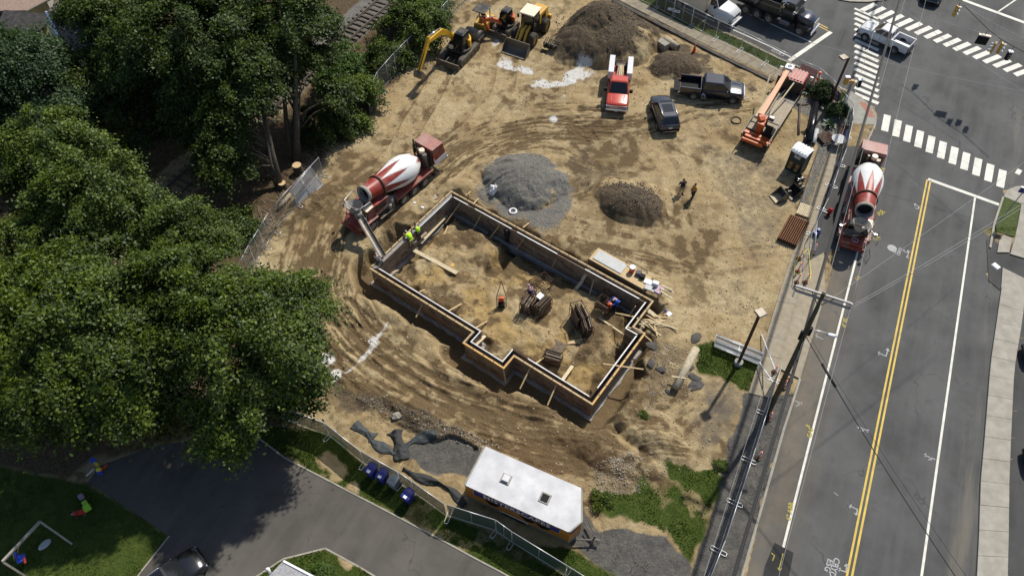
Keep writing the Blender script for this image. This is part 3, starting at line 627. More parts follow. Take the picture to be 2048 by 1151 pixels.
def sheet(name, poly, z, m, lab=True):
    bm = bmesh.new(); vs = [bm.verts.new((p[0], p[1], z)) for p in poly]; f = bm.faces.new(vs)
    bmesh.ops.triangulate(bm, faces=[f]); bmesh.ops.recalc_face_normals(bm, faces=bm.faces)
    if sum(f.normal.z for f in bm.faces) < 0: bmesh.ops.reverse_faces(bm, faces=bm.faces)
    me = bpy.data.meshes.new(name); bm.to_mesh(me); bm.free(); me.materials.append(MATS[m]); o = bpy.data.objects.new(name, me); COL.objects.link(o)
    return tag(o, kind='structure')
sheet('road', ROAD, ZR, 'asphalt_road'); sheet('driveway', DRIVE, 0.01, 'asphalt_drive'); sheet('car_park', LOT, -0.07, 'asphalt_lot')
patch = W([(1549, 1084), (1587, 1104), (1578, 1151), (1572, 1200), (1515, 1200), (1530, 1130)], ZR); sheet('road', patch, ZR + 0.006, 'asphalt_patch')

def slabs(name, A, B, n, z0, z1, m, gap=0.025):
    """row of slabs between two edge lines (world points), each slab its own block"""
    mb = MB()
    def at(P, t):
        Ls = [math.dist(P[i], P[i + 1]) for i in range(len(P) - 1)]; d = t * sum(Ls)
        for i, l in enumerate(Ls):
            if d <= l or i == len(Ls) - 1: k = d / l; return (P[i][0] + (P[i + 1][0] - P[i][0]) * k, P[i][1] + (P[i + 1][1] - P[i][1]) * k)
            d -= l
    L = sum(math.dist(A[i], A[i + 1]) for i in range(len(A) - 1)); e = gap / L / 2
    for i in range(n):
        t0, t1 = i / n + e, (i + 1) / n - e; dz = random.uniform(-0.006, 0.006)
        mb.prism([at(A, t0), at(A, t1), at(B, t1), at(B, t0)], z0, z1 + dz)
    return tag(mb.build(name, m), kind='structure')
slabs('pavement', W([(1662, 290), (1640, 345), (1612, 430), (1580, 520), (1551, 610), (1524, 700), (1497, 786)]), W([(1686, 292), (1666, 345), (1638, 430), (1617, 520), (1592, 600), (1566, 690), (1540, 796)]), 16, -0.12, 0.05, 'concrete_tan')
sheet('driveway', APRON, 0.035, 'concrete_tan')
sheet('verge', VSIDE, -0.02, 'asphalt_lot'); sheet('verge', RSIDE, -0.05, 'asphalt_lot')
slabs('pavement', W([(1170, -30), (1200, -24), (1232, -2), (1300, 33), (1364, 66), (1447, 108), (1520, 142), (1560, 162), (1620, 192), (1648, 207)]), W([(1205, -42), (1230, -28), (1262, -6), (1300, 14), (1363, 48), (1440, 82), (1520, 119), (1568, 146), (1618, 172), (1660, 196)]), 24, -0.12, 0.05, 'concrete_tan')
mat('turf', (.055, .082, .014), .95, var=.35, scale=5, bump=.8, dirt=.4, dirtcol=(.10, .09, .03)); sheet('lawn', VERGE, .035, 'turf'); sheet('pavement', CORNER, 0.03, 'concrete_grey')
sheet('pavement', W([(1718, 206), (1729, 204), (1744, 222), (1750, 236), (1735, 234), (1729, 220)]), 0.036, 'tactile_red')
slabs('pavement', W([(2003, 576), (1996, 623), (1981, 726), (1970, 863), (1961, 964), (1958, 1064), (1950, 1220)]), W([(2050, 590), (2045, 636), (2028, 738), (2022, 863), (2018, 964), (2017, 1064), (2013, 1220)]), 15, -0.2, 0.04, 'concrete_pale')
slabs('pavement', W([(2005, 535), (2002, 576)]), W([(2060, 562), (2052, 592)]), 1, -0.2, 0.04, 'concrete_pale')
sheet('pavement', W([(2007, 393), (2014, 380), (2032, 373), (2060, 371), (2090, 420), (2040, 407)]), 0.04, 'concrete_pale')
sheet('pavement', W([(2043, 407), (2110, 430), (2090, 480), (2060, 520), (2020, 508), (2030, 474), (2037, 440)]), 0.04, 'concrete_pale')
sheet('pavement', W([(2007, 470), (2024, 476), (2018, 505), (1994, 505), (1998, 482)]), 0.045, 'concrete_pale')
sheet('pavement', W([(1690, -10), (1676, -1), (1700, 3), (1735, 4), (1772, 0), (1800, -14), (1790, -60), (1700, -60)]), 0.0, 'concrete_pale')

def strip(name, pts, w, z0, z1, m, side=0):
    mb = MB(); P = [Vector(p) for p in pts]
    for i in range(len(P) - 1):
        d = (P[i + 1] - P[i]).normalized(); n = Vector((-d.y, d.x)) * w / 2; e = d * 0.004
        mb.prism([tuple(P[i] + n + e), tuple(P[i + 1] + n - e), tuple(P[i + 1] - n - e), tuple(P[i] - n + e)], z0, z1)
    return tag(mb.build(name, m), kind='structure')
strip('kerb', W([(1470, 1200), (1536, 969), (1566, 863), (1600, 757)]), 0.15, -0.2, 0.04, 'kerb_stone')
strip('kerb', W([(1750, 250), (1738, 275), (1722, 320), (1700, 400), (1676, 500)]), 0.16, -0.2, 0.04, 'kerb_stone')
strip('kerb', W([(1690, 181), (1640, 158), (1592, 132), (1556, 117), (1487, 83), (1441, 63), (1397, 39), (1337, 2), (1260, -38)]), 0.16, -0.2, 0.06, 'kerb_stone')
strip('kerb', W([(1700, 183), (1720, 195), (1740, 212), (1752, 233), (1750, 250)]), 0.16, -0.2, 0.035, 'concrete_grey')
strip('kerb', W([(2006, 394), (1988, 448), (1980, 495)]), 0.16, -0.2, 0.06, 'concrete_pale')
strip('kerb', W([(500, 862), (569, 915), (662, 963), (702, 984), (777, 1023), (802, 1036), (887, 1081), (947, 1114), (1002, 1143), (1100, 1200)]), 0.10, -0.1, 0.05, 'kerb_stone')
strip('kerb', W([(470, 1180), (567, 1117), (651, 1096), (719, 1133), (752, 1153), (800, 1190)]), 0.10, -0.1, 0.05, 'kerb_stone')
strip('kerb', W([(339, 1071), (282, 1143), (250, 1190)]), 0.09, -0.1, 0.05, 'kerb_stone')
strip('kerb', W([(1596, 418), (1618, 350), (1640, 290), (1647, 262)]), 0.12, -0.1, 0.10, 'kerb_dark')
strip('kerb', W([(1225, 2), (1300, 42), (1364, 75), (1447, 118), (1520, 153), (1545, 165)]), 0.42, -0.1, 0.22, 'kerb_dark')

ZM = ZR + 0.004
mk = MB()
def quad(pts, mi=0, z=ZM): mk.add([(p[0], p[1], z) for p in pts], [(0, 1, 2, 3)], mi)
def line(a, b, w, mi=0, dash=None, z=ZM):
    a, b = Vector(a), Vector(b); d = (b - a).normalized(); n = Vector((-d.y, d.x)) * w / 2; quad([a + n, a - n, b - n, b + n], mi, z)
def pl(pts, w, mi=0):
    P = W(pts, ZR)
    for i in range(len(P) - 1): line(P[i], P[i + 1], w, mi)
d1 = across(G(1567, 1092, ZR)); d2 = across(G(1715, 500, ZR)); dl = (d1 + d2) / 2
line(r2w(-1.2, d1), r2w(along(G(1768, 290, ZR)), d2), 0.15)
e1, e2 = across(G(1845, 1150, ZR)), across(G(1950, 395, ZR)); line(r2w(-12, e1), r2w(along(G(1950, 395, ZR)), e2), 0.15)
for o in (-0.14, 0.14): line(r2w(-12, o), r2w(along(G(1858, 360, ZR)), o), 0.13, 1)
pl([(1856, 358), (2001, 410)], 0.32)
pl([(1250, -45), (1334, 0), (1536, 91), (1583, 115)], 0.16); pl([(1430, -2), (1536, 45.5), (1623, 85)], 0.16)
pl([(1578, 122), (1662, 64)], 0.42)
for o in (0, 5): pl([(1570, 18 - o), (1656, 62 - o)], 0.13, 1)
pl([(1926, 0), (2048, 45), (2150, 84)], 0.42); pl([(1996, 24), (2040, -6)], 0.16)
def ladder(l0, l1, r0, r1, n, w):
    """n bars between two rails, rails given at their first and last bar centre"""
    l0, l1, r0, r1 = [Vector(W([q], ZR)[0]) for q in (l0, l1, r0, r1)]
    for i in range(n): t = i / (n - 1); line(l0.lerp(l1, t), r0.lerp(r1, t), w)
ladder((1709.5, 26), (1709.5, 187), (1757, 47), (1757, 207), 15, 0.45)
pl([(1709, 17), (1757, 38)], 0.3)
ladder((1722, 22), (2030, 150), (1751, 8), (2062, 138), 17, 0.55)
ladder((1775, 230), (2006, 340), (1769, 262), (2000, 374), 11, 0.62)
ladder((2040, 339), (2090, 362), (2034, 348), (2084, 372), 3, 0.4)
tag(mk.build('road_marking', ['marking_white', 'marking_yellow']), kind='structure')

# spray-painted survey marks
sp = MB(); ZS = ZM + 0.004
def stroke(pts, w=0.07, mi=0):
    P = [Vector(p) for p in W(pts, ZR)]
    for i in range(len(P) - 1):
        d = (P[i + 1] - P[i])
        if d.length < 1e-4: continue
        d.normalize(); n = Vector((-d.y, d.x)) * w / 2; a, b = P[i] - d * w * 0.2, P[i + 1] + d * w * 0.2
        sp.add([(*(a + n), ZS + 0.0004 * i), (*(a - n), ZS + 0.0004 * i), (*(b - n), ZS + 0.0004 * i), (*(b + n), ZS + 0.0004 * i)], [(0, 1, 2, 3)], mi)
def head(tip, a, b, w=0.07, mi=0): stroke([a, tip], w, mi); stroke([b, tip], w, mi)
stroke([(1828, 408), (1838, 413), (1836, 417)]); head((1828, 408), (1832, 407), (1830, 412)); head((1835, 418), (1831, 416), (1839, 416))
stroke([(1808, 502), (1815, 505), (1816, 500)]); stroke([(1814, 516), (1818, 501)]); head((1814, 516), (1812, 512), (1818, 515)); head((1817, 500), (1814, 503), (1820, 504)); head((1806, 501), (1809, 499), (1810, 504))
stroke([(1757, 705), (1772, 712), (1776, 697)]); head((1756, 704), (1760, 703), (1758, 709)); head((1776, 697), (1772, 699), (1778, 702))
stroke([(1714, 852), (1739, 862)]); head((1714, 852), (1718, 851), (1717, 856)); head((1739, 862), (1735, 863), (1736, 858)); stroke([(1726, 857), (1724, 862)]); head((1724, 862), (1721, 860), (1727, 861))
stroke([(1848, 909), (1870, 918)]); head((1848, 908), (1852, 907), (1850, 912)); stroke([(1861, 914), (1860, 920)]); head((1860, 920), (1857, 918), (1863, 918))
stroke([(1698, 1010), (1715, 1018), (1712, 1029)]); head((1698, 1010), (1703, 1009), (1700, 1015)); head((1712, 1029), (1709, 1025), (1715, 1026))
stroke([(1676, 1137), (1692, 1143), (1693, 1128)]); head((1676, 1136), (1681, 1135), (1679, 1141)); head((1693, 1127), (1689, 1131), (1698, 1132))
for k in range(3): stroke([(1590 + 4 * k, 800 + 2 * k), (1598 + 3 * k, 806 + k)], 0.05)
stroke([(1592, 812), (1604, 804)], 0.05)
stroke([(1630, 670), (1646, 678)], 0.06); head((1630, 670), (1635, 668), (1634, 674), 0.06)
c = W([(1784, 496)], ZR)[0]; sp.cyl((c[0], c[1], ZS - 0.003), (c[0], c[1], ZS), 0.36, n=20)
stroke([(1543, 1105), (1549, 1110), (1545, 1120)], 0.06, 1); stroke([(1566, 1106), (1558, 1138)], 0.05, 1); head((1558, 1140), (1556, 1134), (1563, 1136), 0.05, 1)
stroke([(1668, 984), (1676, 990)], 0.04)
tag(sp.build('spray_mark', ['spray_white', 'spray_yellow']), kind='structure')
def lettering(txt, size, m, name='lettering', extrude=0.0, offset=0.0, space=1.0):
    c = bpy.data.curves.new('lettering', 'FONT'); c.body = txt; c.size = size; c.align_x = 'CENTER'; c.align_y = 'CENTER'; c.extrude = extrude; c.offset = offset; c.resolution_u = 2; c.space_character = space
    o = bpy.data.objects.new('lettering', c); COL.objects.link(o); bpy.context.view_layer.update()
    me = bpy.data.meshes.new_from_object(o.evaluated_get(bpy.context.evaluated_depsgraph_get())); bpy.data.objects.remove(o); bpy.data.curves.remove(c)
    me.materials.clear(); me.materials.append(MATS[m]); r = bpy.data.objects.new(name, me); COL.objects.link(r); return r
def ground_text(txt, u0, v0, u1, v1, size, m, flip=1):
    """letters painted on the road, reading from one photo point towards another"""
    a, b = G(u0, v0, ZR), G(u1, v1, ZR); o = lettering(txt, size, m, 'spray_mark', offset=0.012); o.location = ((a.x + b.x) / 2, (a.y + b.y) / 2, ZS + 0.003); o.rotation_euler.z = heading(a, b); return tag(o, kind='structure')
ground_text('CBYD', 1795, 513, 1803, 493, 0.34, 'spray_white'); ground_text('ESG', 1787, 508, 1793, 494, 0.0001 + 0.3, 'spray_white')
ground_text('CBYD', 1672, 1122, 1665, 1146, 0.5, 'spray_white'); ground_text('ESG', 1660, 1120, 1654, 1140, 0.5, 'spray_white')
ground_text('CBYD', 1572, 113, 1540, 98, 0.55, 'spray_white')
ground_text('8E', 1757, 432, 1770, 418, 0.55, 'spray_yellow'); ground_text('>', 1757, 418, 1757, 438, 0.7, 'spray_yellow'); ground_text('GE', 1748, 482, 1758, 470, 0.5, 'spray_yellow'); ground_text('D6', 1762, 348, 1769, 332, 0.5, 'spray_yellow'); ground_text('S', 1709, 552, 1721, 560, 0.6, 'spray_yellow')
ground_text('6" ABR', 1577, 1040, 1583, 1003, 0.42, 'spray_yellow'); ground_text('GAS', 1617, 880, 1624, 850, 0.42, 'spray_yellow'); ground_text('4" 8S', 1687, 660, 1692, 630, 0.42, 'spray_yellow'); ground_text('8', 1614, 855, 1618, 848, 0.4, 'spray_yellow')

# railway: rails and sleepers
rl = MB(); sl_ = MB(); ra = Vector(RA); Lr = 120.0
def rp(s, d): return ra + _rd * s + _rn * d
for d in (0.0, 1.44):
    a, b = rp(-30, d), rp(90, d); rl.bar((a.x, a.y, 0.46), (b.x, b.y, 0.46), 0.08, 0.14)
    rl.bar((a.x, a.y, 0.38), (b.x, b.y, 0.38), 0.16, 0.03)
for k in range(160):
    p = rp(-28 + k * 0.72 + random.uniform(-0.06, 0.06), 0.72); q = _rn * 1.3; e = _rd * random.uniform(-0.05, 0.05)
    sl_.bar((p.x - q.x - e.x, p.y - q.y - e.y, 0.31), (p.x + q.x + e.x, p.y + q.y + e.y, 0.31), 0.24, 0.12)
tag(rl.build('railway_track', 'worn_steel'), kind='structure'); mat('sleeper', (.10, .075, .055), .9, var=.35, scale=3); tag(sl_.build('railway_track', 'sleeper'), kind='structure')
# ------------------------------------------------------------------ trees and shrubs
def leaf_mat(name, dark, light, gloss=0.03):
    m = bpy.data.materials.new(name); m.use_nodes = True; t = m.node_tree; L = t.links.new; t.nodes.remove(t.nodes['Principled BSDF']); out = t.nodes['Material Output']
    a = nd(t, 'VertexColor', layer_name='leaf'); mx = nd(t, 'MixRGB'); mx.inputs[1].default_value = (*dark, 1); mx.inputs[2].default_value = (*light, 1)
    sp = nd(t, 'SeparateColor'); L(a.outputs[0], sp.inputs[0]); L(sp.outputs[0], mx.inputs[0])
    d = nd(t, 'BsdfDiffuse'); tr = nd(t, 'BsdfTranslucent'); g = nd(t, 'BsdfGlossy'); g.inputs['Roughness'].default_value = 0.55; g.inputs['Color'].default_value = (0.8, 0.9, 0.8, 1)
    L(mx.outputs[0], d.inputs[0]); hs = nd(t, 'HueSaturation'); hs.inputs['Value'].default_value = 1.25; hs.inputs['Saturation'].default_value = 1.15; L(mx.outputs[0], hs.inputs['Color']); L(hs.outputs[0], tr.inputs[0])
    m1 = nd(t, 'MixShader'); m1.inputs[0].default_value = 0.36; L(d.outputs[0], m1.inputs[1]); L(tr.outputs[0], m1.inputs[2])
    m2 = nd(t, 'MixShader'); m2.inputs[0].default_value = gloss; L(m1.outputs[0], m2.inputs[1]); L(g.outputs[0], m2.inputs[2]); L(m2.outputs[0], out.inputs['Surface'])
    MATS[name] = m
leaf_mat('leaf_maple', (0.022, 0.040, 0.003), (0.155, 0.215, 0.012)); leaf_mat('leaf_pale', (0.026, 0.046, 0.004), (0.165, 0.225, 0.02))
leaf_mat('leaf_deep', (0.017, 0.033, 0.003), (0.105, 0.150, 0.010)); leaf_mat('leaf_bright', (0.035, 0.07, 0.006), (0.11, 0.18, 0.016)); leaf_mat('leaf_needle', (0.016, 0.038, 0.010), (0.06, 0.105, 0.026)); leaf_mat('leaf_box', (0.016, 0.034, 0.006), (0.075, 0.105, 0.014)); leaf_mat('leaf_yucca', (0.025, 0.055, 0.022), (0.09, 0.13, 0.06), 0.12)
leaf_mat('grass_blade', (0.032, 0.058, 0.007), (0.095, 0.14, 0.018), 0.02)

def leaf_mesh(name, P, N, S, C, m, aspect=1.0, parent=None):
    """P centres, N normals, S sizes, C tints (0..1): one small leaf blade each"""
    n = len(P); N = N / np.maximum(np.linalg.norm(N, axis=1, keepdims=True), 1e-6)
    r = rng.normal(size=(n, 3)); U = r - N * (r * N).sum(1, keepdims=True); U /= np.maximum(np.linalg.norm(U, axis=1, keepdims=True), 1e-6); V = np.cross(N, U)
    S = S[:, None]; bend = N * S * rng.uniform(-0.25, 0.1, (n, 1))
    v = np.stack([P - U * S * aspect, P - V * S * 0.6 + bend, P + U * S * aspect, P + V * S * 0.6 + bend], 1).reshape(-1, 3)
    me = bpy.data.meshes.new(name); me.vertices.add(4 * n); me.vertices.foreach_set('co', v.astype(np.float32).reshape(-1))
    me.loops.add(4 * n); me.loops.foreach_set('vertex_index', np.arange(4 * n, dtype=np.int32)); me.polygons.add(n); me.polygons.foreach_set('loop_start', (np.arange(n) * 4).astype(np.int32)); me.update(calc_edges=True)
    at = me.color_attributes.new('leaf', 'FLOAT_COLOR', 'POINT'); c = np.repeat(np.clip(C, 0, 1), 4); at.data.foreach_set('color', np.stack([c, c, c, np.ones_like(c)], -1).astype(np.float32).reshape(-1))
    me.materials.append(MATS[m]); o = bpy.data.objects.new(name, me); COL.objects.link(o)
    if parent is not None: o.parent = parent
    return o
def crown(lobes, nb, nl, bs, ls, seed, flat=0.34, droop=0.25, up=0.75):
    """boughs of leaves over several lobes; every lobe is (centre, radii, weight)"""
    g = np.random.default_rng(seed); P = []; N = []; C = []; boughs = []
    wsum = sum(l[2] for l in lobes)
    for c, rad, wt in lobes:
        c = np.array(c); rad = np.array(rad); k = int(nb * wt / wsum)
        K = max(1, k // 6); CD = g.normal(size=(K, 3)); CR = 0.84 + 0.34 * g.random(K)
        for i in range(k):
            d = CD[i % K] / np.linalg.norm(CD[i % K]) + g.normal(size=3) * 0.36; d /= np.linalg.norm(d)
            if d[2] < -0.35: d[2] = -d[2] * 0.6
            rr = (0.45 + 0.55 * g.random() ** 0.35) * CR[i % K]; b = c + d * rad * rr; boughs.append(b)
            s = bs * (0.65 + 0.7 * g.random()); n = int(nl * (0.6 + 0.8 * g.random()))
            q = g.normal(size=(n, 3)) * 0.43; rr_ = np.hypot(q[:, 0], q[:, 1]); q[:, 2] = q[:, 2] * flat - droop * rr_ ** 2
            az = math.atan2(d[1], d[0]); e = 1.25; x = q[:, 0] * e; y = q[:, 1] / e; ca, sa = math.cos(az), math.sin(az)
            tilt = -0.25 * x * (1 if d[2] < 0.75 else 0.2)
            pts = np.stack([x * ca - y * sa, x * sa + y * ca, q[:, 2] + tilt], 1) * s + b
            P.append(pts); nn = np.array([d[0] * 0.45, d[1] * 0.45, up]) + g.normal(size=(n, 3)) * 0.42; N.append(nn)
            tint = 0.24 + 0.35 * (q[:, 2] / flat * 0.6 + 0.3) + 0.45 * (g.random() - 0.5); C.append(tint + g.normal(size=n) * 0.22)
    P = np.concatenate(P); return P, np.concatenate(N), ls * g.uniform(0.6, 1.35, len(P)), np.concatenate(C), boughs
def limbs(mb, base, top, r, boughs, k, g):
    """trunk as a bent taper with limbs reaching to some of the boughs"""
    b, t = Vector(base), Vector(top); L = (t - b).length; pts = []; rad = []
    for i in range(8):
        f = i / 7; off = Vector((g.normal() * 0.12, g.normal() * 0.12, 0)) * (L / 8) * (0 if i in (0,) else 1)
        pts.append(b.lerp(t, f) + off); rad.append(r * (1.25 if i == 0 else 1 - 0.78 * f))
    mb.tube(pts, rad, 8)
    for i in g.choice(len(boughs), min(k, len(boughs)), replace=False):
        q = Vector(boughs[i]); f = min(max((q.z - b.z) / max(L, 0.1) - 0.35, 0.25), 0.95); s = b.lerp(t, f)
        m1 = s.lerp(q, 0.5) + Vector((0, 0, 0.12 * (q - s).length)); r0 = r * (0.42 - 0.25 * f); mb.tube([s, m1, q], [r0, r0 * 0.6, r0 * 0.18], 5)
def tree(name, label, cat, base, lobes, nb, nl, bs, ls, m, seed, trunk_r=0.22, top=None, group=None, kbr=26, stems=None, **kw):
    g = np.random.default_rng(seed + 5); root = thing(name, label, cat, base, 0, group); o = np.array(base)
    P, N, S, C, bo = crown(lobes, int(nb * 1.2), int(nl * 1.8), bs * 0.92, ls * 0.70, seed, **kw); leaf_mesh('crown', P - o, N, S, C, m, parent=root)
    mb = MB(); lc = [tuple(np.array(b) - o) for b in bo]; tp = Vector(top) - Vector(base) if top is not None else Vector(np.mean(bo, axis=0) - o) + Vector((0, 0, 0.8))
    limbs(mb, (0, 0, -0.2), tp, trunk_r, lc, kbr, g)
    for s in (stems or []):
        sp = [Vector(q) - Vector(base) for q in s[0]]; n = len(sp); mb.tube(sp, [s[1] * (1.15 - 0.75 * i / (n - 1)) for i in range(n)], 8)
    mb.build('trunk', 'bark', root); return root
def lobe(u, v, z, rx, ry, rz, w=1.0): p = G(u, v, z); return ((p.x, p.y, z), (rx, ry, rz), w)
def gb(u, v, z): p = G(u, v, z); return (p.x, p.y, 0.0)

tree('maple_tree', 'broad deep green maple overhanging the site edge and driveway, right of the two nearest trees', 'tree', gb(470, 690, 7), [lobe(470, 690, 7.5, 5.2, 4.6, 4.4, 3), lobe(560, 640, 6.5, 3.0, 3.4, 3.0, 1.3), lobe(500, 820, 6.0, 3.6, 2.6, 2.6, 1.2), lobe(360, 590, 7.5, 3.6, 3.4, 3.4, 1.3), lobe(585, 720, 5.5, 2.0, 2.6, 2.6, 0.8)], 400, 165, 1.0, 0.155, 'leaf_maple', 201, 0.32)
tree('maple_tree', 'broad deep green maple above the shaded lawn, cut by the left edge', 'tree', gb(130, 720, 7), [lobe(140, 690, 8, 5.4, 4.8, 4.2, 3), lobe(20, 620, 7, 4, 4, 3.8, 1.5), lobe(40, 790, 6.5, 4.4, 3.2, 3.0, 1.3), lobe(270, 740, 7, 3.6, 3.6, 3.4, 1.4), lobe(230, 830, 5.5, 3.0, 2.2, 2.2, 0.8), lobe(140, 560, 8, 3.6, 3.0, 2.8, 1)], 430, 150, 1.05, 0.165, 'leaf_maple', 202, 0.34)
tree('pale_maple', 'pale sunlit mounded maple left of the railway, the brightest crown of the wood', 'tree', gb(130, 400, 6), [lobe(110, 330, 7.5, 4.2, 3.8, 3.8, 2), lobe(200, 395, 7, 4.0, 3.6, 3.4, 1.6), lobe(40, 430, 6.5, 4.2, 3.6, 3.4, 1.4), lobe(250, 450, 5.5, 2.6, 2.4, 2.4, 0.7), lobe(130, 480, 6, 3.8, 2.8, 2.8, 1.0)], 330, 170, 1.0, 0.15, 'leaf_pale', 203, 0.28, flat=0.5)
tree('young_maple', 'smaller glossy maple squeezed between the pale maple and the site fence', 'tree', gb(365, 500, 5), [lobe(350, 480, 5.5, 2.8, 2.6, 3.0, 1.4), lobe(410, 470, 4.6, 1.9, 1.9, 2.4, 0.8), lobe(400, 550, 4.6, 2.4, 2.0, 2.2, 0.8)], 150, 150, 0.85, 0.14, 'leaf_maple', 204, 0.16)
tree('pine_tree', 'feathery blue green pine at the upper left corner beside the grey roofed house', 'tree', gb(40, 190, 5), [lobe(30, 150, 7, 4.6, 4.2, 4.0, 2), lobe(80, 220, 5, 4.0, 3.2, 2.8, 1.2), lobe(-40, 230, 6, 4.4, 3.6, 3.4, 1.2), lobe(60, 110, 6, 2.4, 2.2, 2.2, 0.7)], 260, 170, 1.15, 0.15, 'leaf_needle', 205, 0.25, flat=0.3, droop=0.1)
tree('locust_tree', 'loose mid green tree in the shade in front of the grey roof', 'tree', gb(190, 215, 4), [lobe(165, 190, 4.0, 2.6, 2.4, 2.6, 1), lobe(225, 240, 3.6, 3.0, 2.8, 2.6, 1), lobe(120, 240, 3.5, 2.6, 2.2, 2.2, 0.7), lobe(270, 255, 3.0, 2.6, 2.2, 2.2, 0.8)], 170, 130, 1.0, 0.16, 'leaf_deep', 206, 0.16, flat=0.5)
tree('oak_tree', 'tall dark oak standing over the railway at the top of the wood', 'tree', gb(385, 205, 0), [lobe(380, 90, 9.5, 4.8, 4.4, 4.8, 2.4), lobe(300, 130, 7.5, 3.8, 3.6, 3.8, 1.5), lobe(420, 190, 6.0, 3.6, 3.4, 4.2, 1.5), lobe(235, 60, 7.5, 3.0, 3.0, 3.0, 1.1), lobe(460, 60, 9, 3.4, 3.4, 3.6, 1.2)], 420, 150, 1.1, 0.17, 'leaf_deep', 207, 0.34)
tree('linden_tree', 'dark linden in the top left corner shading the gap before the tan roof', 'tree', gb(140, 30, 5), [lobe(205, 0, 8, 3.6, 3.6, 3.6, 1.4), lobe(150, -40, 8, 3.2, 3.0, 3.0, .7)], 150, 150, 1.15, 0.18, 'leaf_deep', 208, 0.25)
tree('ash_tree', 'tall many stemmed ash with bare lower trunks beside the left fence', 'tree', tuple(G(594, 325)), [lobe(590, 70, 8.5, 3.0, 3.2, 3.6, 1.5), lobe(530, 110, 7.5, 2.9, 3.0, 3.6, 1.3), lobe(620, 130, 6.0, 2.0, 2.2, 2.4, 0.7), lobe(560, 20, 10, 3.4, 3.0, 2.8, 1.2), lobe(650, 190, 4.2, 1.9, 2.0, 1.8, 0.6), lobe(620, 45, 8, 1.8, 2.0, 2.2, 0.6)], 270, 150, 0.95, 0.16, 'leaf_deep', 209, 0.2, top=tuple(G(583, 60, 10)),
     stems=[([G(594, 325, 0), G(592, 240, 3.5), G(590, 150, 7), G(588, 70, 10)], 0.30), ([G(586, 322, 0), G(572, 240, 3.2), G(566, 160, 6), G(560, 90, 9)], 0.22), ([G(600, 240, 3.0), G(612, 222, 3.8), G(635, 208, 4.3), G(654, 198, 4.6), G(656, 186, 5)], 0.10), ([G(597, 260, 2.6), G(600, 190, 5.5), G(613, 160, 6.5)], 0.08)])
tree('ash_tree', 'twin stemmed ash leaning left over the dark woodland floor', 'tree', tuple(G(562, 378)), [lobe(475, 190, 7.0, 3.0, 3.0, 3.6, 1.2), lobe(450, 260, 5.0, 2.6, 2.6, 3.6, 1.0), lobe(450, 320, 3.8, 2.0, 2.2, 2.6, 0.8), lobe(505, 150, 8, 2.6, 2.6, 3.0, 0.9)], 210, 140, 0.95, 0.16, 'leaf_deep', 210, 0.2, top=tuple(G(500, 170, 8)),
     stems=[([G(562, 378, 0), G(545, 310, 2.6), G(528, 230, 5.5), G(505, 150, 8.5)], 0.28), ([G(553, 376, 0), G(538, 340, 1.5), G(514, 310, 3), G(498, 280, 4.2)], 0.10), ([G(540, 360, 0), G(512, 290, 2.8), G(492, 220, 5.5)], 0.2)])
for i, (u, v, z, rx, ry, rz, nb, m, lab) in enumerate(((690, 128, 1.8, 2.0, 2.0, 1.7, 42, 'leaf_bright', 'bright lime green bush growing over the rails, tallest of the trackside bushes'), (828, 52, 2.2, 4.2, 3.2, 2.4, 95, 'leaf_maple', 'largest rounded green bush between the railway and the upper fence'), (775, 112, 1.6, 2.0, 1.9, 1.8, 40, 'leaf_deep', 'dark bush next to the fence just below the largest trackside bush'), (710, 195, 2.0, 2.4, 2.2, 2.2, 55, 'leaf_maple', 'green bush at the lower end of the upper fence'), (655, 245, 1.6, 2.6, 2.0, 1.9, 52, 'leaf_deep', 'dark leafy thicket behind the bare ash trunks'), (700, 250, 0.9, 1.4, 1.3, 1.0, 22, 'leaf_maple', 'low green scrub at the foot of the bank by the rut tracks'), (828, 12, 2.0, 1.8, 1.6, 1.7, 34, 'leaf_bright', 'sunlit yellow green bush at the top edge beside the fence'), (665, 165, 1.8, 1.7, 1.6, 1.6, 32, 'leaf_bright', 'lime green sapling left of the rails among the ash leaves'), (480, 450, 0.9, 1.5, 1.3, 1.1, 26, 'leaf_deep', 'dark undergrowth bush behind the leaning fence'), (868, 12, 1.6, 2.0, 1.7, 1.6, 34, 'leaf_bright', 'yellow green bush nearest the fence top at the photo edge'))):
    tree('bush', lab, 'bush', gb(u, v, z * 0.6), [lobe(u, v, z * 0.6, rx, ry, rz, 1)], nb, 130, 0.75, 0.14, m, 230 + i, 0.07, kbr=8, group='bushes along the railway', flat=0.55)
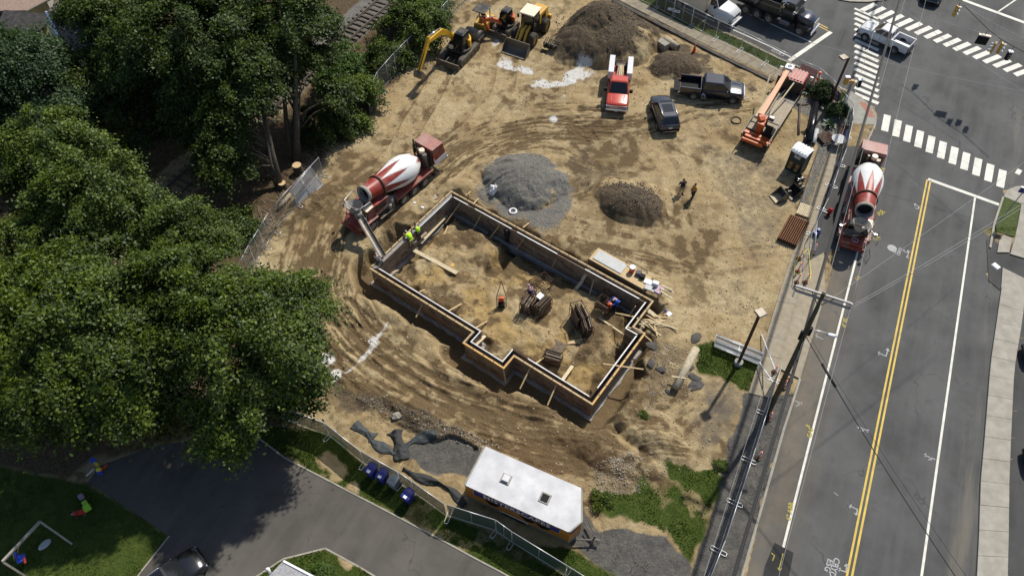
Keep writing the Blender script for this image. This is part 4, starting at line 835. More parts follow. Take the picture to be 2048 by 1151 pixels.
# clipped shrubs and spiky plants at the corner bed
for i, (u, v, r, lab) in enumerate(((1643, 190, 0.95, 'round clipped shrub beside the dark light pole at the corner bed, the upper of two'), (1671, 229, 0.90, 'round clipped shrub below the light pole base, the lower of two'))):
    b = G(u, v + 6, 0); c = (b.x, b.y, r * 0.85); tree('clipped_shrub', lab, 'shrub', (b.x, b.y, 0), [(c, (r, r, r * 0.85), 1)], 90, 90, 0.33, 0.075, 'leaf_box', 260 + i, 0.06, kbr=10, group='round clipped shrubs', flat=0.6)
def yucca(u, v, r, n, label, seed):
    b = on(u, v); root = thing('spiky_plant', label, 'plant', tuple(b), 0, 'spiky plants in the corner bed'); mb = MB(); g = np.random.default_rng(seed)
    for i in range(n):
        a = g.uniform(0, 2 * math.pi); e = g.uniform(0.2, 1.35); l = r * g.uniform(0.7, 1.15); d = Vector((math.cos(a) * math.cos(e), math.sin(a) * math.cos(e), math.sin(e))); s = Vector((-math.sin(a), math.cos(a), 0)) * 0.03
        m1 = d * l * 0.55 + Vector((0, 0, 0.05)); tip = d * l - Vector((0, 0, 0.16 * l)); mb.add([-s, s, m1 + s * 1.2, m1 - s * 1.2, tip], [(0, 1, 2, 3), (3, 2, 4)], 0)
    o = mb.build('foliage', 'leaf_yucca', root, fix=False)
    at = o.data.color_attributes.new('leaf', 'FLOAT_COLOR', 'POINT'); k = len(o.data.vertices); c = np.repeat(g.random(k // 5 + 1), 5)[:k]; at.data.foreach_set('color', np.stack([c, c, c, np.ones(k)], -1).astype(np.float32).reshape(-1))
yucca(1617, 186, 1.15, 190, 'dark spiky plant beside the truck cab, leftmost in the corner bed', 1); yucca(1650, 213, 0.95, 150, 'spiky plant between the two round shrubs', 2); yucca(1658, 252, 0.85, 130, 'spiky plant below the lower round shrub', 3)
for i, q in enumerate(((300, 215, 3.5, 3.2, 2.8, 3.2, 'dark understorey tree below the oak in the deep shade'), (410, 250, 3.5, 2.6, 2.4, 3.0, 'understorey tree between the oak and the twin ash'), (250, 130, 5, 3.2, 3.0, 3.4, 'dark tree left of the oak crown'))): tree('understorey_tree', q[6], 'tree', gb(q[0], q[1], 0), [lobe(*q[:6], 1)], 90, 140, 1.0, .16, 'leaf_deep', 290 + i, .12, kbr=10)
b_ = on(650, 1150); tree('clipped_shrub', 'bright green shrub on the small lawn at the bottom edge beside the grey roof', 'shrub', (b_.x, b_.y, 0), [((b_.x, b_.y, 0.5), (0.75, 0.6, 0.5), 1)], 50, 100, 0.3, 0.07, 'leaf_bright', 270, 0.05, kbr=6, flat=0.6)
for i, (u, v, r, lab) in enumerate(((1202, 1005, 0.7, 'leafy weed clump beside the white roof of the trailer'), (1438, 932, 0.35, 'single dark weed at the edge of the grassy patch'), (1285, 829, 0.22, 'tiny weed sprouting by the corner of the excavation'))):
    b = on(u, v); tree('weed', lab, 'plant', (b.x, b.y, b.z), [((b.x, b.y, b.z + r * 0.4), (r * 1.2, r, r * 0.5), 1)], 16, 60, 0.3, 0.07, 'leaf_maple', 280 + i, 0.02, kbr=4)

# grass blades (stuff)
def blades(name, polys, dens, h, seed):
    g = np.random.default_rng(seed); PP = []
    for poly in polys:
        x0, x1 = min(p[0] for p in poly), max(p[0] for p in poly); y0, y1 = min(p[1] for p in poly), max(p[1] for p in poly); x0, x1, y0, y1 = max(x0, -45), min(x1, 48), max(y0, 12), min(y1, 80)
        n = int((x1 - x0) * (y1 - y0) * dens); x = g.uniform(x0, x1, n); y = g.uniform(y0, y1, n); k = inpoly(x, y, poly); PP.append(np.stack([x[k], y[k]], 1))
    P = np.concatenate(PP); ii = np.clip(np.searchsorted(gx, P[:, 0]) - 1, 0, nx - 2); jj = np.clip(np.searchsorted(gy, P[:, 1]) - 1, 0, ny - 2)
    keep = grass[ii, jj] > g.uniform(0.25, 0.9, len(P)); P = P[keep]; z = Z[ii, jj][keep]; n = len(P)
    S = h * g.uniform(0.5, 1.4, n) * (0.6 + 0.9 * vnoise(P[:, 0], P[:, 1], 0.8, 3)); Q = np.stack([P[:, 0], P[:, 1], z + S * 0.35], 1); a = g.uniform(0, 6.283, n); N = np.stack([np.cos(a), np.sin(a), g.uniform(0.1, 1.1, n)], 1)
    o = leaf_mesh(name, Q, N, S, 0.45 + 0.8 * (vnoise(P[:, 0], P[:, 1], 1.3, 8) - 0.5) + g.normal(size=n) * 0.18, 'grass_blade'); tag(o, kind='stuff')
blades('grass', [STRIP, GR_B, GR_P, VERGE, ISLE], 320, 0.042, 301); blades('grass', [GR_R], 170, 0.045, 302); blades('grass', [GR_T], 120, 0.06, 303); blades('grass', [LAWN_L], 90, 0.045, 304)
# ------------------------------------------------------------------ the concrete forms of the foundation
def panel_mat():
    m = bpy.data.materials.new('form_plywood'); m.use_nodes = True; t = m.node_tree; L = t.links.new; b = t.nodes['Principled BSDF']; b.inputs['Roughness'].default_value = 0.75
    tc = nd(t, 'TexCoord'); s = nd(t, 'SeparateXYZ'); L(tc.outputs['Object'], s.inputs[0]); ad = nd(t, 'Math', operation='ADD'); L(s.outputs[0], ad.inputs[0]); L(s.outputs[1], ad.inputs[1]); c = nd(t, 'CombineXYZ'); L(ad.outputs[0], c.inputs[0]); L(s.outputs[2], c.inputs[1])
    br = nd(t, 'TexBrick'); L(c.outputs[0], br.inputs['Vector']); br.inputs['Scale'].default_value = 1; br.inputs['Brick Width'].default_value = 0.61; br.inputs['Row Height'].default_value = 0.305; br.inputs['Mortar Size'].default_value = 0.012; br.offset = 0.0
    br.inputs['Color1'].default_value = (0.115, 0.074, 0.047, 1); br.inputs['Color2'].default_value = (0.30, 0.20, 0.125, 1); br.inputs['Mortar'].default_value = (0.03, 0.022, 0.016, 1); br.inputs['Bias'].default_value = -0.1
    n = nd(t, 'TexNoise'); n.inputs['Scale'].default_value = 1.8; n.inputs['Detail'].default_value = 8; n.inputs['Roughness'].default_value = 0.7; L(tc.outputs['Object'], n.inputs['Vector'])
    r = nd(t, 'MapRange'); r.inputs['From Min'].default_value = 0.42; r.inputs['From Max'].default_value = 0.62; r.inputs['To Max'].default_value = 0.75; L(n.outputs['Fac'], r.inputs['Value'])
    mx = nd(t, 'MixRGB'); L(r.outputs['Result'], mx.inputs[0]); L(br.outputs['Color'], mx.inputs[1]); mx.inputs[2].default_value = (0.27, 0.225, 0.175, 1); L(mx.outputs[0], b.inputs['Base Color'])
    bp = nd(t, 'Bump'); bp.inputs['Strength'].default_value = 0.5; bp.inputs['Distance'].default_value = 0.02; L(br.outputs['Fac'], bp.inputs['Height']); bp.invert = True; L(bp.outputs['Normal'], b.inputs['Normal']); MATS['form_plywood'] = m
panel_mat()
mat('rail_white', (0.64, 0.63, 0.61), 0.4, var=0.12, dirt=0.35); mat('concrete_wet', (0.24, 0.235, 0.22), 0.5, var=0.25, scale=5, bump=0.3); mat('footing_concrete', (0.30, 0.29, 0.27), 0.9, var=0.25, scale=3, bump=0.4, dirt=0.5)
fw = thing('foundation_formwork', 'long plywood concrete formwork with white rails and timber walers enclosing the excavated foundation', 'formwork', (0, 0, 0), FTH)
_ctr = (sum(p[0] for p in FWL) / 10, sum(p[1] for p in FWL) / 10)
def offs(d):
    """outline moved outwards by d, in the building's axes"""
    ar = sum(FWL[i][0] * FWL[(i + 1) % 10][1] - FWL[(i + 1) % 10][0] * FWL[i][1] for i in range(10)); sgn = 1 if ar > 0 else -1; cc = []
    for i in range(10):
        p, q = FWL[i], FWL[(i + 1) % 10]
        if i % 2 == 0: cc.append(_cc[i] - sgn * d * (1 if q[0] > p[0] else -1))
        else: cc.append(_cc[i] + sgn * d * (1 if q[1] > p[1] else -1))
    return [((cc[i - 1], cc[i]) if i % 2 == 0 else (cc[i], cc[i - 1])) for i in range(10)]
def wall_piece(i, d0, d1, z0, z1, name, m, t0=0.0, t1=1.0, bump=None):
    A, B = offs(d0), offs(d1); mb = MB(); a0, a1, b0, b1 = [Vector(q) for q in (A[i], A[(i + 1) % 10], B[i], B[(i + 1) % 10])]
    mb.prism([tuple(a0.lerp(a1, t0)), tuple(a0.lerp(a1, t1)), tuple(b0.lerp(b1, t1)), tuple(b0.lerp(b1, t0))], z0, z1); return mb.build(name, m, fw)
ZB = -1.18; TIE = []
for i in range(10):
    wall_piece(i, 0.105, 0.16, ZB, ZT, 'form_panel', 'form_plywood'); wall_piece(i, -0.215, -0.155, ZB, ZT - 0.02, 'form_panel', 'form_plywood')
    wall_piece(i, 0.165, 0.265, ZT - 0.10, ZT + 0.035, 'waler', 'lumber_orange' if i in (3, 5, 6) else 'lumber', 0.0 if i != 9 else 0.02, 1.0)
    # footing with a ragged top edge
    A, B = offs(0.42), offs(-0.45); mb = MB(); a0, a1, b0, b1 = [Vector(q) for q in (A[i], A[(i + 1) % 10], B[i], B[(i + 1) % 10])]; n = max(3, int((a1 - a0).length / 0.5)); vs = []; fs = []
    for k in range(n + 1):
        t = k / n; j = (random.uniform(-0.10, 0.10), random.uniform(-0.06, 0.06)) if 0 < k < n else (0, 0); nrm = (a0 - b0).normalized() * 0
        p, q = a0.lerp(a1, t), b0.lerp(b1, t); e = (p - q).normalized(); p = p + e * j[0]; q = q + e * j[1]; zz = -1.16 + random.uniform(-0.05, 0.03)
        vs += [(p.x, p.y, -1.9), (p.x, p.y, zz), (q.x, q.y, zz), (q.x, q.y, -1.9)]
    for k in range(n):
        for f in range(3): fs.append((k * 4 + f, k * 4 + f + 1, k * 4 + 5 + f, k * 4 + 4 + f))
    mb.add(vs, fs); mb.build('footing', 'footing_concrete', fw)
    # ties along the top
    p, q = Vector(offs(0.215)[i]), Vector(offs(0.215)[(i + 1) % 10]); k = max(1, int((q - p).length / 0.80)); e = (q - p).normalized()
    for j in range(1, k):
        c = p.lerp(q, j / k)
        if not TIE: TIE.append(MB().box((0, 0, 0), (0.05, 0.14, 0.03)).build('tie_clamp', 'black_steel', fw)); o = TIE[0]
        else: o = TIE[0].copy(); COL.objects.link(o)
        o.location = (c.x, c.y, ZT + 0.045); o.rotation_euler.z = 0 if abs(e.x) > 0.5 else math.pi / 2
for i, t0, t1 in ((1, 0, 1), (2, 0, 1), (3, 0.02, 0.86), (4, 0.02, 0.80), (5, 0, 1), (6, 0, 1), (7, 0, 1), (8, 0, 0.98), (0, 0.01, 0.09), (0, 0.13, 0.33), (0, 0.36, 0.57), (0, 0.71, 0.97)):
    wall_piece(i, -0.225, -0.135, ZT - 0.018, ZT + 0.02, 'top_rail', 'rail_white', t0, t1)
wall_piece(4, -0.26, -0.14, ZT - 0.018, ZT + 0.01, 'top_rail', 'rust_dark', 0.81, 1.0); wall_piece(3, -0.26, -0.14, ZT - 0.018, ZT + 0.01, 'top_rail', 'rust_dark', 0.87, 1.0)
wall_piece(9, -0.15, 0.10, ZB, ZT - 0.06, 'concrete_fill', 'concrete_wet', 0.0, 1.0); wall_piece(9, -0.21, -0.13, ZT - 0.018, ZT + 0.01, 'top_rail', 'galvanised', 0.45, 0.97)
wall_piece(0, -0.15, 0.10, ZB, ZT - 0.45, 'concrete_fill', 'concrete_wet', 0.0, 0.1)
def loc(p): q = w2f(p[0], p[1]); return Vector((q[0], q[1], p[2]))
def brace(u0, v0, z0, u1, v1, z1, w=0.09, h=0.05, m='lumber'):
    mb = MB(); mb.bar(loc(G(u0, v0, zi(z0))), loc(G(u1, v1, zi(z1))), w, h); mb.build('brace', m, fw)
for a in ((921, 405, .55, 891, 446, -1.2), (963, 428, .5, 946, 459, -1.25), (1000, 449, .5, 978, 479, -1.2), (1047, 478, .5, 1032, 500, -1.3), (1114, 511, .4, 1105, 534, -1.25), (1191, 549, .4, 1178, 592, -1.3)): brace(*a)
for a in ((1181, 535, .72, 1164, 560, -.2), (1165, 561, -.25, 1149, 581, -1.2)): brace(*a, w=0.26, h=0.05, m='lumber_pale')
for a in ((1060, 736, .5, 1040, 777, -.2), (1114, 766, .5, 1095, 810, -.1), (1006, 735, .6, 1012, 766, -1.3), (760, 545, .3, 748, 560, -.3), (850, 598, .4, 832, 634, -.2)): brace(*a)
for a in ((952, 655, .3, 974, 642, -.9), (1069, 728, .4, 1099, 707, -.9), (838, 584, .4, 850, 579, -.6), (893, 624, .4, 923, 607, -.7), (1254, 656, .4, 1243, 670, -1), (784, 545, 0, 797, 540, -.6), (843, 452, .3, 852, 466, -.9), (1271, 612, .4, 1258, 632, -.9)): brace(*a, w=0.10)
brace(1123, 762, .3, 1145, 731, -.7, w=0.24, m='lumber_pale'); brace(948, 692, .2, 970, 671, -.6, w=0.26, m='lumber_pale')
for a in ((936, 388, .5, 942, 382, .1), (946, 408, .7, 957, 397, .2), (931, 388.5, .3, 940, 390, .3), (1046, 455, .6, 1058, 446, .1), (1253, 652, .6, 1282, 666, .72), (1282, 664, .6, 1303, 682, .1), (1206, 727, .6, 1287, 738, .85)): brace(*a)
brace(812, 500, -.28, 852, 464, -.28, w=0.3, h=0.05, m='lumber_weathered'); brace(841, 486, -1.05, 893, 431, -1.05, w=0.28, h=0.06, m='lumber_pale')
# ------------------------------------------------------------------ vehicles (local +x is forward, origin on the ground)
_wc = {}
def wheel(par, x, y, z, r, w, rim='alloy', side=1, name='wheel'):
    k = (r, w, rim)
    if k not in _wc:
        a = MB(); h = w / 2; a.lathe([(-h, r * 0.60), (-h, r * 0.92), (-h * 0.7, r), (h * 0.7, r), (h, r * 0.92), (h, r * 0.60)], (0, 0, 0), (0, 1, 0), 24)
        for i in range(18):
            t = i * math.pi / 9; a.box((r * 0.99 * math.cos(t), 0, r * 0.99 * math.sin(t)), (r * 0.05, w * 0.8, r * 0.12), rot=Matrix.Rotation(-t, 4, 'Y'))
        b = MB(); b.lathe([(-h * 0.8, 0.01), (-h * 0.8, r * 0.62), (h * 0.75, r * 0.62), (h * 0.80, r * 0.55), (h * 0.35, r * 0.45), (h * 0.30, r * 0.2), (h * 0.6, r * 0.17), (h * 0.6, 0.01)], (0, 0, 0), (0, 1, 0), 20)
        if rim == 'alloy':
            for i in range(6): t = i * math.pi / 3; b.bar((r * 0.1 * math.cos(t), h * 0.66, r * 0.1 * math.sin(t)), (r * 0.57 * math.cos(t), h * 0.72, r * 0.57 * math.sin(t)), r * 0.13, 0.03, up=(0, 1, 0))
        o = a.build('wheel', 'tyre'); p = b.build('rim', rim); _wc[k] = (o.data, p.data); bpy.data.objects.remove(o); bpy.data.objects.remove(p)
    o = bpy.data.objects.new(name, _wc[k][0]); COL.objects.link(o); o.parent = par; o.location = (x, y, z)
    if side < 0: o.rotation_euler.z = math.pi
    p = bpy.data.objects.new('rim', _wc[k][1]); COL.objects.link(p); p.parent = o; return o
def part(par, name, m, fn, bevel=0.0):
    b = MB(); fn(b); return b.build(name, m, par, bevel=bevel)
def pbox(par, name, m, c, d, bevel=0.0, **k): return part(par, name, m, lambda b: b.box(c, d, **k), bevel)
def sec(x, hw, zb, zt, r=0.10):
    return [(x, hw * 0.94, zb), (x, hw, zb + 0.16), (x, hw, zt - r * 1.3), (x, hw - r * 0.35, zt - r * 0.4), (x, hw - r * 1.3, zt), (x, 0, zt + 0.015), (x, -hw + r * 1.3, zt), (x, -hw + r * 0.35, zt - r * 0.4), (x, -hw, zt - r * 1.3), (x, -hw, zb + 0.16), (x, -hw * 0.94, zb)]
def arches(b, xs, hw, r, mi):
    for x in xs:
        for s in (1, -1): b.cyl((x, s * (hw - 0.28), r * 1.03), (x, s * (hw + 0.004), r * 1.03), r * 1.17, n=22, mi=mi)
def greenhouse(root, paint, x0, x1, r0, r1, zb, zr, hw, hr, sides=2, glass='glass_dark', roofrib=False):
    """cab: x0..x1 base, r0..r1 roof; paint frame with glass panes set just proud"""
    def cab(b):
        B = [(x0, hw, zb), (x1, hw, zb), (x1, -hw, zb), (x0, -hw, zb)]; T = [(r0, hr, zr - .05), (r1, hr, zr - .05), (r1, -hr, zr - .05), (r0, -hr, zr - .05)]; U = [(r0 + .1, hr - .1, zr), (r1 - .12, hr - .1, zr), (r1 - .12, -hr + .1, zr), (r0 + .1, -hr + .1, zr)]
        b.loft([B, T, U])
        if roofrib:
            for k in range(5): y = (k - 2) * hr * 0.36; b.bar((r0 + .15, y, zr + .004), (r1 - .18, y, zr + .004), 0.05, 0.014)
    part(root, 'cab_roof', paint, cab, 0.03)
    def pane(name, a, b_, c, d, ins=(0.06, 0.06, 0.08, 0.08)):
        a, b_, c, d = map(Vector, (a, b_, c, d)); n = (b_ - a).cross(d - a).normalized()
        def lerp2(s, t): return (a.lerp(b_, s)).lerp(d.lerp(c, s), t)
        q = [lerp2(ins[0], ins[2]), lerp2(1 - ins[1], ins[2]), lerp2(1 - ins[1], 1 - ins[3]), lerp2(ins[0], 1 - ins[3])]
        part(root, name, glass, lambda m: m.add([p + n * 0.012 for p in q] + [p - n * 0.02 for p in q], [(0, 1, 2, 3), (7, 6, 5, 4), (0, 4, 5, 1), (1, 5, 6, 2), (2, 6, 7, 3), (3, 7, 4, 0)]))
    zt = zr - .05
    pane('windscreen', (x1, -hw, zb), (x1, hw, zb), (r1, hr, zt), (r1, -hr, zt), (.05, .05, .06, .06)); pane('rear_window', (x0, hw, zb), (x0, -hw, zb), (r0, -hr, zt), (r0, hr, zt), (.08, .08, .12, .12))
    for s in (1, -1):
        for k in range(sides):
            f0, f1 = k / sides, (k + 1) / sides; a = (x0 + (x1 - x0) * f0, s * hw, zb); b_ = (x0 + (x1 - x0) * f1, s * hw, zb); c = (r0 + (r1 - r0) * f1, s * hr, zt); d = (r0 + (r1 - r0) * f0, s * hr, zt)
            if s > 0: a, b_, c, d = b_, a, d, c
            pane('side_window', a, b_, c, d, (.05, .05, .10, .12))
def mirrors(root, x, hw, z, m, big=1.0):
    for s in (1, -1): part(root, 'mirror', m, lambda b: (b.box((x, s * (hw + 0.16 * big), z), (0.14 * big, 0.22 * big, 0.24 * big)), b.bar((x, s * (hw - 0.05), z - 0.05), (x, s * (hw + 0.12), z - 0.03), 0.05, 0.05)), 0.03)
def lights(root, L, hw, zf, zr_, clear='lamp_clear'):
    for s in (1, -1):
        pbox(root, 'headlight', clear, (L / 2 - 0.07, s * (hw - 0.20), zf), (0.2, 0.34, 0.22), 0.03); pbox(root, 'tail_light', 'lamp_red', (-L / 2 + 0.01, s * (hw - 0.09), zr_), (0.08, 0.16, 0.34), 0.02)

def pickup(name, label, loc, rz, paint, L=5.85, hw=1.0, wb=3.6, cab=2.3, hood=1.25, roof=1.90, r=0.40, chrome=True, open_gate=False, bed=True, sides=2, rim='alloy', ribs=False, group=None, bigm=1.0, bedliner='black_plastic'):
    root = thing(name, label, 'pickup', loc, rz, group); xf = L / 2 - 0.95; xr = xf - wb; xc1 = L / 2 - hood; xc0 = xc1 - cab - 0.35; zb = 0.42; belt = 1.18
    def body(b):
        st = [(xc0, hw, zb, belt), (xc1 - 0.15, hw, zb, belt + .01), (xc1 + 0.1, hw - .01, zb, belt + .0), (L / 2 - 0.35, hw - 0.03, zb, belt - .06), (L / 2 - 0.10, hw - 0.07, zb, belt - .12), (L / 2 - 0.02, hw - 0.12, zb + .05, belt - .24)]
        b.loft([sec(*s) for s in st], 0, True); b.box((xr - 0.1, 0, zb + .08), (L / 2 + xr + 1.0, 2 * hw * 0.8, 0.18), mi=1)
        arches(b, (xf, xr), hw, r, 1)
        for s in (1, -1): b.bar((L / 2 - 0.4, s * hw * 0.55, belt - .035), (xc1 + 0.15, s * hw * 0.62, belt + .03), 0.07, 0.03); b.bar((xf - 0.6, s * (hw - .02), 0.44), (xr + 0.6, s * (hw - .02), 0.44), 0.14, 0.06, mi=1)
        for s in (1, -1):
            for xx in (xc0 + 0.02, (xc0 + xc1) / 2, xc1 - 0.08): b.box((xx, s * (hw + .001), 0.82), (0.018, 0.008, 0.62), mi=1)
        if bed:
            xb = -L / 2
            for s in (1, -1): b.loft([[(x, s * hw * .94, zb), (x, s * hw, zb + .16), (x, s * hw, belt + .03), (x, s * (hw - .02), belt + .07), (x, s * (hw - .13), belt + .07), (x, s * (hw - .13), zb)] for x in (xb, xc0 - 0.03)])
            b.box((xc0 - 0.07, 0, (belt + zb) / 2 + .05), (0.06, 2 * hw - .27, belt - zb))
    part(root, 'body', [paint, 'black_plastic'], body)
    greenhouse(root, paint, xc0 + .03, xc1 - .02, xc0 + .16, xc1 - .78, belt, roof, hw - .07, hw - .24, sides, roofrib=ribs)
    if bed:
        part(root, 'cargo_bed', bedliner, lambda b: (b.box((-L / 4 + xc0 / 2 - .02, 0, 0.66), (xc0 + L / 2 - .10, 2 * hw - .28, 0.05)), [b.bar((-L / 2 + .08, y, .692), (xc0 - .12, y, .692), .07, .014) for y in (-.6, -.36, -.12, .12, .36, .6)]))
        if open_gate: pbox(root, 'tailgate', 'black_plastic', (-L / 2 - 0.30, 0, 0.70), (0.56, 2 * hw - .30, 0.07), 0.02)
        else: pbox(root, 'tailgate', paint, (-L / 2 + 0.03, 0, 0.93), (0.06, 2 * hw - .28, 0.60), 0.02)
    for x in (xf, xr):
        for s in (1, -1): wheel(root, x, s * (hw - .075), r, r, 0.27, rim, s)
    cm = 'chrome' if chrome else 'black_plastic'
    pbox(root, 'front_bumper', cm, (L / 2 + .03, 0, 0.56), (0.18, 2 * hw - .06, 0.24), 0.05); pbox(root, 'rear_bumper', cm, (-L / 2 - .07, 0, 0.56), (0.16, 2 * hw - .10, 0.20), 0.04)
    part(root, 'grille', cm, lambda b: [b.box((L / 2 - .005, 0, 0.72 + k * .075), (0.05, 2 * hw - .70, .035)) for k in range(4)] + [b.box((L / 2 - .02, 0, .83), (.05, .06, .3))])
    lights(root, L, hw, 0.86, 0.98); mirrors(root, xc1 - .38, hw - .05, belt + .12, 'black_plastic' if bigm > 1 else paint, bigm)
    pbox(root, 'number_plate', 'paint_white', (L / 2 + .125, 0, .52), (.012, .32, .15)); return root
def by_wheels(front, rear, hw, wb, L, side, z=0.4):
    """put a vehicle where its near-side wheels are seen; side +1 when the near side is its left"""
    a, b = G(*front, z), G(*rear, z); h = Vector((a.x - b.x, a.y - b.y)).normalized(); n = Vector((-h.y, h.x)); m = (Vector((a.x, a.y)) + Vector((b.x, b.y))) / 2; c = m - n * side * (hw - .0) - h * ((L / 2 - .95) - wb / 2)
    return (c.x, c.y, zat(c.x, c.y)), math.atan2(h.y, h.x)

l, a = by_wheels((1464, 202), (1387, 193), 1.0, 3.6, 5.85, -1); DARK = pickup('pickup_truck', 'dark navy crew cab pickup with its tailgate lowered and a person crouching at its side', (l[0], l[1], l[2] + .0), a, 'paint_navy', open_gate=True)
l, a = by_wheels((1732, 73), (1788, 98), 0.92, 3.1, 5.2, 1); WHITE = pickup('pickup_truck', 'white pickup driving over the striped crosswalk at the junction', (l[0], l[1], ZR), a, 'paint_white', L=5.2, hw=.92, wb=3.1, cab=1.75, hood=1.25, roof=1.78, r=.38, chrome=False, sides=2, bedliner='paint_silver')
F, B_ = G(1231, 229, 0), G(1244, 113, 1.9); a = heading(B_, F); h = Vector((math.cos(a), math.sin(a), 0)); c = Vector((F.x, F.y, 0)) - h * 3.05
RED = pickup('pickup_truck', 'red heavy pickup with two long white side toolboxes and lumber in its bed', (c.x, c.y, zat(c.x, c.y)), a, 'paint_red', L=6.1, hw=1.0, wb=3.75, cab=1.45, hood=1.45, roof=2.02, r=.42, bed=False, sides=1, ribs=True, bigm=1.35)
def bedred(b):
    b.box((-1.85, 0, .78), (2.4, 1.9, .08)); b.box((-.72, 0, 1.15), (.06, 1.9, .66))
    for s in (1, -1): b.box((-1.85, s * .93, .95), (2.4, .06, .5))
part(RED, 'cargo_bed', 'paint_red', bedred)
for s in (1, -1): part(RED, 'toolbox', 'paint_white', lambda b: b.box((-1.80, s * .86, 1.55), (2.55, .50, .78)), 0.02)
part(RED, 'bed_rack', 'black_steel', lambda b: (b.bar((-2.95, -.6, 1.5), (-2.95, .6, 1.5), .05, .05), [b.bar((-2.95, y, .85), (-2.95, y, 1.5), .05, .05) for y in (-.5, .5)]))
pbox(RED, 'tool_chest', 'black_steel', (-2.65, .1, 1.05), (.55, 1.1, .5), .04)
_rl = MIXL = (c.x, c.y, zat(c.x, c.y)); _ra = a
for k, (y, m_, lab) in enumerate(((-.35, 'lumber', 'board in the bed of the red pickup, nearest its left toolbox'), (-.15, 'lumber_pale', 'board in the bed of the red pickup, second from its left toolbox'), (.05, 'lumber_pale', 'board in the bed of the red pickup, third from its left toolbox'), (.28, 'lumber_weathered', 'darkest board in the bed of the red pickup'))):
    mb = MB(); mb.bar((-2.5, -y * .6, 1.30), (-.75, -y, .95), .13, .06); tag(mb.build('board', m_, None, _rl, _ra), lab, 'board')
for s in (1, -1): pbox(RED, 'tail_light', 'lamp_red', (-3.04, s * .9, .9), (.06, .14, .3))

def suv(name, label, loc, rz, paint, L=4.85, hw=.96, roof=1.74, wb=2.85, r=.36, sunroof=True, roofpaint=None, cat='car'):
    root = thing(name, label, cat, loc, rz); xf = L / 2 - .92; xr = xf - wb; zb = .30; belt = 1.02; xc1 = L / 2 - 1.15; xc0 = -L / 2 + .12
    def body(b):
        st = [(-L / 2, hw - .14, zb + .12, belt - .08), (-L / 2 + .10, hw - .04, zb + .02, belt - .02), (-L / 2 + .5, hw, zb, belt), (xc1, hw, zb, belt), (L / 2 - .55, hw - .03, zb, belt - .09), (L / 2 - .18, hw - .12, zb, belt - .2), (L / 2, hw - .30, zb + .1, belt - .34)]
        b.loft([sec(*s, r=.14) for s in st], 0, True); arches(b, (xf, xr), hw, r, 1)
        for s in (1, -1): b.bar((xf - .5, s * (hw - .02), .33), (xr + .5, s * (hw - .02), .33), .12, .07, mi=1)
    part(root, 'body', [paint, 'black_plastic'], body)
    greenhouse(root, roofpaint or paint, xc0, xc1, xc0 + .38, xc1 - .92, belt - .03, roof, hw - .09, hw - .27, 3)
    if sunroof: pbox(root, 'sunroof', 'glass_dark', (xc0 + 1.55, 0, roof + .002), (1.05, .92, .02)); pbox(root, 'sunroof', 'glass_dark', (xc0 + 2.45, 0, roof - .002), (.32, .92, .02))
    for s in (1, -1): part(root, 'roof_rail', 'paint_silver', lambda b: b.tube([(xc0 + .5, s * (hw - .30), roof - .02), (xc0 + .6, s * (hw - .30), roof + .05), (xc1 - 1.1, s * (hw - .30), roof + .05), (xc1 - 1.0, s * (hw - .30), roof - .02)], .025))
    for x in (xf, xr):
        for s in (1, -1): wheel(root, x, s * (hw - .065), r, r, .24, 'alloy', s)
    lights(root, L - .22, hw - .12, .60, .86); mirrors(root, xc1 - .35, hw - .06, belt + .08, paint, .9)
    pbox(root, 'rear_bumper', 'black_plastic', (-L / 2 - .02, 0, .46), (.14, 2 * hw - .2, .22), .05); pbox(root, 'number_plate', 'paint_white', (-L / 2 - .02, 0, .78), (.015, .34, .16)); pbox(root, 'front_bumper', 'black_plastic', (L / 2 - .06, 0, .42), (.14, 2 * hw - .5, .22), .05)
    pbox(root, 'bumper_trim', 'chrome', (-L / 2 - .095, 0, .46), (.012, 1.3, .04)); return root
F, B_ = G(1319, 192, .8), G(1338, 262, .25); a = heading(B_, F); c = (F + B_) / 2; suv('parked_suv', 'dark grey estate car with silver roof rails and sunroof parked on the dirt', (c.x, c.y, zat(c.x, c.y)), a, 'paint_grey', L=4.6, roof=1.66)
c = G(1861, 2, .3); suv('dark_car', 'black car waiting at the top edge of the photo by the junction', (c.x + .9, c.y + 1.6, ZR), R(240), 'paint_black', L=4.7)
c = G(352, 1128, .8); suv('parked_car', 'glossy black car on the shaded driveway at the bottom edge', (c.x - .3, c.y - .9, 0.01), R(42), 'paint_black', L=4.5, roof=1.45, hw=.92, sunroof=False)
for (u, v, lab) in ((2052, 706, 'dark car nosing in at the right edge beyond the pavement, the upper of two'), (2055, 918, 'dark car nosing in at the right edge beyond the pavement, the lower of two')):
    c = G(u, v, .4); suv('parked_car', lab, (c.x + 2.1, c.y - .4, -.07), R(168), 'paint_navy', L=4.6)

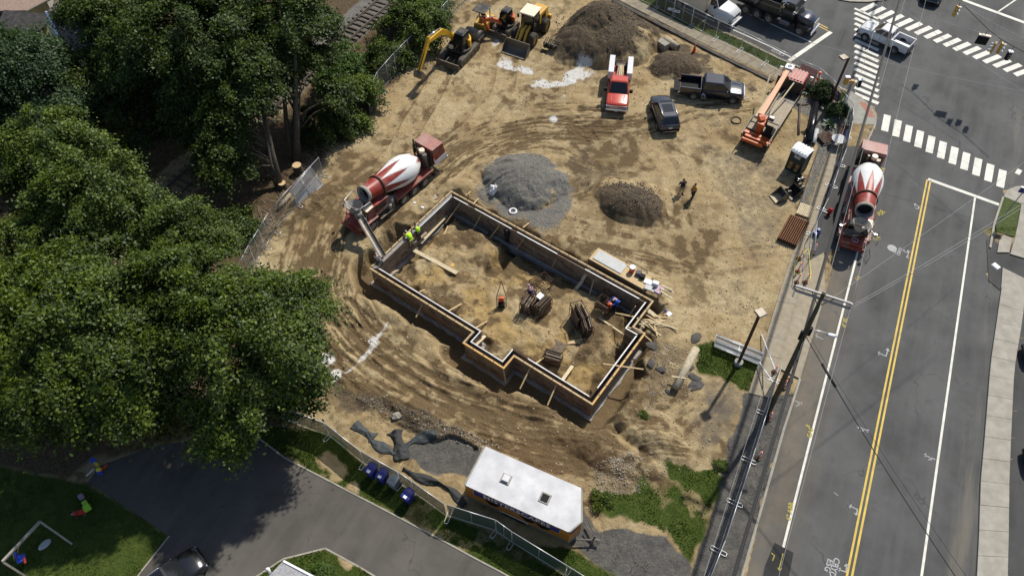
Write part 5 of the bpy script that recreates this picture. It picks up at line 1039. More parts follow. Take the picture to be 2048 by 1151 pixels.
# concrete mixers with the cab and chute at the front, engine at the rear
def stripes_mat(name, red, white):
    """drum paint: white belly with pointed red rays and a dark line round them"""
    m = bpy.data.materials.new(name); m.use_nodes = True; t = m.node_tree; L = t.links.new; b = t.nodes['Principled BSDF']; b.inputs['Roughness'].default_value = .42
    tc = nd(t, 'TexCoord'); s = nd(t, 'SeparateXYZ'); L(tc.outputs['Object'], s.inputs[0])
    def ma(op, x, y=None):
        n = nd(t, 'Math', operation=op)
        for i, q in enumerate((x, y)):
            if q is None: continue
            if isinstance(q, (int, float)): n.inputs[i].default_value = q
            else: L(q, n.inputs[i])
        return n.outputs[0]
    ang = ma('MULTIPLY', ma('ADD', ma('ARCTAN2', s.outputs[1], s.outputs[2]), math.pi), 8 / (2 * math.pi)); tri = ma('MULTIPLY', ma('ABSOLUTE', ma('SUBTRACT', ma('FRACT', ang), .5)), 2.0)
    front = ma('ADD', ma('MULTIPLY', tri, -2.5), 4.35); rear = ma('ADD', ma('MULTIPLY', tri, .75), -.1)
    def over(thr, off): return ma('GREATER_THAN', s.outputs[0], ma('ADD', thr, off))
    def under(thr, off): return ma('LESS_THAN', s.outputs[0], ma('ADD', thr, off))
    def ray(o): return ma('MAXIMUM', over(front, o), under(rear, -o))
    def mix(f, x, y):
        n = nd(t, 'MixRGB'); L(f, n.inputs[0])
        for i, q in ((1, x), (2, y)):
            if isinstance(q, tuple): n.inputs[i].default_value = (*q, 1)
            else: L(q, n.inputs[i])
        return n.outputs[0]
    c = mix(ray(-.13), white, (.02, .015, .015)); c = mix(ray(-.05), c, white); c = mix(ray(.05), c, red)
    n = nd(t, 'TexNoise'); n.inputs['Scale'].default_value = 1.5; n.inputs['Detail'].default_value = 8; n.inputs['Roughness'].default_value = .7; L(tc.outputs['Object'], n.inputs['Vector'])
    mr = nd(t, 'MapRange'); mr.inputs['From Min'].default_value = .5; mr.inputs['From Max'].default_value = .72; mr.inputs['To Max'].default_value = .55; L(n.outputs['Fac'], mr.inputs['Value']); c = mix(mr.outputs['Result'], c, (.30, .27, .23)); L(c, b.inputs['Base Color']); MATS[name] = m
stripes_mat('drum_paint', (.27, .03, .018), (.74, .74, .72)); 
def mixer(label, loc, rz, fender, cap, chute_pts, guard):
    root = thing('concrete_mixer', label, 'concrete mixer', loc, rz, 'front discharge concrete mixers'); W2 = 1.2      # x=0 is the rearmost axle
    for x in (0, 1.3, 2.56, 6.2):
        for s in (1, -1): wheel(root, x, s * (W2 - .18), .52, .52, .34, 'rim_steel', s)
    def chassis(b):
        for s in (1, -1): b.box((2.2, s * .42, .85), (9.4, .12, .28))
        for x in (-1.6, 0, 1.3, 2.56, 4.4, 6.2): b.box((x, 0, .78), (.14, .9, .2))
        for x in (0, 1.3, 2.56, 6.2): b.cyl((x, -1.0, .52), (x, 1.0, .52), .09, n=8)
    part(root, 'chassis', 'black_steel', chassis)
    for s in (1, -1):
        part(root, 'fender', fender, lambda b: (b.box((1.15, s * .86, 1.22), (4.3, .72, .06)), b.bar((3.3, s * .86, 1.22), (3.75, s * .86, .85), .72, .05, up=(0, 1, 0)) if False else b.box((3.36, s * .86, 1.05), (.07, .70, .34)), b.box((-1.02, s * .86, .98), (.05, .66, .44), mi=0), b.box((1.15, s * 1.205, 1.15), (4.3, .03, .18))), .015)
        pbox(root, 'mud_flap', 'black_plastic', (-1.12, s * .86, .62), (.03, .62, .5))
    # engine box at the rear: painted cover with a white band
    def cap_(b):
        b.loft([[(-2.95, 1.02, 1.30), (-2.95, -1.02, 1.30), (-2.62, -.98, 2.95), (-2.62, .98, 2.95)], [(-1.45, 1.06, 1.30), (-1.45, -1.06, 1.30), (-1.32, -1.0, 3.02), (-1.32, 1.0, 3.02)]])
    part(root, 'engine_cover', cap, cap_, .04); part(root, 'cover_top', 'mixer_pink', lambda b: b.loft([[(-2.64, -.99, 2.955), (-2.64, .99, 2.955), (-2.64, .99, 2.985), (-2.64, -.99, 2.985)], [(-1.30, -1.01, 3.022), (-1.30, 1.01, 3.022), (-1.30, 1.01, 3.052), (-1.30, -1.01, 3.052)]]))
    for s in (1, -1):
        part(root, 'side_band', 'paint_white', lambda b: b.add([(-2.96, s * 1.045, 1.28), (-1.44, s * 1.085, 1.28), (-1.37, s * 1.06, 2.2), (-1.52, s * 1.065, 1.72), (-2.9, s * 1.045, 1.78), (-2.96, s * 1.0, 1.26), (-1.44, s * 1.02, 1.26), (-1.37, s * .99, 2.2), (-1.52, s * 1.0, 1.7), (-2.9, s * 1.0, 1.76)], [(0, 1, 2, 3, 4), (9, 8, 7, 6, 5), (0, 5, 6, 1), (1, 6, 7, 2), (2, 7, 8, 3), (3, 8, 9, 4), (4, 9, 5, 0)]))
    part(root, 'rear_bumper', 'paint_white', lambda b: b.box((-3.0, 0, 1.12), (.16, 2.1, .3)), .03)
    part(root, 'engine', 'worn_steel', lambda b: (b.box((-.95, 0, 1.6), (.7, .9, .9)), b.cyl((-.9, .45, 1.2), (-.9, .45, 2.7), .24), b.cyl((-1.0, -.3, 1.9), (-1.0, -.3, 2.8), .1), b.box((-1.31, 0, 1.95), (.03, 1.7, 1.4))))
    part(root, 'exhaust_stack', 'black_steel', lambda b: (b.cyl((-1.15, -.95, 1.4), (-1.15, -.95, 3.3), .08, n=10), b.cyl((-1.15, -.95, 1.9), (-1.15, -.95, 2.7), .13, n=10))); part(root, 'air_filter', 'cream_paint', lambda b: b.cyl((-.95, .15, 2.6), (-.95, .15, 2.95), .24, n=16))
    # drum: a lathe about its own tilted axis
    d0, d1 = Vector((-.25, 0, 2.02)), Vector((6.4, 0, 3.05)); ax = (d1 - d0).normalized(); Ld = (d1 - d0).length
    q = ax.to_track_quat('X', 'Z').to_matrix().to_4x4(); mb = MB(); mb.lathe([(0, .25), (.02, .62), (.45, .92), (1.15, 1.17), (1.7, 1.22), (2.3, 1.20), (3.3, 1.02), (4.35, .82), (4.5, .80), (5.6, .66), (5.75, .66)], (0, 0, 0), (1, 0, 0), 40)
    dr = mb.build('drum', 'drum_paint', root); dr.location = d0; dr.rotation_euler = q.to_euler()
    part(dr, 'roller_ring', 'rust_dark', lambda b: b.lathe([(4.36, .80), (4.36, .90), (4.50, .90), (4.50, .78)], (0, 0, 0), (1, 0, 0), 40))
    part(dr, 'mouth', 'concrete_crust', lambda b: b.lathe([(5.7, .665), (5.74, .70), (6.02, .70), (6.02, .62), (5.7, .58), (5.2, .5)], (0, 0, 0), (1, 0, 0), 32)); part(dr, 'mouth_inside', 'black_plastic', lambda b: b.lathe([(5.55, .585), (5.5, .3), (5.5, .01)], (0, 0, 0), (1, 0, 0), 24))
    part(root, 'drum_stand', fender, lambda b: [b.bar((4.25, s * .75, .95), (4.0, s * .45, 2.05), .16, .16) for s in (1, -1)] + [b.box((4.05, 0, 2.0), (.2, 1.3, .16))])
    # cab between the front axle and the drum
    def cab(b):
        b.loft([[(3.95, 1.02, 1.0), (3.95, -1.02, 1.0), (4.0, -.98, 2.1), (4.0, .98, 2.1)], [(5.4, 1.05, 1.0), (5.4, -1.05, 1.0), (5.35, -.98, 2.15), (5.35, .98, 2.15)], [(6.5, 1.0, 1.0), (6.5, -1.0, 1.0), (6.15, -.9, 2.05), (6.15, .9, 2.05)]])
    part(root, 'cab', 'mixer_red', cab, .05); part(root, 'windscreen', 'glass_dark', lambda b: b.add([(6.52, -.86, 1.15), (6.52, .86, 1.15), (6.22, .78, 1.95), (6.22, -.78, 1.95), (6.4, -.86, 1.12), (6.4, .86, 1.12), (6.1, .78, 1.92), (6.1, -.78, 1.92)], [(0, 1, 2, 3), (7, 6, 5, 4), (0, 4, 5, 1), (1, 5, 6, 2), (2, 6, 7, 3), (3, 7, 4, 0)]))
    for s in (1, -1): pbox(root, 'cab_window', 'glass_dark', (4.95, s * 1.035, 1.72), (1.1, .05, .5)); pbox(root, 'step', 'worn_steel', (4.6, s * 1.08, .62), (1.5, .34, .06)); pbox(root, 'fuel_tank', 'worn_steel', (3.85, s * .95, .85), (.5, .4, .6), .08); part(root, 'water_tank', 'concrete_crust', lambda b: (b.cyl((3.72, s * .86, .75), (3.72, s * .86, 1.6), .22, n=14), b.cyl((4.08, s * 1.0, .7), (4.08, s * 1.0, 1.25), .18, n=12)))
    def nose(b):
        b.loft([[(6.35, 1.08, .62), (6.35, -1.08, .62), (6.35, -1.02, 1.12), (6.35, 1.02, 1.12)], [(7.1, 1.05, .62), (7.1, -1.05, .62), (7.05, -.98, 1.10), (7.05, .98, 1.10)], [(7.45, .86, .66), (7.45, -.86, .66), (7.38, -.8, .98), (7.38, .8, .98)]])
    part(root, 'hood', 'mixer_red', nose, .05)
    for s in (1, -1): part(root, 'front_fender', 'mixer_pink', lambda b: (b.box((6.2, s * 1.0, 1.14), (1.35, .46, .06)), b.box((6.86, s * 1.0, .98), (.06, .46, .3))), .02); pbox(root, 'headlight', 'lamp_amber', (7.36, s * .72, .82), (.1, .22, .16)); mirror = part(root, 'mirror', 'chrome', lambda b: (b.box((6.9, s * 1.3, 1.9), (.08, .22, .36)), b.bar((6.4, s * .95, 1.9), (6.9, s * 1.25, 1.95), .03, .03)))
    part(root, 'front_bumper', 'mixer_red', lambda b: b.box((7.5, 0, .58), (.18, 2.1, .3)), .05)
    # hopper under the mouth and the chute
    part(root, 'hopper', 'concrete_crust', lambda b: b.lathe([(0, .70), (.05, .72), (.5, .42), (.72, .30), (.72, .26), (.48, .38), (.06, .66), (0, .70)], (6.75, 0, 2.72), (.18, 0, -1), 20))
    part(root, 'guard_rail', 'galvanised' if guard else 'worn_steel', lambda b: (b.tube([(5.6, .95, 2.1), (5.9, .98, 2.95), (6.9, .85, 2.85), (7.1, .3, 2.8), (7.1, -.3, 2.8), (6.9, -.85, 2.85), (5.9, -.98, 2.95), (5.6, -.95, 2.1)], .025), b.tube([(6.9, .85, 2.85), (7.0, .8, 1.3)], .025), b.tube([(6.9, -.85, 2.85), (7.0, -.8, 1.3)], .025)))
    part(root, 'platform', 'cream_paint', lambda b: (b.box((6.0, .72, 2.14), (.8, .5, .05)), b.box((6.35, -.2, 2.1), (.3, 1.0, .05))))
    return root
def chute(root, pts, w, m, inner):
    """open trough along a line of points in the truck's axes"""
    n = len(pts); v = []; f = []; P = [Vector(p) for p in pts]; prof = [(math.sin(t), -math.cos(t)) for t in [(-1.35 + 2.7 * k / 8) for k in range(9)]]
    for i, p in enumerate(P):
        d = (P[min(i + 1, n - 1)] - P[max(i - 1, 0)]).normalized(); s = d.cross(Vector((0, 0, 1))).normalized(); u = s.cross(d)
        for k, (a, b) in enumerate(prof): v.append(p + s * a * w + u * (b * w * .8 + w * .5))
        for k, (a, b) in enumerate(prof): v.append(p + s * a * w * .90 + u * (b * w * .70 + w * .5))
    for i in range(n - 1):
        for k in range(8):
            a, b = i * 18 + k, (i + 1) * 18 + k; f += [(a, a + 1, b + 1, b), (a + 9, b + 9, b + 10, a + 10)]
        for k in (0, 8): a, b = i * 18 + k, (i + 1) * 18 + k; f.append((a, b, b + 9, a + 9))
    o = MB().add(v, f, 0, True).build('chute', m, root); part(root, 'chute_joint', inner, lambda b: b.cyl(P[0] + Vector((0, 0, -.3)), P[0] + Vector((0, 0, .25)), w * .9, w * 1.1, 16))
w0, w3 = G(850, 364, .5), G(746, 451, .5); hh = Vector((w3.x - w0.x, w3.y - w0.y)).normalized(); n_ = Vector((-hh.y, hh.x)); o_ = Vector((w0.x, w0.y)) - n_ * 1.1
MIX1 = mixer('red and white concrete mixer on the dirt pouring down its chute into the formwork', (o_.x, o_.y, -.02), math.atan2(hh.y, hh.x), 'mixer_red', 'mixer_red', None, True)
mi_ = (Matrix.Translation((o_.x, o_.y, -.02)) @ rotz(math.atan2(hh.y, hh.x))).inverted(); ce = mi_ @ G(765, 512, .95); cs = mi_ @ G(716, 428, 2.1)
chute(MIX1, [tuple(cs.lerp(ce, t)) for t in (0, .25, .5, .75, 1)], .30, 'worn_steel', 'concrete_crust')
tx = lettering('READY MIX', .26, 'paint_white', 'lettering', .004); tx.parent = MIX1; tx.location = (5.0, 1.065, 1.28); tx.rotation_euler = (R(90), 0, R(180))
F, B_ = G(1703, 492, .6), G(1749, 302, 2.95); a = heading(B_, F); h = Vector((math.cos(a), math.sin(a), 0)); o2 = Vector((F.x, F.y, 0)) - h * 7.45
MIX2 = mixer('red and white concrete mixer waiting on the main road with its chute folded', (o2.x, o2.y, ZR), a, 'mixer_pink', 'mixer_pink', None, False)
chute(MIX2, [(6.7, .55, 2.0), (6.9, .2, 1.75), (7.0, -.3, 1.55), (6.9, -.9, 1.45)], .34, 'worn_steel', 'black_steel')
part(MIX2, 'ladder_guard', 'worn_steel', lambda b: ([b.tube([(5.6 + k * .28, 1.05, 1.2), (5.9 + k * .3, 1.75, 1.25)], .02, 5) for k in range(5)], b.tube([(5.5, 1.75, 1.25), (6.4, 1.9, 1.25), (7.3, 1.6, 1.25)], .025, 5)))
tx = lettering('S', .3, 'paint_white', 'emblem', .004); tx.parent = MIX2; tx.location = (7.1, .1, 1.125); tx.rotation_euler = (0, 0, R(90)); tx2 = part(MIX2, 'emblem_ring', 'paint_white', lambda b: b.lathe([(1.10, .20), (1.12, .20), (1.12, .25), (1.10, .25)], (7.1, .1, 0), (0, 0, 1), 24))

# white box lorry and black tipper on the upper road
F, B_ = G(1440, 40, .5), G(1300, -22, .5); h = Vector((F.x - B_.x, F.y - B_.y)).normalized(); n_ = Vector((-h.y, h.x)); o = Vector((F.x, F.y)) + n_ * .95
t = thing('box_lorry', 'white bonneted lorry with a cream box body on the upper road', 'lorry', (o.x, o.y, ZR), math.atan2(h.y, h.x))
def lorry_cab(b):
    b.loft([sec(-1.5, 1.05, .75, 1.75, .1), sec(-.45, 1.05, .75, 1.75, .1), sec(.5, .95, .6, 1.68, .14), sec(1.25, .82, .55, 1.42, .16)], 0, True)
    for s in (1, -1): b.loft([[(-.62, s * .72, .55), (-.62, s * 1.15, .55), (-.62, s * 1.15, .95), (-.62, s * .72, 1.1)], [(-.3, s * .72, .7), (-.3, s * 1.2, .7), (-.3, s * 1.2, 1.25), (-.3, s * .72, 1.3)], [(.3, s * .72, .7), (.3, s * 1.2, .7), (.3, s * 1.2, 1.25), (.3, s * .72, 1.3)], [(.95, s * .72, .6), (.95, s * 1.0, .6), (.95, s * 1.0, 1.0), (.95, s * .72, 1.1)]])
part(t, 'cab', 'paint_white', lorry_cab); greenhouse(t, 'paint_white', -1.5, -.42, -1.45, -.85, 1.72, 2.55, 1.0, .9, 1)
for x in (0, -4.8):
    for s in (1, -1): wheel(t, x, s * .98, .46, .46, .28, 'rim_steel', s)
pbox(t, 'grille', 'chrome', (1.26, 0, 1.0), (.05, 1.3, .7), .02); pbox(t, 'front_bumper', 'paint_white', (1.38, 0, .52), (.22, 2.1, .26), .06); lights(t, 2.4, .98, .85, .85); mirrors(t, -.7, 1.05, 1.95, 'black_plastic', 1.4)
pbox(t, 'box_body', 'cream_paint', (-4.6, 0, 1.95), (5.6, 2.35, 2.3), .03); pbox(t, 'chassis', 'black_steel', (-2.6, 0, .62), (6.4, .9, .22))
F, B_ = G(1599, 60, .5), G(1536, 35, .5); h = Vector((F.x - B_.x, F.y - B_.y)).normalized(); n_ = Vector((-h.y, h.x)); o = Vector((F.x, F.y)) + n_ * 1.05
t = thing('tipper_truck', 'black tipper truck with a silver hood and chrome grille waiting at the stop line', 'truck', (o.x, o.y, ZR), math.atan2(h.y, h.x))
part(t, 'cab', 'paint_black', lambda b: b.loft([sec(-2.2, 1.05, .75, 1.95, .1), sec(-.9, 1.05, .75, 1.95, .1)], 0, False)); part(t, 'hood', 'paint_grey', lambda b: b.loft([sec(-.88, .92, .8, 1.95, .14), sec(.2, .88, .75, 1.85, .16), sec(1.05, .74, .7, 1.65, .18)], 0, True))
greenhouse(t, 'paint_black', -2.2, -.85, -2.15, -1.2, 1.93, 2.85, 1.0, .92, 1)
for s in (1, -1): part(t, 'fender', 'paint_black', lambda b: b.loft([[(-.62, s * .72, .6), (-.62, s * 1.12, .6), (-.62, s * 1.12, .95), (-.62, s * .72, 1.1)], [(-.32, s * .72, .75), (-.32, s * 1.18, .75), (-.32, s * 1.18, 1.28), (-.32, s * .72, 1.3)], [(.32, s * .72, .75), (.32, s * 1.18, .75), (.32, s * 1.18, 1.28), (.32, s * .72, 1.3)], [(.8, s * .72, .6), (.8, s * 1.05, .6), (.8, s * 1.05, 1.05), (.8, s * .72, 1.15)]])); pbox(t, 'tank', 'grey_steel', (-1.7, s * 1.0, .75), (1.1, .5, .5), .1); part(t, 'exhaust_stack', 'chrome', lambda b: b.cyl((-2.35, s * .9, 1.2), (-2.35, s * .9, 3.1), .08, n=10))
for x in (0, -3.4, -4.7, -6.0):
    for s in (1, -1): wheel(t, x, s * 1.0, .52, .52, .32, 'rim_steel', s)
part(t, 'grille', 'chrome', lambda b: (b.box((1.08, 0, 1.15), (.05, 1.1, .85)), [b.box((1.11, y * .12, 1.15), (.03, .03, .8)) for y in range(-4, 5)])); pbox(t, 'front_bumper', 'chrome', (1.2, 0, .58), (.2, 2.1, .3), .06); lights(t, 1.9, 1.0, 1.0, .9); mirrors(t, -1.0, 1.05, 2.2, 'chrome', 1.2)
def tub(b):
    for s in (1, -1): b.box((-5.0, s * 1.15, 1.85), (5.0, .08, 1.3)); [b.box((-2.8 - k * .9, s * 1.21, 1.8), (.1, .06, 1.2)) for k in range(6)]
    b.box((-2.55, 0, 1.95), (.08, 2.3, 1.5)); b.box((-7.5, 0, 1.85), (.08, 2.3, 1.3)); b.box((-5.0, 0, 1.22), (5.0, 2.25, .1)); b.box((-2.2, 0, 2.72), (.8, 2.2, .06))
part(t, 'tipper_body', 'paint_black', tub); pbox(t, 'chassis', 'black_steel', (-3.6, 0, .8), (8.0, .9, .25))
# ------------------------------------------------------------------ site machines
def gplane(u, v, A, B):
    """where the sight line through a photo point meets the upright plane through A and B"""
    o = Vector((0, 0, CAM_H)); d = G(u, v, 0) - o; n = Vector((B[1] - A[1], A[0] - B[0], 0)); t = n.dot(Vector(A) - o) / n.dot(d); return o + d * t
def inv(loc, rz): return (Matrix.Translation(loc) @ rotz(rz)).inverted()
def beam(b, pts, ws, hs, up=(0, 0, 1), mi=0):
    """box beam of changing section through points"""
    P = [Vector(p) for p in pts]; n = len(P); secs = []
    for i, p in enumerate(P):
        d = (P[min(i + 1, n - 1)] - P[max(i - 1, 0)]).normalized(); s = Vector(up).cross(d)
        s = s.normalized() if s.length > 1e-4 else Vector((0, 1, 0)); u = d.cross(s); w, h = ws[i] / 2, hs[i] / 2
        secs.append([p + s * w + u * h, p - s * w + u * h, p - s * w - u * h, p + s * w - u * h])
    b.loft(secs, mi)
def track(root, y, L, r, w):
    def f(b):
        pr = []; n = 9
        for i in range(n): t = -math.pi / 2 + math.pi * i / (n - 1); pr.append((L / 2 - r + r * math.cos(t), r + r * math.sin(t)))
        for i in range(n): t = math.pi / 2 + math.pi * i / (n - 1); pr.append((-L / 2 + r + r * math.cos(t), r + r * math.sin(t)))
        b.side(pr, y - w / 2, y + w / 2)
        k = int(2 * L / .16)
        per = []; 
        for i in range(len(pr)): per.append(Vector((pr[i][0], 0, pr[i][1])))
        tot = sum((per[(i + 1) % len(per)] - per[i]).length for i in range(len(per))); s = 0; nx_ = .0
        for i in range(len(per)):
            a, c = per[i], per[(i + 1) % len(per)]; l = (c - a).length
            while nx_ < s + l:
                q = a.lerp(c, (nx_ - s) / l); d = (c - a).normalized(); b.box((q.x, y, q.z), (.05, w * 1.02, .05), rot=Matrix.Rotation(-math.atan2(d.z, d.x), 4, 'Y')); nx_ += .15
            s += l
        for sgn in (1, -1):
            for i in range(5): x = -L / 2 + r + (L - 2 * r) * i / 4; b.cyl((x, y + sgn * w * .3, r * .9), (x, y + sgn * (w / 2 + .02), r * .9), r * .62, n=12, mi=1)
    part(root, 'track', ['worn_steel', 'black_steel'], f)
def blade(root, x, W_, h, m):
    part(root, 'blade', m, lambda b: (b.loft([[(x + .06, y, .05), (x + .16, y, .02), (x + .10, y, h * .5), (x + .16, y, h), (x + .06, y, h), (x - .02, y, h * .5)] for y in (-W_ / 2, W_ / 2)]))); part(root, 'blade_arm', m, lambda b: [b.bar((x, s * .35, .35), (x - .9, s * .35, .45), .14, .18) for s in (1, -1)])
def digger(label, loc, rz, L, gauge, paint, piv, elbow, wrist, tip, sc, cab_y, boomw, house_w, bladex, bladew, extra=None):
    t = thing('excavator', label, 'excavator', loc, rz, 'excavators'); iv = inv(loc, rz)
    for s in (1, -1): track(t, s * gauge / 2, L, .40 * sc, .50 * sc)
    pbox(t, 'undercarriage', 'black_steel', (0, 0, .5 * sc), (L * .55, gauge * .9, .3 * sc)); blade(t, bladex, bladew, .72 * sc, 'worn_steel')
    def house(b):
        r = house_w / 2; pr = [(r * math.cos(a) * (1.0 if math.cos(a) > 0 else 1.12), r * math.sin(a)) for a in [2 * math.pi * k / 20 for k in range(20)]]; pr = [(max(min(x, r * .8), -r * 1.1), y) for x, y in pr]
        b.prism(pr, .80 * sc, 1.15 * sc)
    part(t, 'slew_platform', 'black_steel', house, .03)
    def cw(b):
        r = house_w / 2; out = [(-r * 1.1 * math.cos(a), r * math.sin(a)) for a in [(-80 + 160 * k / 12) * math.pi / 180 for k in range(13)]]; b.prism(out + [(-.2 * sc, r * .9), (-.2 * sc, -r * .9)], 1.0 * sc, 1.85 * sc)
    part(t, 'engine_cover', paint, cw, .05); part(t, 'engine_lid', 'black_plastic', lambda b: b.box((-.72 * sc, -.25 * sc, 1.88 * sc), (.8 * sc, house_w * .5, .08)), .02)
    y0, y1 = cab_y - .5 * sc, cab_y + .5 * sc
    part(t, 'cab', 'black_plastic', lambda b: b.loft([[(-.55 * sc, y0, 1.1 * sc), (.85 * sc, y0, 1.1 * sc), (.85 * sc, y1, 1.1 * sc), (-.55 * sc, y1, 1.1 * sc)], [(-.55 * sc, y0, 2.0 * sc), (.92 * sc, y0, 2.0 * sc), (.92 * sc, y1, 2.0 * sc), (-.55 * sc, y1, 2.0 * sc)], [(-.55 * sc, y0 + .05, 2.7 * sc), (.62 * sc, y0 + .05, 2.7 * sc), (.62 * sc, y1 - .05, 2.7 * sc), (-.55 * sc, y1 - .05, 2.7 * sc)]]), .03)
    part(t, 'cab_window', 'glass_dark', lambda b: b.add([(.86 * sc + .02, y0 + .06, 1.2 * sc), (.86 * sc + .02, y1 - .06, 1.2 * sc), (.92 * sc + .02, y1 - .06, 2.0 * sc), (.92 * sc + .02, y0 + .06, 2.0 * sc), (.66 * sc + .02, y1 - .08, 2.62 * sc), (.66 * sc + .02, y0 + .08, 2.62 * sc)], [(0, 1, 2, 3), (3, 2, 4, 5)]))
    pbox(t, 'cab_window', 'glass_dark', (.1 * sc, y1 + .005, 2.15 * sc), (1.0 * sc, .02, .8 * sc)); pbox(t, 'cab_roof', 'black_steel', (.0, cab_y, 2.74 * sc), (1.15 * sc, .95 * sc, .07), .02); pbox(t, 'roof_window', 'glass_dark', (.40 * sc, cab_y, 2.785 * sc), (.3 * sc, .7 * sc, .02))
    p, e, wv, tp = [iv @ Vector(q) for q in (piv, elbow, wrist, tip)]
    mid = p.lerp(e, .45) + Vector((0, 0, .32 * (e - p).length * .5)); part(t, 'boom', paint, lambda b: beam(b, [p, p.lerp(mid, .55) + Vector((0, 0, .12)), mid, mid.lerp(e, .5), e], [boomw * 1.0] * 5, [boomw * 1.0, boomw * 1.5, boomw * 1.7, boomw * 1.4, boomw * 1.0]), .02)
    back = (e - wv).normalized(); part(t, 'stick', paint, lambda b: beam(b, [e + back * .45 + (mid - e).normalized() * -.15, e, e.lerp(wv, .5), wv], [boomw * .8] * 4, [boomw * .8, boomw * 1.4, boomw * 1.0, boomw * .6]), .02)
    part(t, 'hydraulic_ram', 'chrome', lambda b: (b.cyl(mid + Vector((0, 0, boomw * 1.1)), e + back * .4 + Vector((0, 0, .1)), boomw * .22, n=8), b.cyl(p + Vector((0, 0, -.1)), mid + Vector((0, 0, -boomw * .9)), boomw * .22, n=8)))
    d = (tp - wv); s = Vector((0, 0, 1)).cross(Vector((d.x, d.y, 0)) if d.xy.length > .05 else Vector((1, 0, 0))).normalized() * (boomw * 1.3)
    def bucket(b):
        k = (p - e); k.z = 0; k.normalize(); z = Vector((0, 0, 1)); R0 = .5 * sc; pr = [wv + z * .1, wv - k * .35 * sc - z * .2 * sc, wv - k * .30 * sc - z * .55 * sc, wv + k * .05 * sc - z * .75 * sc, wv + k * .45 * sc - z * .62 * sc]
        th = [q + (wv - z * .35 * sc - q).normalized() * .05 for q in pr]; n = len(pr); vs = [q + s for q in pr] + [q - s for q in pr] + [q + s for q in th] + [q - s for q in th]; fs = []
        for i in range(n - 1): fs += [(i, i + 1, n + i + 1, n + i), (2 * n + i, 3 * n + i, 3 * n + i + 1, 2 * n + i + 1)]
        fs += [tuple(range(n)), tuple(range(2 * n - 1, n - 1, -1))]; b.add(vs, fs)
    part(t, 'bucket', 'worn_steel', bucket, 0)
    if extra: part(t, 'hose', extra, lambda b: b.tube([e, e.lerp(wv, .5) + Vector((.2, .1, .1)), wv + Vector((.25, .15, .25)), wv + Vector((.1, .2, -.1))], .035))
    return t
HD = R(-118.3); hv = Vector((math.cos(HD), math.sin(HD), 0)); nl = Vector((-hv.y, hv.x, 0))
c = G(938, 111, .3); c = Vector((c.x, c.y, 0)) - nl * 1.05; piv = G(903, 72, 1.9); tip = G(850, 163, .2); el = gplane(856, 82, piv, tip); wr = gplane(838, 143, piv, tip)
digger('yellow tracked excavator with a black cab and dozer blade reaching its bucket left', (c.x, c.y, zat(c.x, c.y)), HD, 3.6, 2.1, 'yellow_paint', piv, el, wr, tip, 1.0, .35, .34, 2.3, 2.25, 2.55, 'leaf_bright' if False else 'black_plastic')
c = G(1012, 60, 0); piv = G(1003, 48, 1.2); tip = G(985, 72, .1); el = gplane(966, 40, piv, G(978, 66, .2)); wr = gplane(979, 62, piv, G(978, 66, .2))
digger('small orange mini excavator with a black cab between the roller and the wheel loader', (c.x, c.y, zat(c.x, c.y)), HD - .05, 2.3, 1.5, 'orange_paint', piv, el, wr, tip, .86, .1, .24, 1.8, 1.45, 1.9)
# wheel loader
c1, c0 = G(1069, 81, .7), G(1092, 54, .7); hL = Vector((c1.x - c0.x, c1.y - c0.y)).normalized(); nL = Vector((-hL.y, hL.x)); o = Vector((c1.x, c1.y)) - nL * 1.12
t = thing('wheel_loader', 'yellow wheel loader with a cream cab roof and its wide bucket on the ground', 'loader', (o.x, o.y, 0), math.atan2(hL.y, hL.x))
for x in (0, -2.75):
    for s in (1, -1): wheel(t, x, s * .95, .70, .70, .52, 'loader_yellow', s)
part(t, 'frame', 'black_steel', lambda b: (b.box((-2.6, 0, .95), (2.6, 1.0, .5)), b.box((0, 0, .95), (1.6, .8, .5)), b.box((-1.25, 0, .9), (.5, .4, .4)))); part(t, 'engine_cover', 'loader_yellow', lambda b: b.loft([[(-1.9, .75, 1.2), (-1.9, -.75, 1.2), (-1.9, -.7, 2.35), (-1.9, .7, 2.35)], [(-3.9, .75, 1.1), (-3.9, -.75, 1.1), (-3.85, -.65, 2.15), (-3.85, .65, 2.15)]]), .06)
part(t, 'grille', 'black_plastic', lambda b: [b.box((-3.1 + k * .18, s * .745, 1.75), (.07, .03, .6)) for k in range(5) for s in (1, -1)]); pbox(t, 'counterweight', 'loader_yellow', (-3.95, 0, .95), (.35, 2.0, .55), .06)
part(t, 'cab', 'black_plastic', lambda b: b.loft([[(-1.95, .7, 1.2), (-.45, .7, 1.2), (-.45, -.7, 1.2), (-1.95, -.7, 1.2)], [(-1.9, .68, 2.95), (-.65, .68, 2.95), (-.65, -.68, 2.95), (-1.9, -.68, 2.95)]]), .03); part(t, 'windscreen', 'glass_dark', lambda b: b.add([(-.43, .6, 1.5), (-.43, -.6, 1.5), (-.63, -.6, 2.85), (-.63, .6, 2.85)], [(0, 1, 2, 3)]))
for s in (1, -1): pbox(t, 'cab_window', 'glass_dark', (-1.2, s * .70, 2.2), (1.1, .03, 1.2)); pbox(t, 'mudguard', 'black_plastic', (-2.6, s * .78, 1.48), (.9, .22, .05), .02); pbox(t, 'mirror', 'black_plastic', (-.5, s * .98, 2.55), (.1, .2, .4), .02)
pbox(t, 'cab_roof', 'cream_paint', (-1.2, 0, 3.02), (1.75, 1.6, .14), .05)
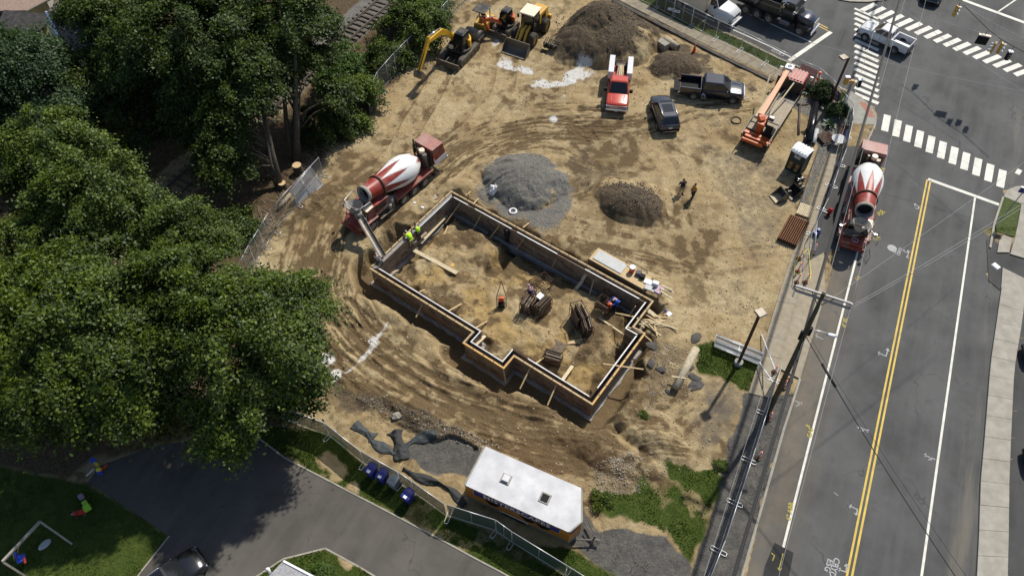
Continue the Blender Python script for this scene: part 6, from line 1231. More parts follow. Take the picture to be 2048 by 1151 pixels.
for s in (1, -1): part(t, 'lift_arm', 'loader_yellow', lambda b: beam(b, [(-.55, s * .36, 1.75), (.25, s * .40, 1.6), (1.0, s * .44, .85), (1.35, s * .46, .55)], [.16] * 4, [.24, .34, .30, .22])); part(t, 'hydraulic_ram', 'chrome', lambda b: b.cyl((-.4, s * .2, 1.2), (.55, s * .3, 1.2), .06))
part(t, 'tilt_link', 'loader_yellow', lambda b: beam(b, [(-.4, 0, 1.75), (.4, 0, 1.7), (1.25, 0, .95)], [.24, .3, .2], [.2, .34, .2]))
def lb(b):
    pr = [(1.35, 1.15), (1.35, .45), (1.55, .12), (1.85, .03), (2.45, .03), (2.45, .07), (1.88, .09), (1.62, .2), (1.44, .48), (1.42, 1.15)]; b.side(pr, -1.3, 1.3)
    for s in (1, -1): b.side([(1.36, 1.14), (1.36, .4), (1.6, .05), (2.4, .04), (1.9, .75)], s * 1.30 - .02, s * 1.30 + .02)
part(t, 'bucket', 'worn_steel', lb)
# roller
c = G(958, 70, 0); t = thing('road_roller', 'tan vibratory roller with a dark flat canopy parked farthest left in the machine row', 'roller', (c.x, c.y, 0), HD)
part(t, 'drum', 'worn_steel', lambda b: b.cyl((.9, -.85, .6), (.9, .85, .6), .60, n=28)); part(t, 'drum_frame', 'black_steel', lambda b: (b.box((.9, .93, .62), (1.6, .1, .22)), b.box((.9, -.93, .62), (1.6, .1, .22)), b.box((.1, 0, .62), (.14, 1.95, .22))))
part(t, 'body', 'loader_yellow', lambda b: b.loft([[(-.1, .7, .55), (-.1, -.7, .55), (-.1, -.6, 1.1), (-.1, .6, 1.1)], [(-1.2, .75, .5), (-1.2, -.75, .5), (-1.2, -.7, 1.25), (-1.2, .7, 1.25)], [(-2.3, .7, .55), (-2.3, -.7, .55), (-2.25, -.6, 1.15), (-2.25, .6, 1.15)]]), .05); part(t, 'seat', 'black_plastic', lambda b: (b.box((-.75, 0, 1.35), (.5, .5, .14)), b.box((-1.0, 0, 1.65), (.12, .5, .5))), .03)
for s in (1, -1): wheel(t, -1.5, s * .72, .58, .58, .4, 'loader_yellow', s)
part(t, 'canopy', 'black_steel', lambda b: b.box((-.7, 0, 2.6), (1.5, 1.4, .09)), .03); part(t, 'canopy_post', 'black_steel', lambda b: [b.bar((-1.25, s * .6, 1.1), (-1.25, s * .62, 2.58), .07, .07) for s in (1, -1)])
# fork attachment lying on the soil
c = on(1100, 98); t = thing('fork_attachment', 'black toothed fork attachment lying on the soil right of the wheel loader bucket', 'attachment', tuple(c), R(-30))
part(t, 'back_plate', 'black_steel', lambda b: (b.box((0, 0, .3), (1.5, .12, .6)), [b.box((x, -.12, .3), (.16, .2, .5)) for x in (-.5, 0, .5)])); part(t, 'tine', 'black_steel', lambda b: [b.bar((x, .05, .5), (x, .55, .75), .06, .08) for x in [-.7 + .2 * k for k in range(8)]]); part(t, 'lift_arm', 'worn_steel', lambda b: (b.bar((.65, .1, .3), (1.1, 1.0, .35), .12, .14), b.bar((.2, .1, .3), (.7, 1.1, .3), .1, .12)))
# flatbed lorry with a loader crane
F, B_ = G(1597, 138, 2.3), G(1503, 293, .8); a = heading(B_, F); h = Vector((math.cos(a), math.sin(a), 0)); o = Vector((B_.x, B_.y, 0)); LT = (Vector((F.x, F.y, 0)) - o).length; bt = (o, a); iv = inv(o, a)
t = thing('crane_lorry', 'red flatbed lorry with an orange crane boom laid forward over its cab', 'lorry', tuple(o), a)
def fl(x): return LT - x      # measured back from the front of the cab
part(t, 'cab', 'paint_red', lambda b: b.loft([[(fl(1.9), 1.15, .7), (fl(1.9), -1.15, .7), (fl(1.9), -1.1, 2.35), (fl(1.9), 1.1, 2.35)], [(fl(.0), 1.15, .7), (fl(0), -1.15, .7), (fl(.12), -1.05, 2.35), (fl(.12), 1.05, 2.35)]]), .06); part(t, 'cab_roof', 'mixer_pink', lambda b: [b.box((fl(.95), y, 2.40), (1.6, .20, .06)) for y in (-.85, -.55, -.25, .05, .35, .65, .92)]); pbox(t, 'windscreen', 'glass_dark', (fl(.06), 0, 1.75), (.04, 2.0, .8)); mirrors(t, fl(.3), 1.2, 2.0, 'chrome', 1.5)
for s in (1, -1): pbox(t, 'headlight', 'lamp_clear', (fl(0), s * .9, .95), (.06, .3, .2)); pbox(t, 'cab_window', 'glass_dark', (fl(1.0), s * 1.13, 1.9), (.9, .04, .6))
part(t, 'headboard', 'black_steel', lambda b: (b.box((fl(2.1), 0, 1.75), (.07, 2.4, 1.3)), b.bar((fl(2.1), -1.2, 2.45), (fl(2.1), 1.2, 2.45), .08, .08)))
part(t, 'flatbed', 'lumber_weathered', lambda b: b.box((LT / 2 - .3, 0, 1.15), (LT - 3.9, 2.45, .12)), .02); part(t, 'headboard_shadow', 'black_steel', lambda b: b.box((fl(2.9), 0, 1.19), (1.5, 2.44, .06))); pbox(t, 'chassis', 'black_steel', (LT / 2, 0, .78), (LT - .6, .9, .3))  # thin black sheet on the bed paints in the headboard's shadow
for x in (fl(1.1), 2.3, 1.0):
    for s in (1, -1): wheel(t, x, s * 1.0, .5, .5, .36, 'rim_steel', s)
tur = Vector((1.7, 0, 0)); tipw = G(1576, 141, 3.1); tl = iv @ tipw; bl = iv @ G(1521, 232, 2.5)
part(t, 'outrigger', 'orange_paint', lambda b: (b.box((1.0, 0, 1.18), (.35, 2.6, .35)), b.box((.5, -.2, 1.25), (.28, 2.3, .3)), b.box((.2, .1, 1.1), (.22, 1.9, .28))), .03); part(t, 'crane_base', 'orange_paint', lambda b: (b.cyl((1.6, .1, 1.2), (1.6, .1, 2.1), .32, n=14), b.box((1.6, .1, 2.1), (.7, .55, .5)), b.box((2.3, .1, 2.2), (.6, .42, .4))), .03)
part(t, 'operator_seat', 'black_plastic', lambda b: (b.box((1.5, -.75, 1.9), (.6, .6, .14)), b.box((1.25, -.75, 2.25), (.12, .6, .6)), b.box((1.6, -.75, 1.5), (.9, .8, .7))), .04); pbox(t, 'control_box', 'grey_steel', (2.5, -.45, 2.3), (.35, .45, .35), .03)
part(t, 'boom', 'orange_light', lambda b: beam(b, [bl, tl], [.52, .40], [.48, .36]), .02); part(t, 'boom_root', 'orange_paint', lambda b: beam(b, [Vector((1.7, .1, 2.3)), bl.lerp(Vector((1.7, .1, 2.3)), .35), bl + (tl - bl).normalized() * .01], [.46, .5, .56], [.5, .55, .52]), .02); part(t, 'boom_tip', 'paint_white', lambda b: b.box(tuple(tl + (tl - bl).normalized() * .25 + Vector((0, 0, .1))), (.75, .75, .35), rz=.05), .02)
part(t, 'boom_tip_ring', 'black_plastic', lambda b: b.lathe([(.29, .10), (.30, .10), (.30, .17), (.29, .17)], tuple(tl + (tl - bl).normalized() * .25), (0, 0, 1), 18)); part(t, 'hydraulic_ram', 'black_steel', lambda b: b.cyl((2.0, -.25, 1.7), bl.lerp(tl, .25) + Vector((0, -.3, -.25)), .09)); part(t, 'jib', 'black_steel', lambda b: beam(b, [bl + Vector((0, -.38, -.15)), bl.lerp(tl, .55) + Vector((0, -.38, -.2))], [.12, .1], [.3, .18])); part(t, 'side_frame', 'black_steel', lambda b: (b.bar((.4, 1.22, 1.2), (2.9, 1.22, 1.5), .08, .5), b.bar((.1, -1.22, 1.2), (2.6, -1.22, 1.5), .08, .5), b.bar((2.9, -1.2, 1.6), (2.9, 1.2, 1.6), .1, .1)))
b = MB(); [b.box((LT / 2 - .2, .45 + k * .28, 1.25 + .01 * (k % 2)), (3.6, .26, .06)) for k in range(3)]; q = b.build('plywood_stack', 'lumber_pale', None, tuple(o), a); tag(q, 'pale planks stacked flat on the bed of the crane lorry', 'planks'); 
for (p, r_, lab) in (((1540, 151, 2.5), (1521, 207, 1.35), 'pale pole leaning from the lorry headboard to the left side of its bed'), ((1588, 166, 2.45), (1535, 236, 1.5), 'longest pale pole leaning from the lorry headboard across its bed'), ((1571, 180, 1.35), (1547, 204, 1.3), 'short thin batten lying on the bed of the crane lorry')):
    A, B2 = G(*p), G(*r_); b = MB(); b.M = Matrix.Translation(-A); b.bar(A, B2, .11, .09); tag(b.build('timber_pole', 'lumber_pale', None, tuple(A)), lab, 'timber')

# ------------------------------------------------------------------ works trailer with a pointed nose
rc = [G(u, v, 2.55) for u, v in ((970, 894), (928, 966), (1140, 1062), (1165, 1041), (1163, 980))]; a = heading(rc[1], rc[2]); o = (rc[0] + rc[1]) / 2; o.z = 0
t = thing('works_trailer', 'long trailer with a white roof and lettered orange sides parked by the green fence', 'trailer', tuple(o), a); iv = inv(o, a); lc = [iv @ p for p in rc]; hw = (abs(lc[0].y) + abs(lc[1].y)) / 2; Lb = lc[2].x; Ln = max(lc[3].x, lc[2].x + 1.0)
OUT = [(0, hw), (0, -hw), (lc[2].x, -hw), (lc[3].x, lc[3].y), (lc[4].x, hw)]; Lb = lc[2].x
mat('trailer_orange', (.56, .20, .025), .4, var=.06, dirt=.12); mat('trailer_blue', (.035, .04, .22), .4, var=.1); mat('tread_plate', (.30, .30, .30), .45, .5, var=.3, scale=30); mat('roof_white', (.54, .54, .55), .5, var=.2, scale=1.1, dirt=.5, dirtcol=(.47, .47, .46))
def ring(b, z0, z1, g=0.0):
    cx = sum(p[0] for p in OUT) / 5; k = [(p[0] + (p[0] - cx) / abs(p[0] - cx) * g, p[1] + math.copysign(g, p[1])) for p in OUT]; b.prism(k, z0, z1)
part(t, 'side_wall', 'trailer_orange', lambda b: ring(b, .78, 2.40)); part(t, 'skirt', 'tread_plate', lambda b: ring(b, .45, .78, .012)); part(t, 'trim', 'black_plastic', lambda b: ring(b, 2.25, 2.42, .008)); part(t, 'roof_edge', 'concrete_grey', lambda b: ring(b, 2.42, 2.55, .03)); part(t, 'roof', 'roof_white', lambda b: ring(b, 2.55, 2.565, -.08))
v1, v2 = iv @ G(1012, 957, 2.6), iv @ G(1090, 995, 2.6)
part(t, 'roof_vent', 'grey_steel', lambda b: b.box((v1.x, v1.y, 2.60), (.62, .62, .07)), .02); part(t, 'vent_lid', 'paint_white', lambda b: b.box((v1.x, v1.y, 2.70), (.42, .42, .14)), .03); part(t, 'roof_vent', 'concrete_crust', lambda b: b.box((v2.x, v2.y, 2.59), (.66, .66, .05)), .02); pbox(t, 'vent_screen', 'black_plastic', (v2.x, v2.y, 2.64), (.44, .44, .06))
for s in (1, -1):
    for x in (2.9, 3.7): wheel(t, x, s * (hw - .16), .33, .33, .22, 'rim_steel', s)
    part(t, 'wheel_arch', 'chrome', lambda b: b.tube([(2.2, s * (hw + .02), .50), (2.5, s * (hw + .03), .82), (4.1, s * (hw + .03), .82), (4.4, s * (hw + .02), .50)], .035)); 
part(t, 'wheel_well', 'black_plastic', lambda b: b.box((3.3, 0, .62), (1.7, 2 * hw + .028, .36)))
for x in (.95, Lb - 1.0): pbox(t, 'window', 'trailer_blue', (x, -hw - .006, 1.85), (.75, .03, .55)); part(t, 'window_frame', 'paint_white', lambda b: [b.box((x + d, -hw - .012, 1.85), (.03, .03, .6)) for d in (-.40, .40)])
pbox(t, 'sign_band', 'trailer_blue', (Lb / 2, -hw - .004, 1.93), (Lb - 2.9, .02, .50)); tx = lettering('MISTERSCAPES', .66, 'cream_paint', 'lettering', .004, .008, 1.05); tx.parent = t; tx.location = (Lb / 2, -hw - .022, 1.93); tx.rotation_euler = (R(90), 0, 0); tx.scale = (1.0, 1, 1)
part(t, 'splash_graphic', 'black_plastic', lambda b: [b.add([(x, -hw - .010, 1.55), (x + .5, -hw - .010, 1.0), (x + .9, -hw - .010, 1.15), (x + 1.2, -hw - .010, 1.6)], [(0, 1, 2, 3)]) for x in (1.2, 3.6, 4.6)])
part(t, 'nose_lettering', 'trailer_blue', lambda b: b.bar((Lb + .05, -hw + .05, 2.0), (OUT[3][0] - .05, OUT[3][1] - .05, 2.0), .03, .2)); part(t, 'small_lettering', 'paint_white', lambda b: [b.box((.5 + k * .42, -hw - .013, 2.33), (.3, .012, .05)) for k in range(14)])
tip = iv @ G(1196, 1079, .45); part(t, 'drawbar', 'black_steel', lambda b: (b.bar((Lb + .35, -.9, .48), tuple(tip), .09, .1), b.bar((Lb + .6, .5, .48), tuple(tip), .09, .1), b.bar((Lb + .65, .1, .5), tuple(tip), .06, .06), b.cyl(tuple(tip - Vector((.25, 0, .4))), tuple(tip + Vector((-.25, 0, .4))), .05, n=8), b.box(tuple(tip), (.3, .14, .12))))
# ------------------------------------------------------------------ fences
def net_mat(name, col, cover, grid=0.06):
    m = bpy.data.materials.new(name); m.use_nodes = True; t = m.node_tree; L = t.links.new; b = t.nodes['Principled BSDF']; b.inputs['Base Color'].default_value = (*col, 1); b.inputs['Roughness'].default_value = .6
    tc = nd(t, 'TexCoord'); s = nd(t, 'SeparateXYZ'); L(tc.outputs['Object'], s.inputs[0])
    def ma(op, x, y):
        n = nd(t, 'Math', operation=op)
        for i, q in enumerate((x, y)):
            if isinstance(q, (int, float)): n.inputs[i].default_value = q
            else: L(q, n.inputs[i])
        return n.outputs[0]
    def wire(op): return ma('LESS_THAN', ma('ABSOLUTE', ma('SUBTRACT', ma('FRACT', ma('MULTIPLY', ma(op, s.outputs[0], s.outputs[2]), 1 / grid), 0), .5), 0), cover * .28)
    a = ma('ABSOLUTE', ma('SUBTRACT', ma('FRACT', ma('MULTIPLY', ma('ADD', s.outputs[0], s.outputs[2]), 1 / grid), 0), .5), 0); c = ma('ABSOLUTE', ma('SUBTRACT', ma('FRACT', ma('MULTIPLY', ma('SUBTRACT', s.outputs[0], s.outputs[2]), 1 / grid), 0), .5), 0)
    k = ma('MAXIMUM', ma('LESS_THAN', a, cover / 4), ma('LESS_THAN', c, cover / 4)); L(k, b.inputs['Alpha']); MATS[name] = m
net_mat('chain_link', (.15, .155, .155), .34); net_mat('chain_link_light', (.30, .31, .31), .22); net_mat('screen_green', (.045, .085, .062), 1.15, .02); net_mat('screen_grey', (.055, .06, .075), 1.2, .02)
def fence_panel(p, q, h, label, group, net, rail='galvanised', feet=True, mid=True, lift=.12, tilt=0.0):
    p, q = Vector(p), Vector(q); L = (q - p).length
    if L < .4: return
    rz = heading(p, q); t = thing('temporary_fence', label, 'fence', tuple(p), rz, group); dz = (q.z - p.z); e = .03
    def fr(b):
        A, B, C, D = (e, 0, lift), (L - e, 0, lift + dz), (L - e, 0, h + dz), (e, 0, h); b.tube([A, B, C, D], .024, 6, closed=True)
        if mid: b.tube([(L / 2, 0, lift + dz / 2), (L / 2, 0, h + dz / 2)], .018, 6)
    part(t, 'frame', rail, fr); part(t, 'mesh', net, lambda b: b.add([(e, .004, lift), (L - e, .004, lift + dz), (L - e, .004, h + dz), (e, .004, h)], [(0, 1, 2, 3)]))
    if feet: part(t, 'foot', 'galvanised', lambda b: b.tube([(.0 + .12 * c, s, .03) for c, s in ((-1, -.42), (-.8, -.5), (.8, -.5), (1, -.42), (1, .42), (.8, .5), (-.8, .5), (-1, .42))], .022, 6, closed=True))
    if tilt: t.rotation_euler = (tilt, 0, rz)
    return t
def fence_run(px, h, label, group, net, step=3.0, feet=True, zf=None, **k):
    P = []
    for u, v in px: p = on(u, v) if zf is None else G(u, v, zf); P.append(p)
    for a, b in zip(P[:-1], P[1:]):
        n = max(1, round((b.xy - a.xy).length / step))
        for i in range(n): fence_panel(a.lerp(b, i / n), a.lerp(b, (i + 1) / n), h, label, group, net, feet=feet, **k)
fence_run([(975, -38), (934, 0), (898, 42), (882, 59), (846, 95), (819, 120), (793, 147), (761, 184), (741, 228)], 2.3, 'chain link panel in the fence row below the railway bushes', 'chain link panels below the railway', 'chain link'.replace(' ', '_'))
fence_run([(648, 352), (595, 410), (554, 456)], 2.2, 'chain link panel by the ash trunks at the woodland edge', 'chain link panels by the ash trunks', 'chain_link'); fence_run([(550, 463), (531, 495), (512, 527), (490, 570)], 2.2, 'lower chain link panel running down beneath the left trees', 'chain link panels under the left trees', 'chain_link')
fence_run([(520, 822), (575, 840), (659, 871), (729, 926)], 1.9, 'green screened panel in the row that starts under the big maple', 'green screened panels under the maple', 'screen_green'); fence_run([(729, 926), (802, 967), (829, 985), (893, 1030)], 1.9, 'green screened panel in the row behind the wheeled bins', 'green screened panels behind the bins', 'screen_green')
fence_run([(897, 1031), (992, 1061), (1024, 1084), (1131, 1150), (1210, 1200)], 1.9, 'green screened panel in the row along the lettered side of the trailer', 'green screened panels beside the trailer', 'screen_green')
fence_run([(1262, -8), (1312, 17), (1345, 34), (1381, 53), (1430, 78), (1480, 101), (1530, 127), (1580, 152)], 2.1, 'see through chain link panel along the upper pavement', 'chain link panels along the upper pavement', 'chain_link_light', 3.6, zf=.05)
fence_run([(1588, 157), (1625, 172), (1652, 196), (1663, 209), (1692, 247)], 2.1, 'see through chain link panel round the corner bed', 'chain link panels round the corner bed', 'chain_link_light', 3.2, zf=.05)
fence_run([(1692, 247), (1691, 274), (1678, 330), (1662, 372), (1646, 420)], 1.9, 'grey screened panel in the upper part of the row beside the waiting mixer', 'grey screened panels beside the mixer', 'screen_grey', 3.0, zf=.05); fence_run([(1646, 420), (1622, 468), (1617, 523)], 1.6, 'open chain link panel at the lower end of the row beside the waiting mixer', 'open panels below the mixer row', 'chain_link_light', 3.0, zf=.05)
fence_run([(1548, 760), (1527, 826), (1497, 920), (1469, 1005), (1437, 1101), (1405, 1180)], 1.9, 'grey screened panel along the lower pavement beside the overhead cables', 'grey screened panels along the lower pavement', 'screen_grey', 3.0, zf=.05)
# stacks of spare panels
def panel_stack(label, corners, n, net, zl):
    P = [G(*c) for c in corners]; t = thing('fence_panel_stack', label, 'fence panels', tuple(P[0]), 0)
    for k in range(n):
        o = Vector((0, 0, .05 * k)) + Vector((.05 * math.sin(k * 2.1), .06 * math.cos(k * 1.7), 0)); Q = [p - P[0] + o for p in P]; part(t, 'frame', 'galvanised', lambda b: (b.tube(Q, .024, 6, closed=True), b.tube([(Q[0] + Q[1]) / 2, (Q[3] + Q[2]) / 2], .018, 6), b.tube([(Q[0] + Q[3]) / 2, (Q[1] + Q[2]) / 2], .014, 6)))
    Q = [p - P[0] for p in P]; part(t, 'mesh', net, lambda b: b.add([q + Vector((0, 0, .02)) for q in Q], [(0, 1, 2, 3)]))
net_mat('stack_mesh', (.17, .185, .20), .95, .05)
panel_stack('spare chain link panels stacked tilted at the woodland edge left of the pouring mixer', [(581, 383, 1.5), (621, 334, 1.5), (645, 369, .3), (605, 420, .3)], 3, 'stack_mesh', 0)
panel_stack('stack of spare chain link panels lying on the grass around the square lamp pole', [(1428, 692, .35), (1433, 671, .45), (1527, 708, .45), (1518, 729, .3)], 4, 'stack_mesh', 0)
b = MB(); A, B2 = G(1523, 668, .1), G(1550, 738, 1.4); b.M = Matrix.Translation(-A); b.bar(A, B2, .06, .06); tag(b.build('fence_rail', 'galvanised', None, tuple(A)), 'loose white rail leaning by the pavement above the panel stack', 'rail'); b = MB(); A, B2 = G(1519, 724, .4), G(1546, 764, 1.0); b.M = Matrix.Translation(-A); b.bar(A, B2, .06, .06); tag(b.build('fence_rail', 'galvanised', None, tuple(A)), 'loose white rail from the panel stack to the lower pavement fence', 'rail')

# ------------------------------------------------------------------ lamp poles, utility pole, cables, signals
def lamp_pole(label, base, top, arm, head):
    A, T = G(*base), G(*top); t = thing('lamp_pole', label, 'lamp post', tuple(A)); d = T - A
    part(t, 'pole', 'rust_dark', lambda b: b.bar((0, 0, 0), tuple(d), .16, .16, up=(1, 0, 0))); part(t, 'base', 'concrete_grey', lambda b: b.cyl((0, 0, -.1), (0, 0, .35), .32, .30, 14)); part(t, 'lamp_head', 'worn_steel', lambda b: (b.box(tuple(d + Vector(head)), (.62, .62, .16), rz=.45), b.bar(tuple(d), tuple(d + Vector(head)), .07, .07)), .02)
lamp_pole('dark lamp pole with a square head on the grass patch near the panel stack', (1476, 727, 0), (1519, 629, 6.1), 0, (.08, .12, .05)); lamp_pole('dark lamp pole with a square head to one side in the corner bed', (1656, 212, 0), (1698, 115, 5.4), 0, (-.48, -.02, .02))
A, T = G(1535, 828, 0), G(1648, 586, 12.0); UP = T; up_ax = (T - A).normalized(); t = thing('utility_pole', 'tall brown utility pole with double crossarms and insulators at the pavement edge', 'utility pole', tuple(A)); part(t, 'pole', 'pole_wood', lambda b: b.tube([(0, 0, -.2), tuple((T - A) * .5), tuple(T - A)], [.19, .16, .12], 12))
ca = [G(1592, 571, 11.6) - A, G(1703, 607, 11.6) - A]; cb = [G(1590, 580, 11.35) - A, G(1700, 617, 11.35) - A]
for q in (ca, cb): part(t, 'crossarm', 'wire_grey', lambda b: b.bar(q[0], q[1], .10, .12))
def insul(b, p, d, n=6):
    p = Vector(p); d = Vector(d)
    for k in range(n): b.cyl(p + d * (k / n), p + d * ((k + .5) / n), .055, n=8)
INS = [ca[0].lerp(cb[0], .5) + A, (ca[0] + ca[1]) * .5 + A, ca[1].lerp(cb[1], .5) + A]; rd3 = Vector((RD.x, RD.y, 0))
for q in INS: part(t, 'insulator', 'wire_grey', lambda b: (insul(b, q - A + Vector((0, 0, -.05)), -rd3 * .7), insul(b, q - A + Vector((0, 0, .1)), (0, 0, .18), 2)))
part(t, 'crossarm_brace', 'black_steel', lambda b: [b.bar(ca[i].lerp(ca[1 - i], .28), (T - A) * .91, .04, .03) for i in (0, 1)])
s0 = A.lerp(T, .74); s1 = G(1668, 675, 8.6)
part(t, 'street_lamp_arm', 'galvanised', lambda b: b.tube([s0 - A, s0.lerp(s1, .4) - A + Vector((0, 0, .18)), s0.lerp(s1, .75) - A + Vector((0, 0, .2))], .035, 7)); part(t, 'street_lamp', 'galvanised', lambda b: b.ell(tuple(s0.lerp(s1, .88) - A + Vector((0, 0, .16))), (.36, .15, .09), 12, 6, rz=heading(s0, s1)))
part(t, 'junction_box', 'black_plastic', lambda b: (b.cyl(tuple(A.lerp(T, .70) - A + Vector((.2, 0, 0))), tuple(A.lerp(T, .75) - A + Vector((.2, 0, 0))), .14), b.cyl(tuple(A.lerp(T, .66) - A + Vector((-.18, .05, 0))), tuple(A.lerp(T, .72) - A + Vector((-.18, .05, 0))), .10)))
def cable(label, a, b, sag, r, m, group=None, name='overhead_cable'):
    a, b = Vector(a), Vector(b); n = 26; P = [a.lerp(b, i / n) - Vector((0, 0, sag * 4 * (i / n) * (1 - i / n))) - a for i in range(n + 1)]; mb = MB(); mb.tube(P, r, 5); return tag(mb.build(name, m, None, tuple(a)), label, 'cable', group)
far = rd3 * 62; near_ = -rd3 * 34
for i, q in enumerate(INS): cable(('thin power wire running up the street from the left end of the crossarm', 'thin power wire running up the street from the middle of the crossarm', 'thin power wire running up the street from the right end of the crossarm')[i], q + Vector((0, 0, .2)), q + far + Vector((0, 0, .2)), .9, .012, 'wire_grey')
for i, q in enumerate(INS): cable(('pale wire running down towards the camera from the left end of the crossarm', 'pale wire running down towards the camera from the middle of the crossarm', 'pale wire running down towards the camera from the right end of the crossarm')[i], q - rd3 * .7, q + near_ + Vector((0, 0, -1)), .5, .012, 'wire_grey')
for i, (f, r, m) in enumerate(((.70, .045, 'wire_black'), (.66, .035, 'wire_black'), (.62, .03, 'wire_black'), (.75, .02, 'wire_black'))):
    p = A.lerp(T, f); lab = ('thick black cable bundle along the street, highest but one on the pole', 'black cable bundle along the street just under the thickest one', 'black cable along the street, lowest on the pole', 'slim black cable along the street above the bundles')[i]
    cable(lab + ', upper span', p, p + far, .6, r, m); cable(lab + ', lower span', p, p + near_, .4, r, m)
E1 = G(1920, 1165, 6.0); s = A.lerp(T, .70); cable('black service cable with a long splice sleeve crossing the main road to the lower right', s, E1, .3, .028, 'wire_black'); cable('thin wire beside the spliced service cable over the main road', s + Vector((.1, 0, .2)), E1 + Vector((.3, .2, .3)), .3, .012, 'wire_black')
a1 = s.lerp(E1, .13) - Vector((0, 0, .10)); a2 = s.lerp(E1, .23) - Vector((0, 0, .19)); b = MB(); b.cyl(Vector(), a2 - a1, .085, n=10); tag(b.build('cable_splice', 'wire_black', None, tuple(a1)), 'long black splice sleeve clamped on the service cable', 'cable sleeve')
for k, (sx, dz, lab) in enumerate(((2, 0, 'grey wire from the right crossarm end over the road to the right edge, upper'), (2, -.35, 'grey wire from the right crossarm end over the road to the right edge, lower'))):
    q = INS[sx] + Vector((0, 0, dz)); cable(lab, q, G(2075, 388 + 8 * k, 9.5), .3, .014, 'wire_grey')
cable('thin wire crossing high over the mixer and the bike mark to the junction', G(1640, 612, 10), G(2075, 305, 8.5), .2, .012, 'wire_grey')
# junction: span wire with signals and signs
SP = [G(1900, -14, 6.6), G(1925, 8, 6.4), G(1980, 62, 6.2), G(2003, 79, 6.1), G(2028, 93, 6.1), G(2090, 128, 6.4)]; b = MB(); o = SP[0]; b.tube([p - o for p in SP], .035, 6); tag(b.build('span_wire', 'wire_black', None, tuple(o)), 'black span wire carrying the hanging signals over the junction', 'span wire')
for (p, q, lab) in (((1790, 5, 8), (2080, 200, 8), 'faint high wire crossing the junction above the striped bars'), ((1620, 85, 8), (2090, 190, 8), 'long pale wire over the white pickup to the right edge'), ((1820, 20, 8), (2080, 90, 8), 'faint high wire nearest the top right corner'), ((1900, -10, 7.5), (2080, 90, 7.5), 'pale support wire just above the signal span wire')): cable(lab, G(*p), G(*q), .3, .014, 'wire_grey')
def signal(label, top, heads, drop=.35):
    P = G(*top); t = thing('traffic_signal', label, 'traffic light', tuple(P)); part(t, 'hanger', 'black_steel', lambda b: b.bar((0, 0, .0), (0, 0, -drop), .04, .04))
    for (dx, dy, az) in heads:
        c = Vector((dx, dy, -drop - .5)); q = Vector((math.cos(az), math.sin(az), 0)); part(t, 'signal_head', 'loader_yellow', lambda b: b.box(tuple(c), (.16, .34, 1.05), rz=az), .02)
        for k in (-1, 0, 1): part(t, 'visor', 'white_plastic', lambda b: b.cyl(c + q * .08 + Vector((0, 0, k * .34)), c + q * .34 + Vector((0, 0, k * .34 - .03)), .13, .13, 12))
    return t
signal('hanging yellow signal with pale visors at the upper end of the span wire', (1920, 6, 6.35), [(0, 0, R(10))]); signal('pair of hanging yellow signals with pale visors low on the span wire', (2003, 79, 6.1), [(-.28, 0, R(150)), (.28, -.05, R(-10))])
P = G(1975, 62, 6.15); t = thing('hanging_sign', 'dark hanging lane sign with a tan top edge between the signals', 'sign', tuple(P)); part(t, 'panel', 'black_plastic', lambda b: b.box((0, 0, -.95), (.95, .10, .85), rz=-.35)); part(t, 'rim', 'cream_paint', lambda b: b.box((0, 0, -.46), (1.0, .26, .10), rz=-.35)); part(t, 'hanger', 'black_steel', lambda b: b.bar((0, 0, 0), (0, 0, -.45), .04, .04))
P = G(2028, 93, 6.1); t = thing('hanging_signal', 'black hanging signal with a white top at the lower end of the span wire', 'traffic light', tuple(P)); part(t, 'signal_head', 'black_plastic', lambda b: b.box((0, 0, -.95), (.3, .3, .8))); part(t, 'visor', 'white_plastic', lambda b: b.box((0, 0, -.52), (.36, .36, .1))); part(t, 'hanger', 'black_steel', lambda b: b.bar((0, 0, 0), (0, 0, -.5), .04, .04)); part(t, 'lens', 'grey_steel', lambda b: [b.cyl((0, -.15, -.8 - .25 * k), (0, -.2, -.8 - .25 * k), .1) for k in (0, 1)])
A = G(1682, 215, .03); t = thing('signal_post', 'steel signal post with yellow heads at the corner of the pavement', 'traffic light', tuple(A)); hgt = (gplane(1697, 163, A, A + Vector((0, 1, 0))) - A).z; part(t, 'post', 'grey_steel', lambda b: b.cyl((0, 0, 0), (0, 0, 3.1), .07, n=10)); part(t, 'bracket', 'loader_yellow', lambda b: (b.bar((-.5, .1, 3.0), (.55, -.25, 3.0), .06, .06), b.box((0, 0, 2.9), (.25, .25, .4))))
for (dx, dy) in ((-.5, .12), (.55, -.25)): part(t, 'signal_head', 'loader_yellow' if dx < 0 else 'black_plastic', lambda b: b.box((dx, dy, 2.95), (.3, .3, .75))); part(t, 'visor', 'white_plastic', lambda b: b.box((dx, dy, 3.36), (.42, .3, .08)))
A = G(1990, 452, 0); t = thing('street_sign', 'slim sign post with a blue and white plate on the right grass verge', 'sign', tuple(A)); part(t, 'post', 'grey_steel', lambda b: b.bar((0, 0, 0), (1.15, 1.0, 3.0), .07, .07)); part(t, 'plate', 'trailer_blue', lambda b: b.box((1.2, 1.05, 3.0), (.7, .08, .5), rz=-.4)); part(t, 'plate_border', 'white_plastic', lambda b: b.box((1.2, 1.05, 3.28), (.78, .14, .06), rz=-.4))
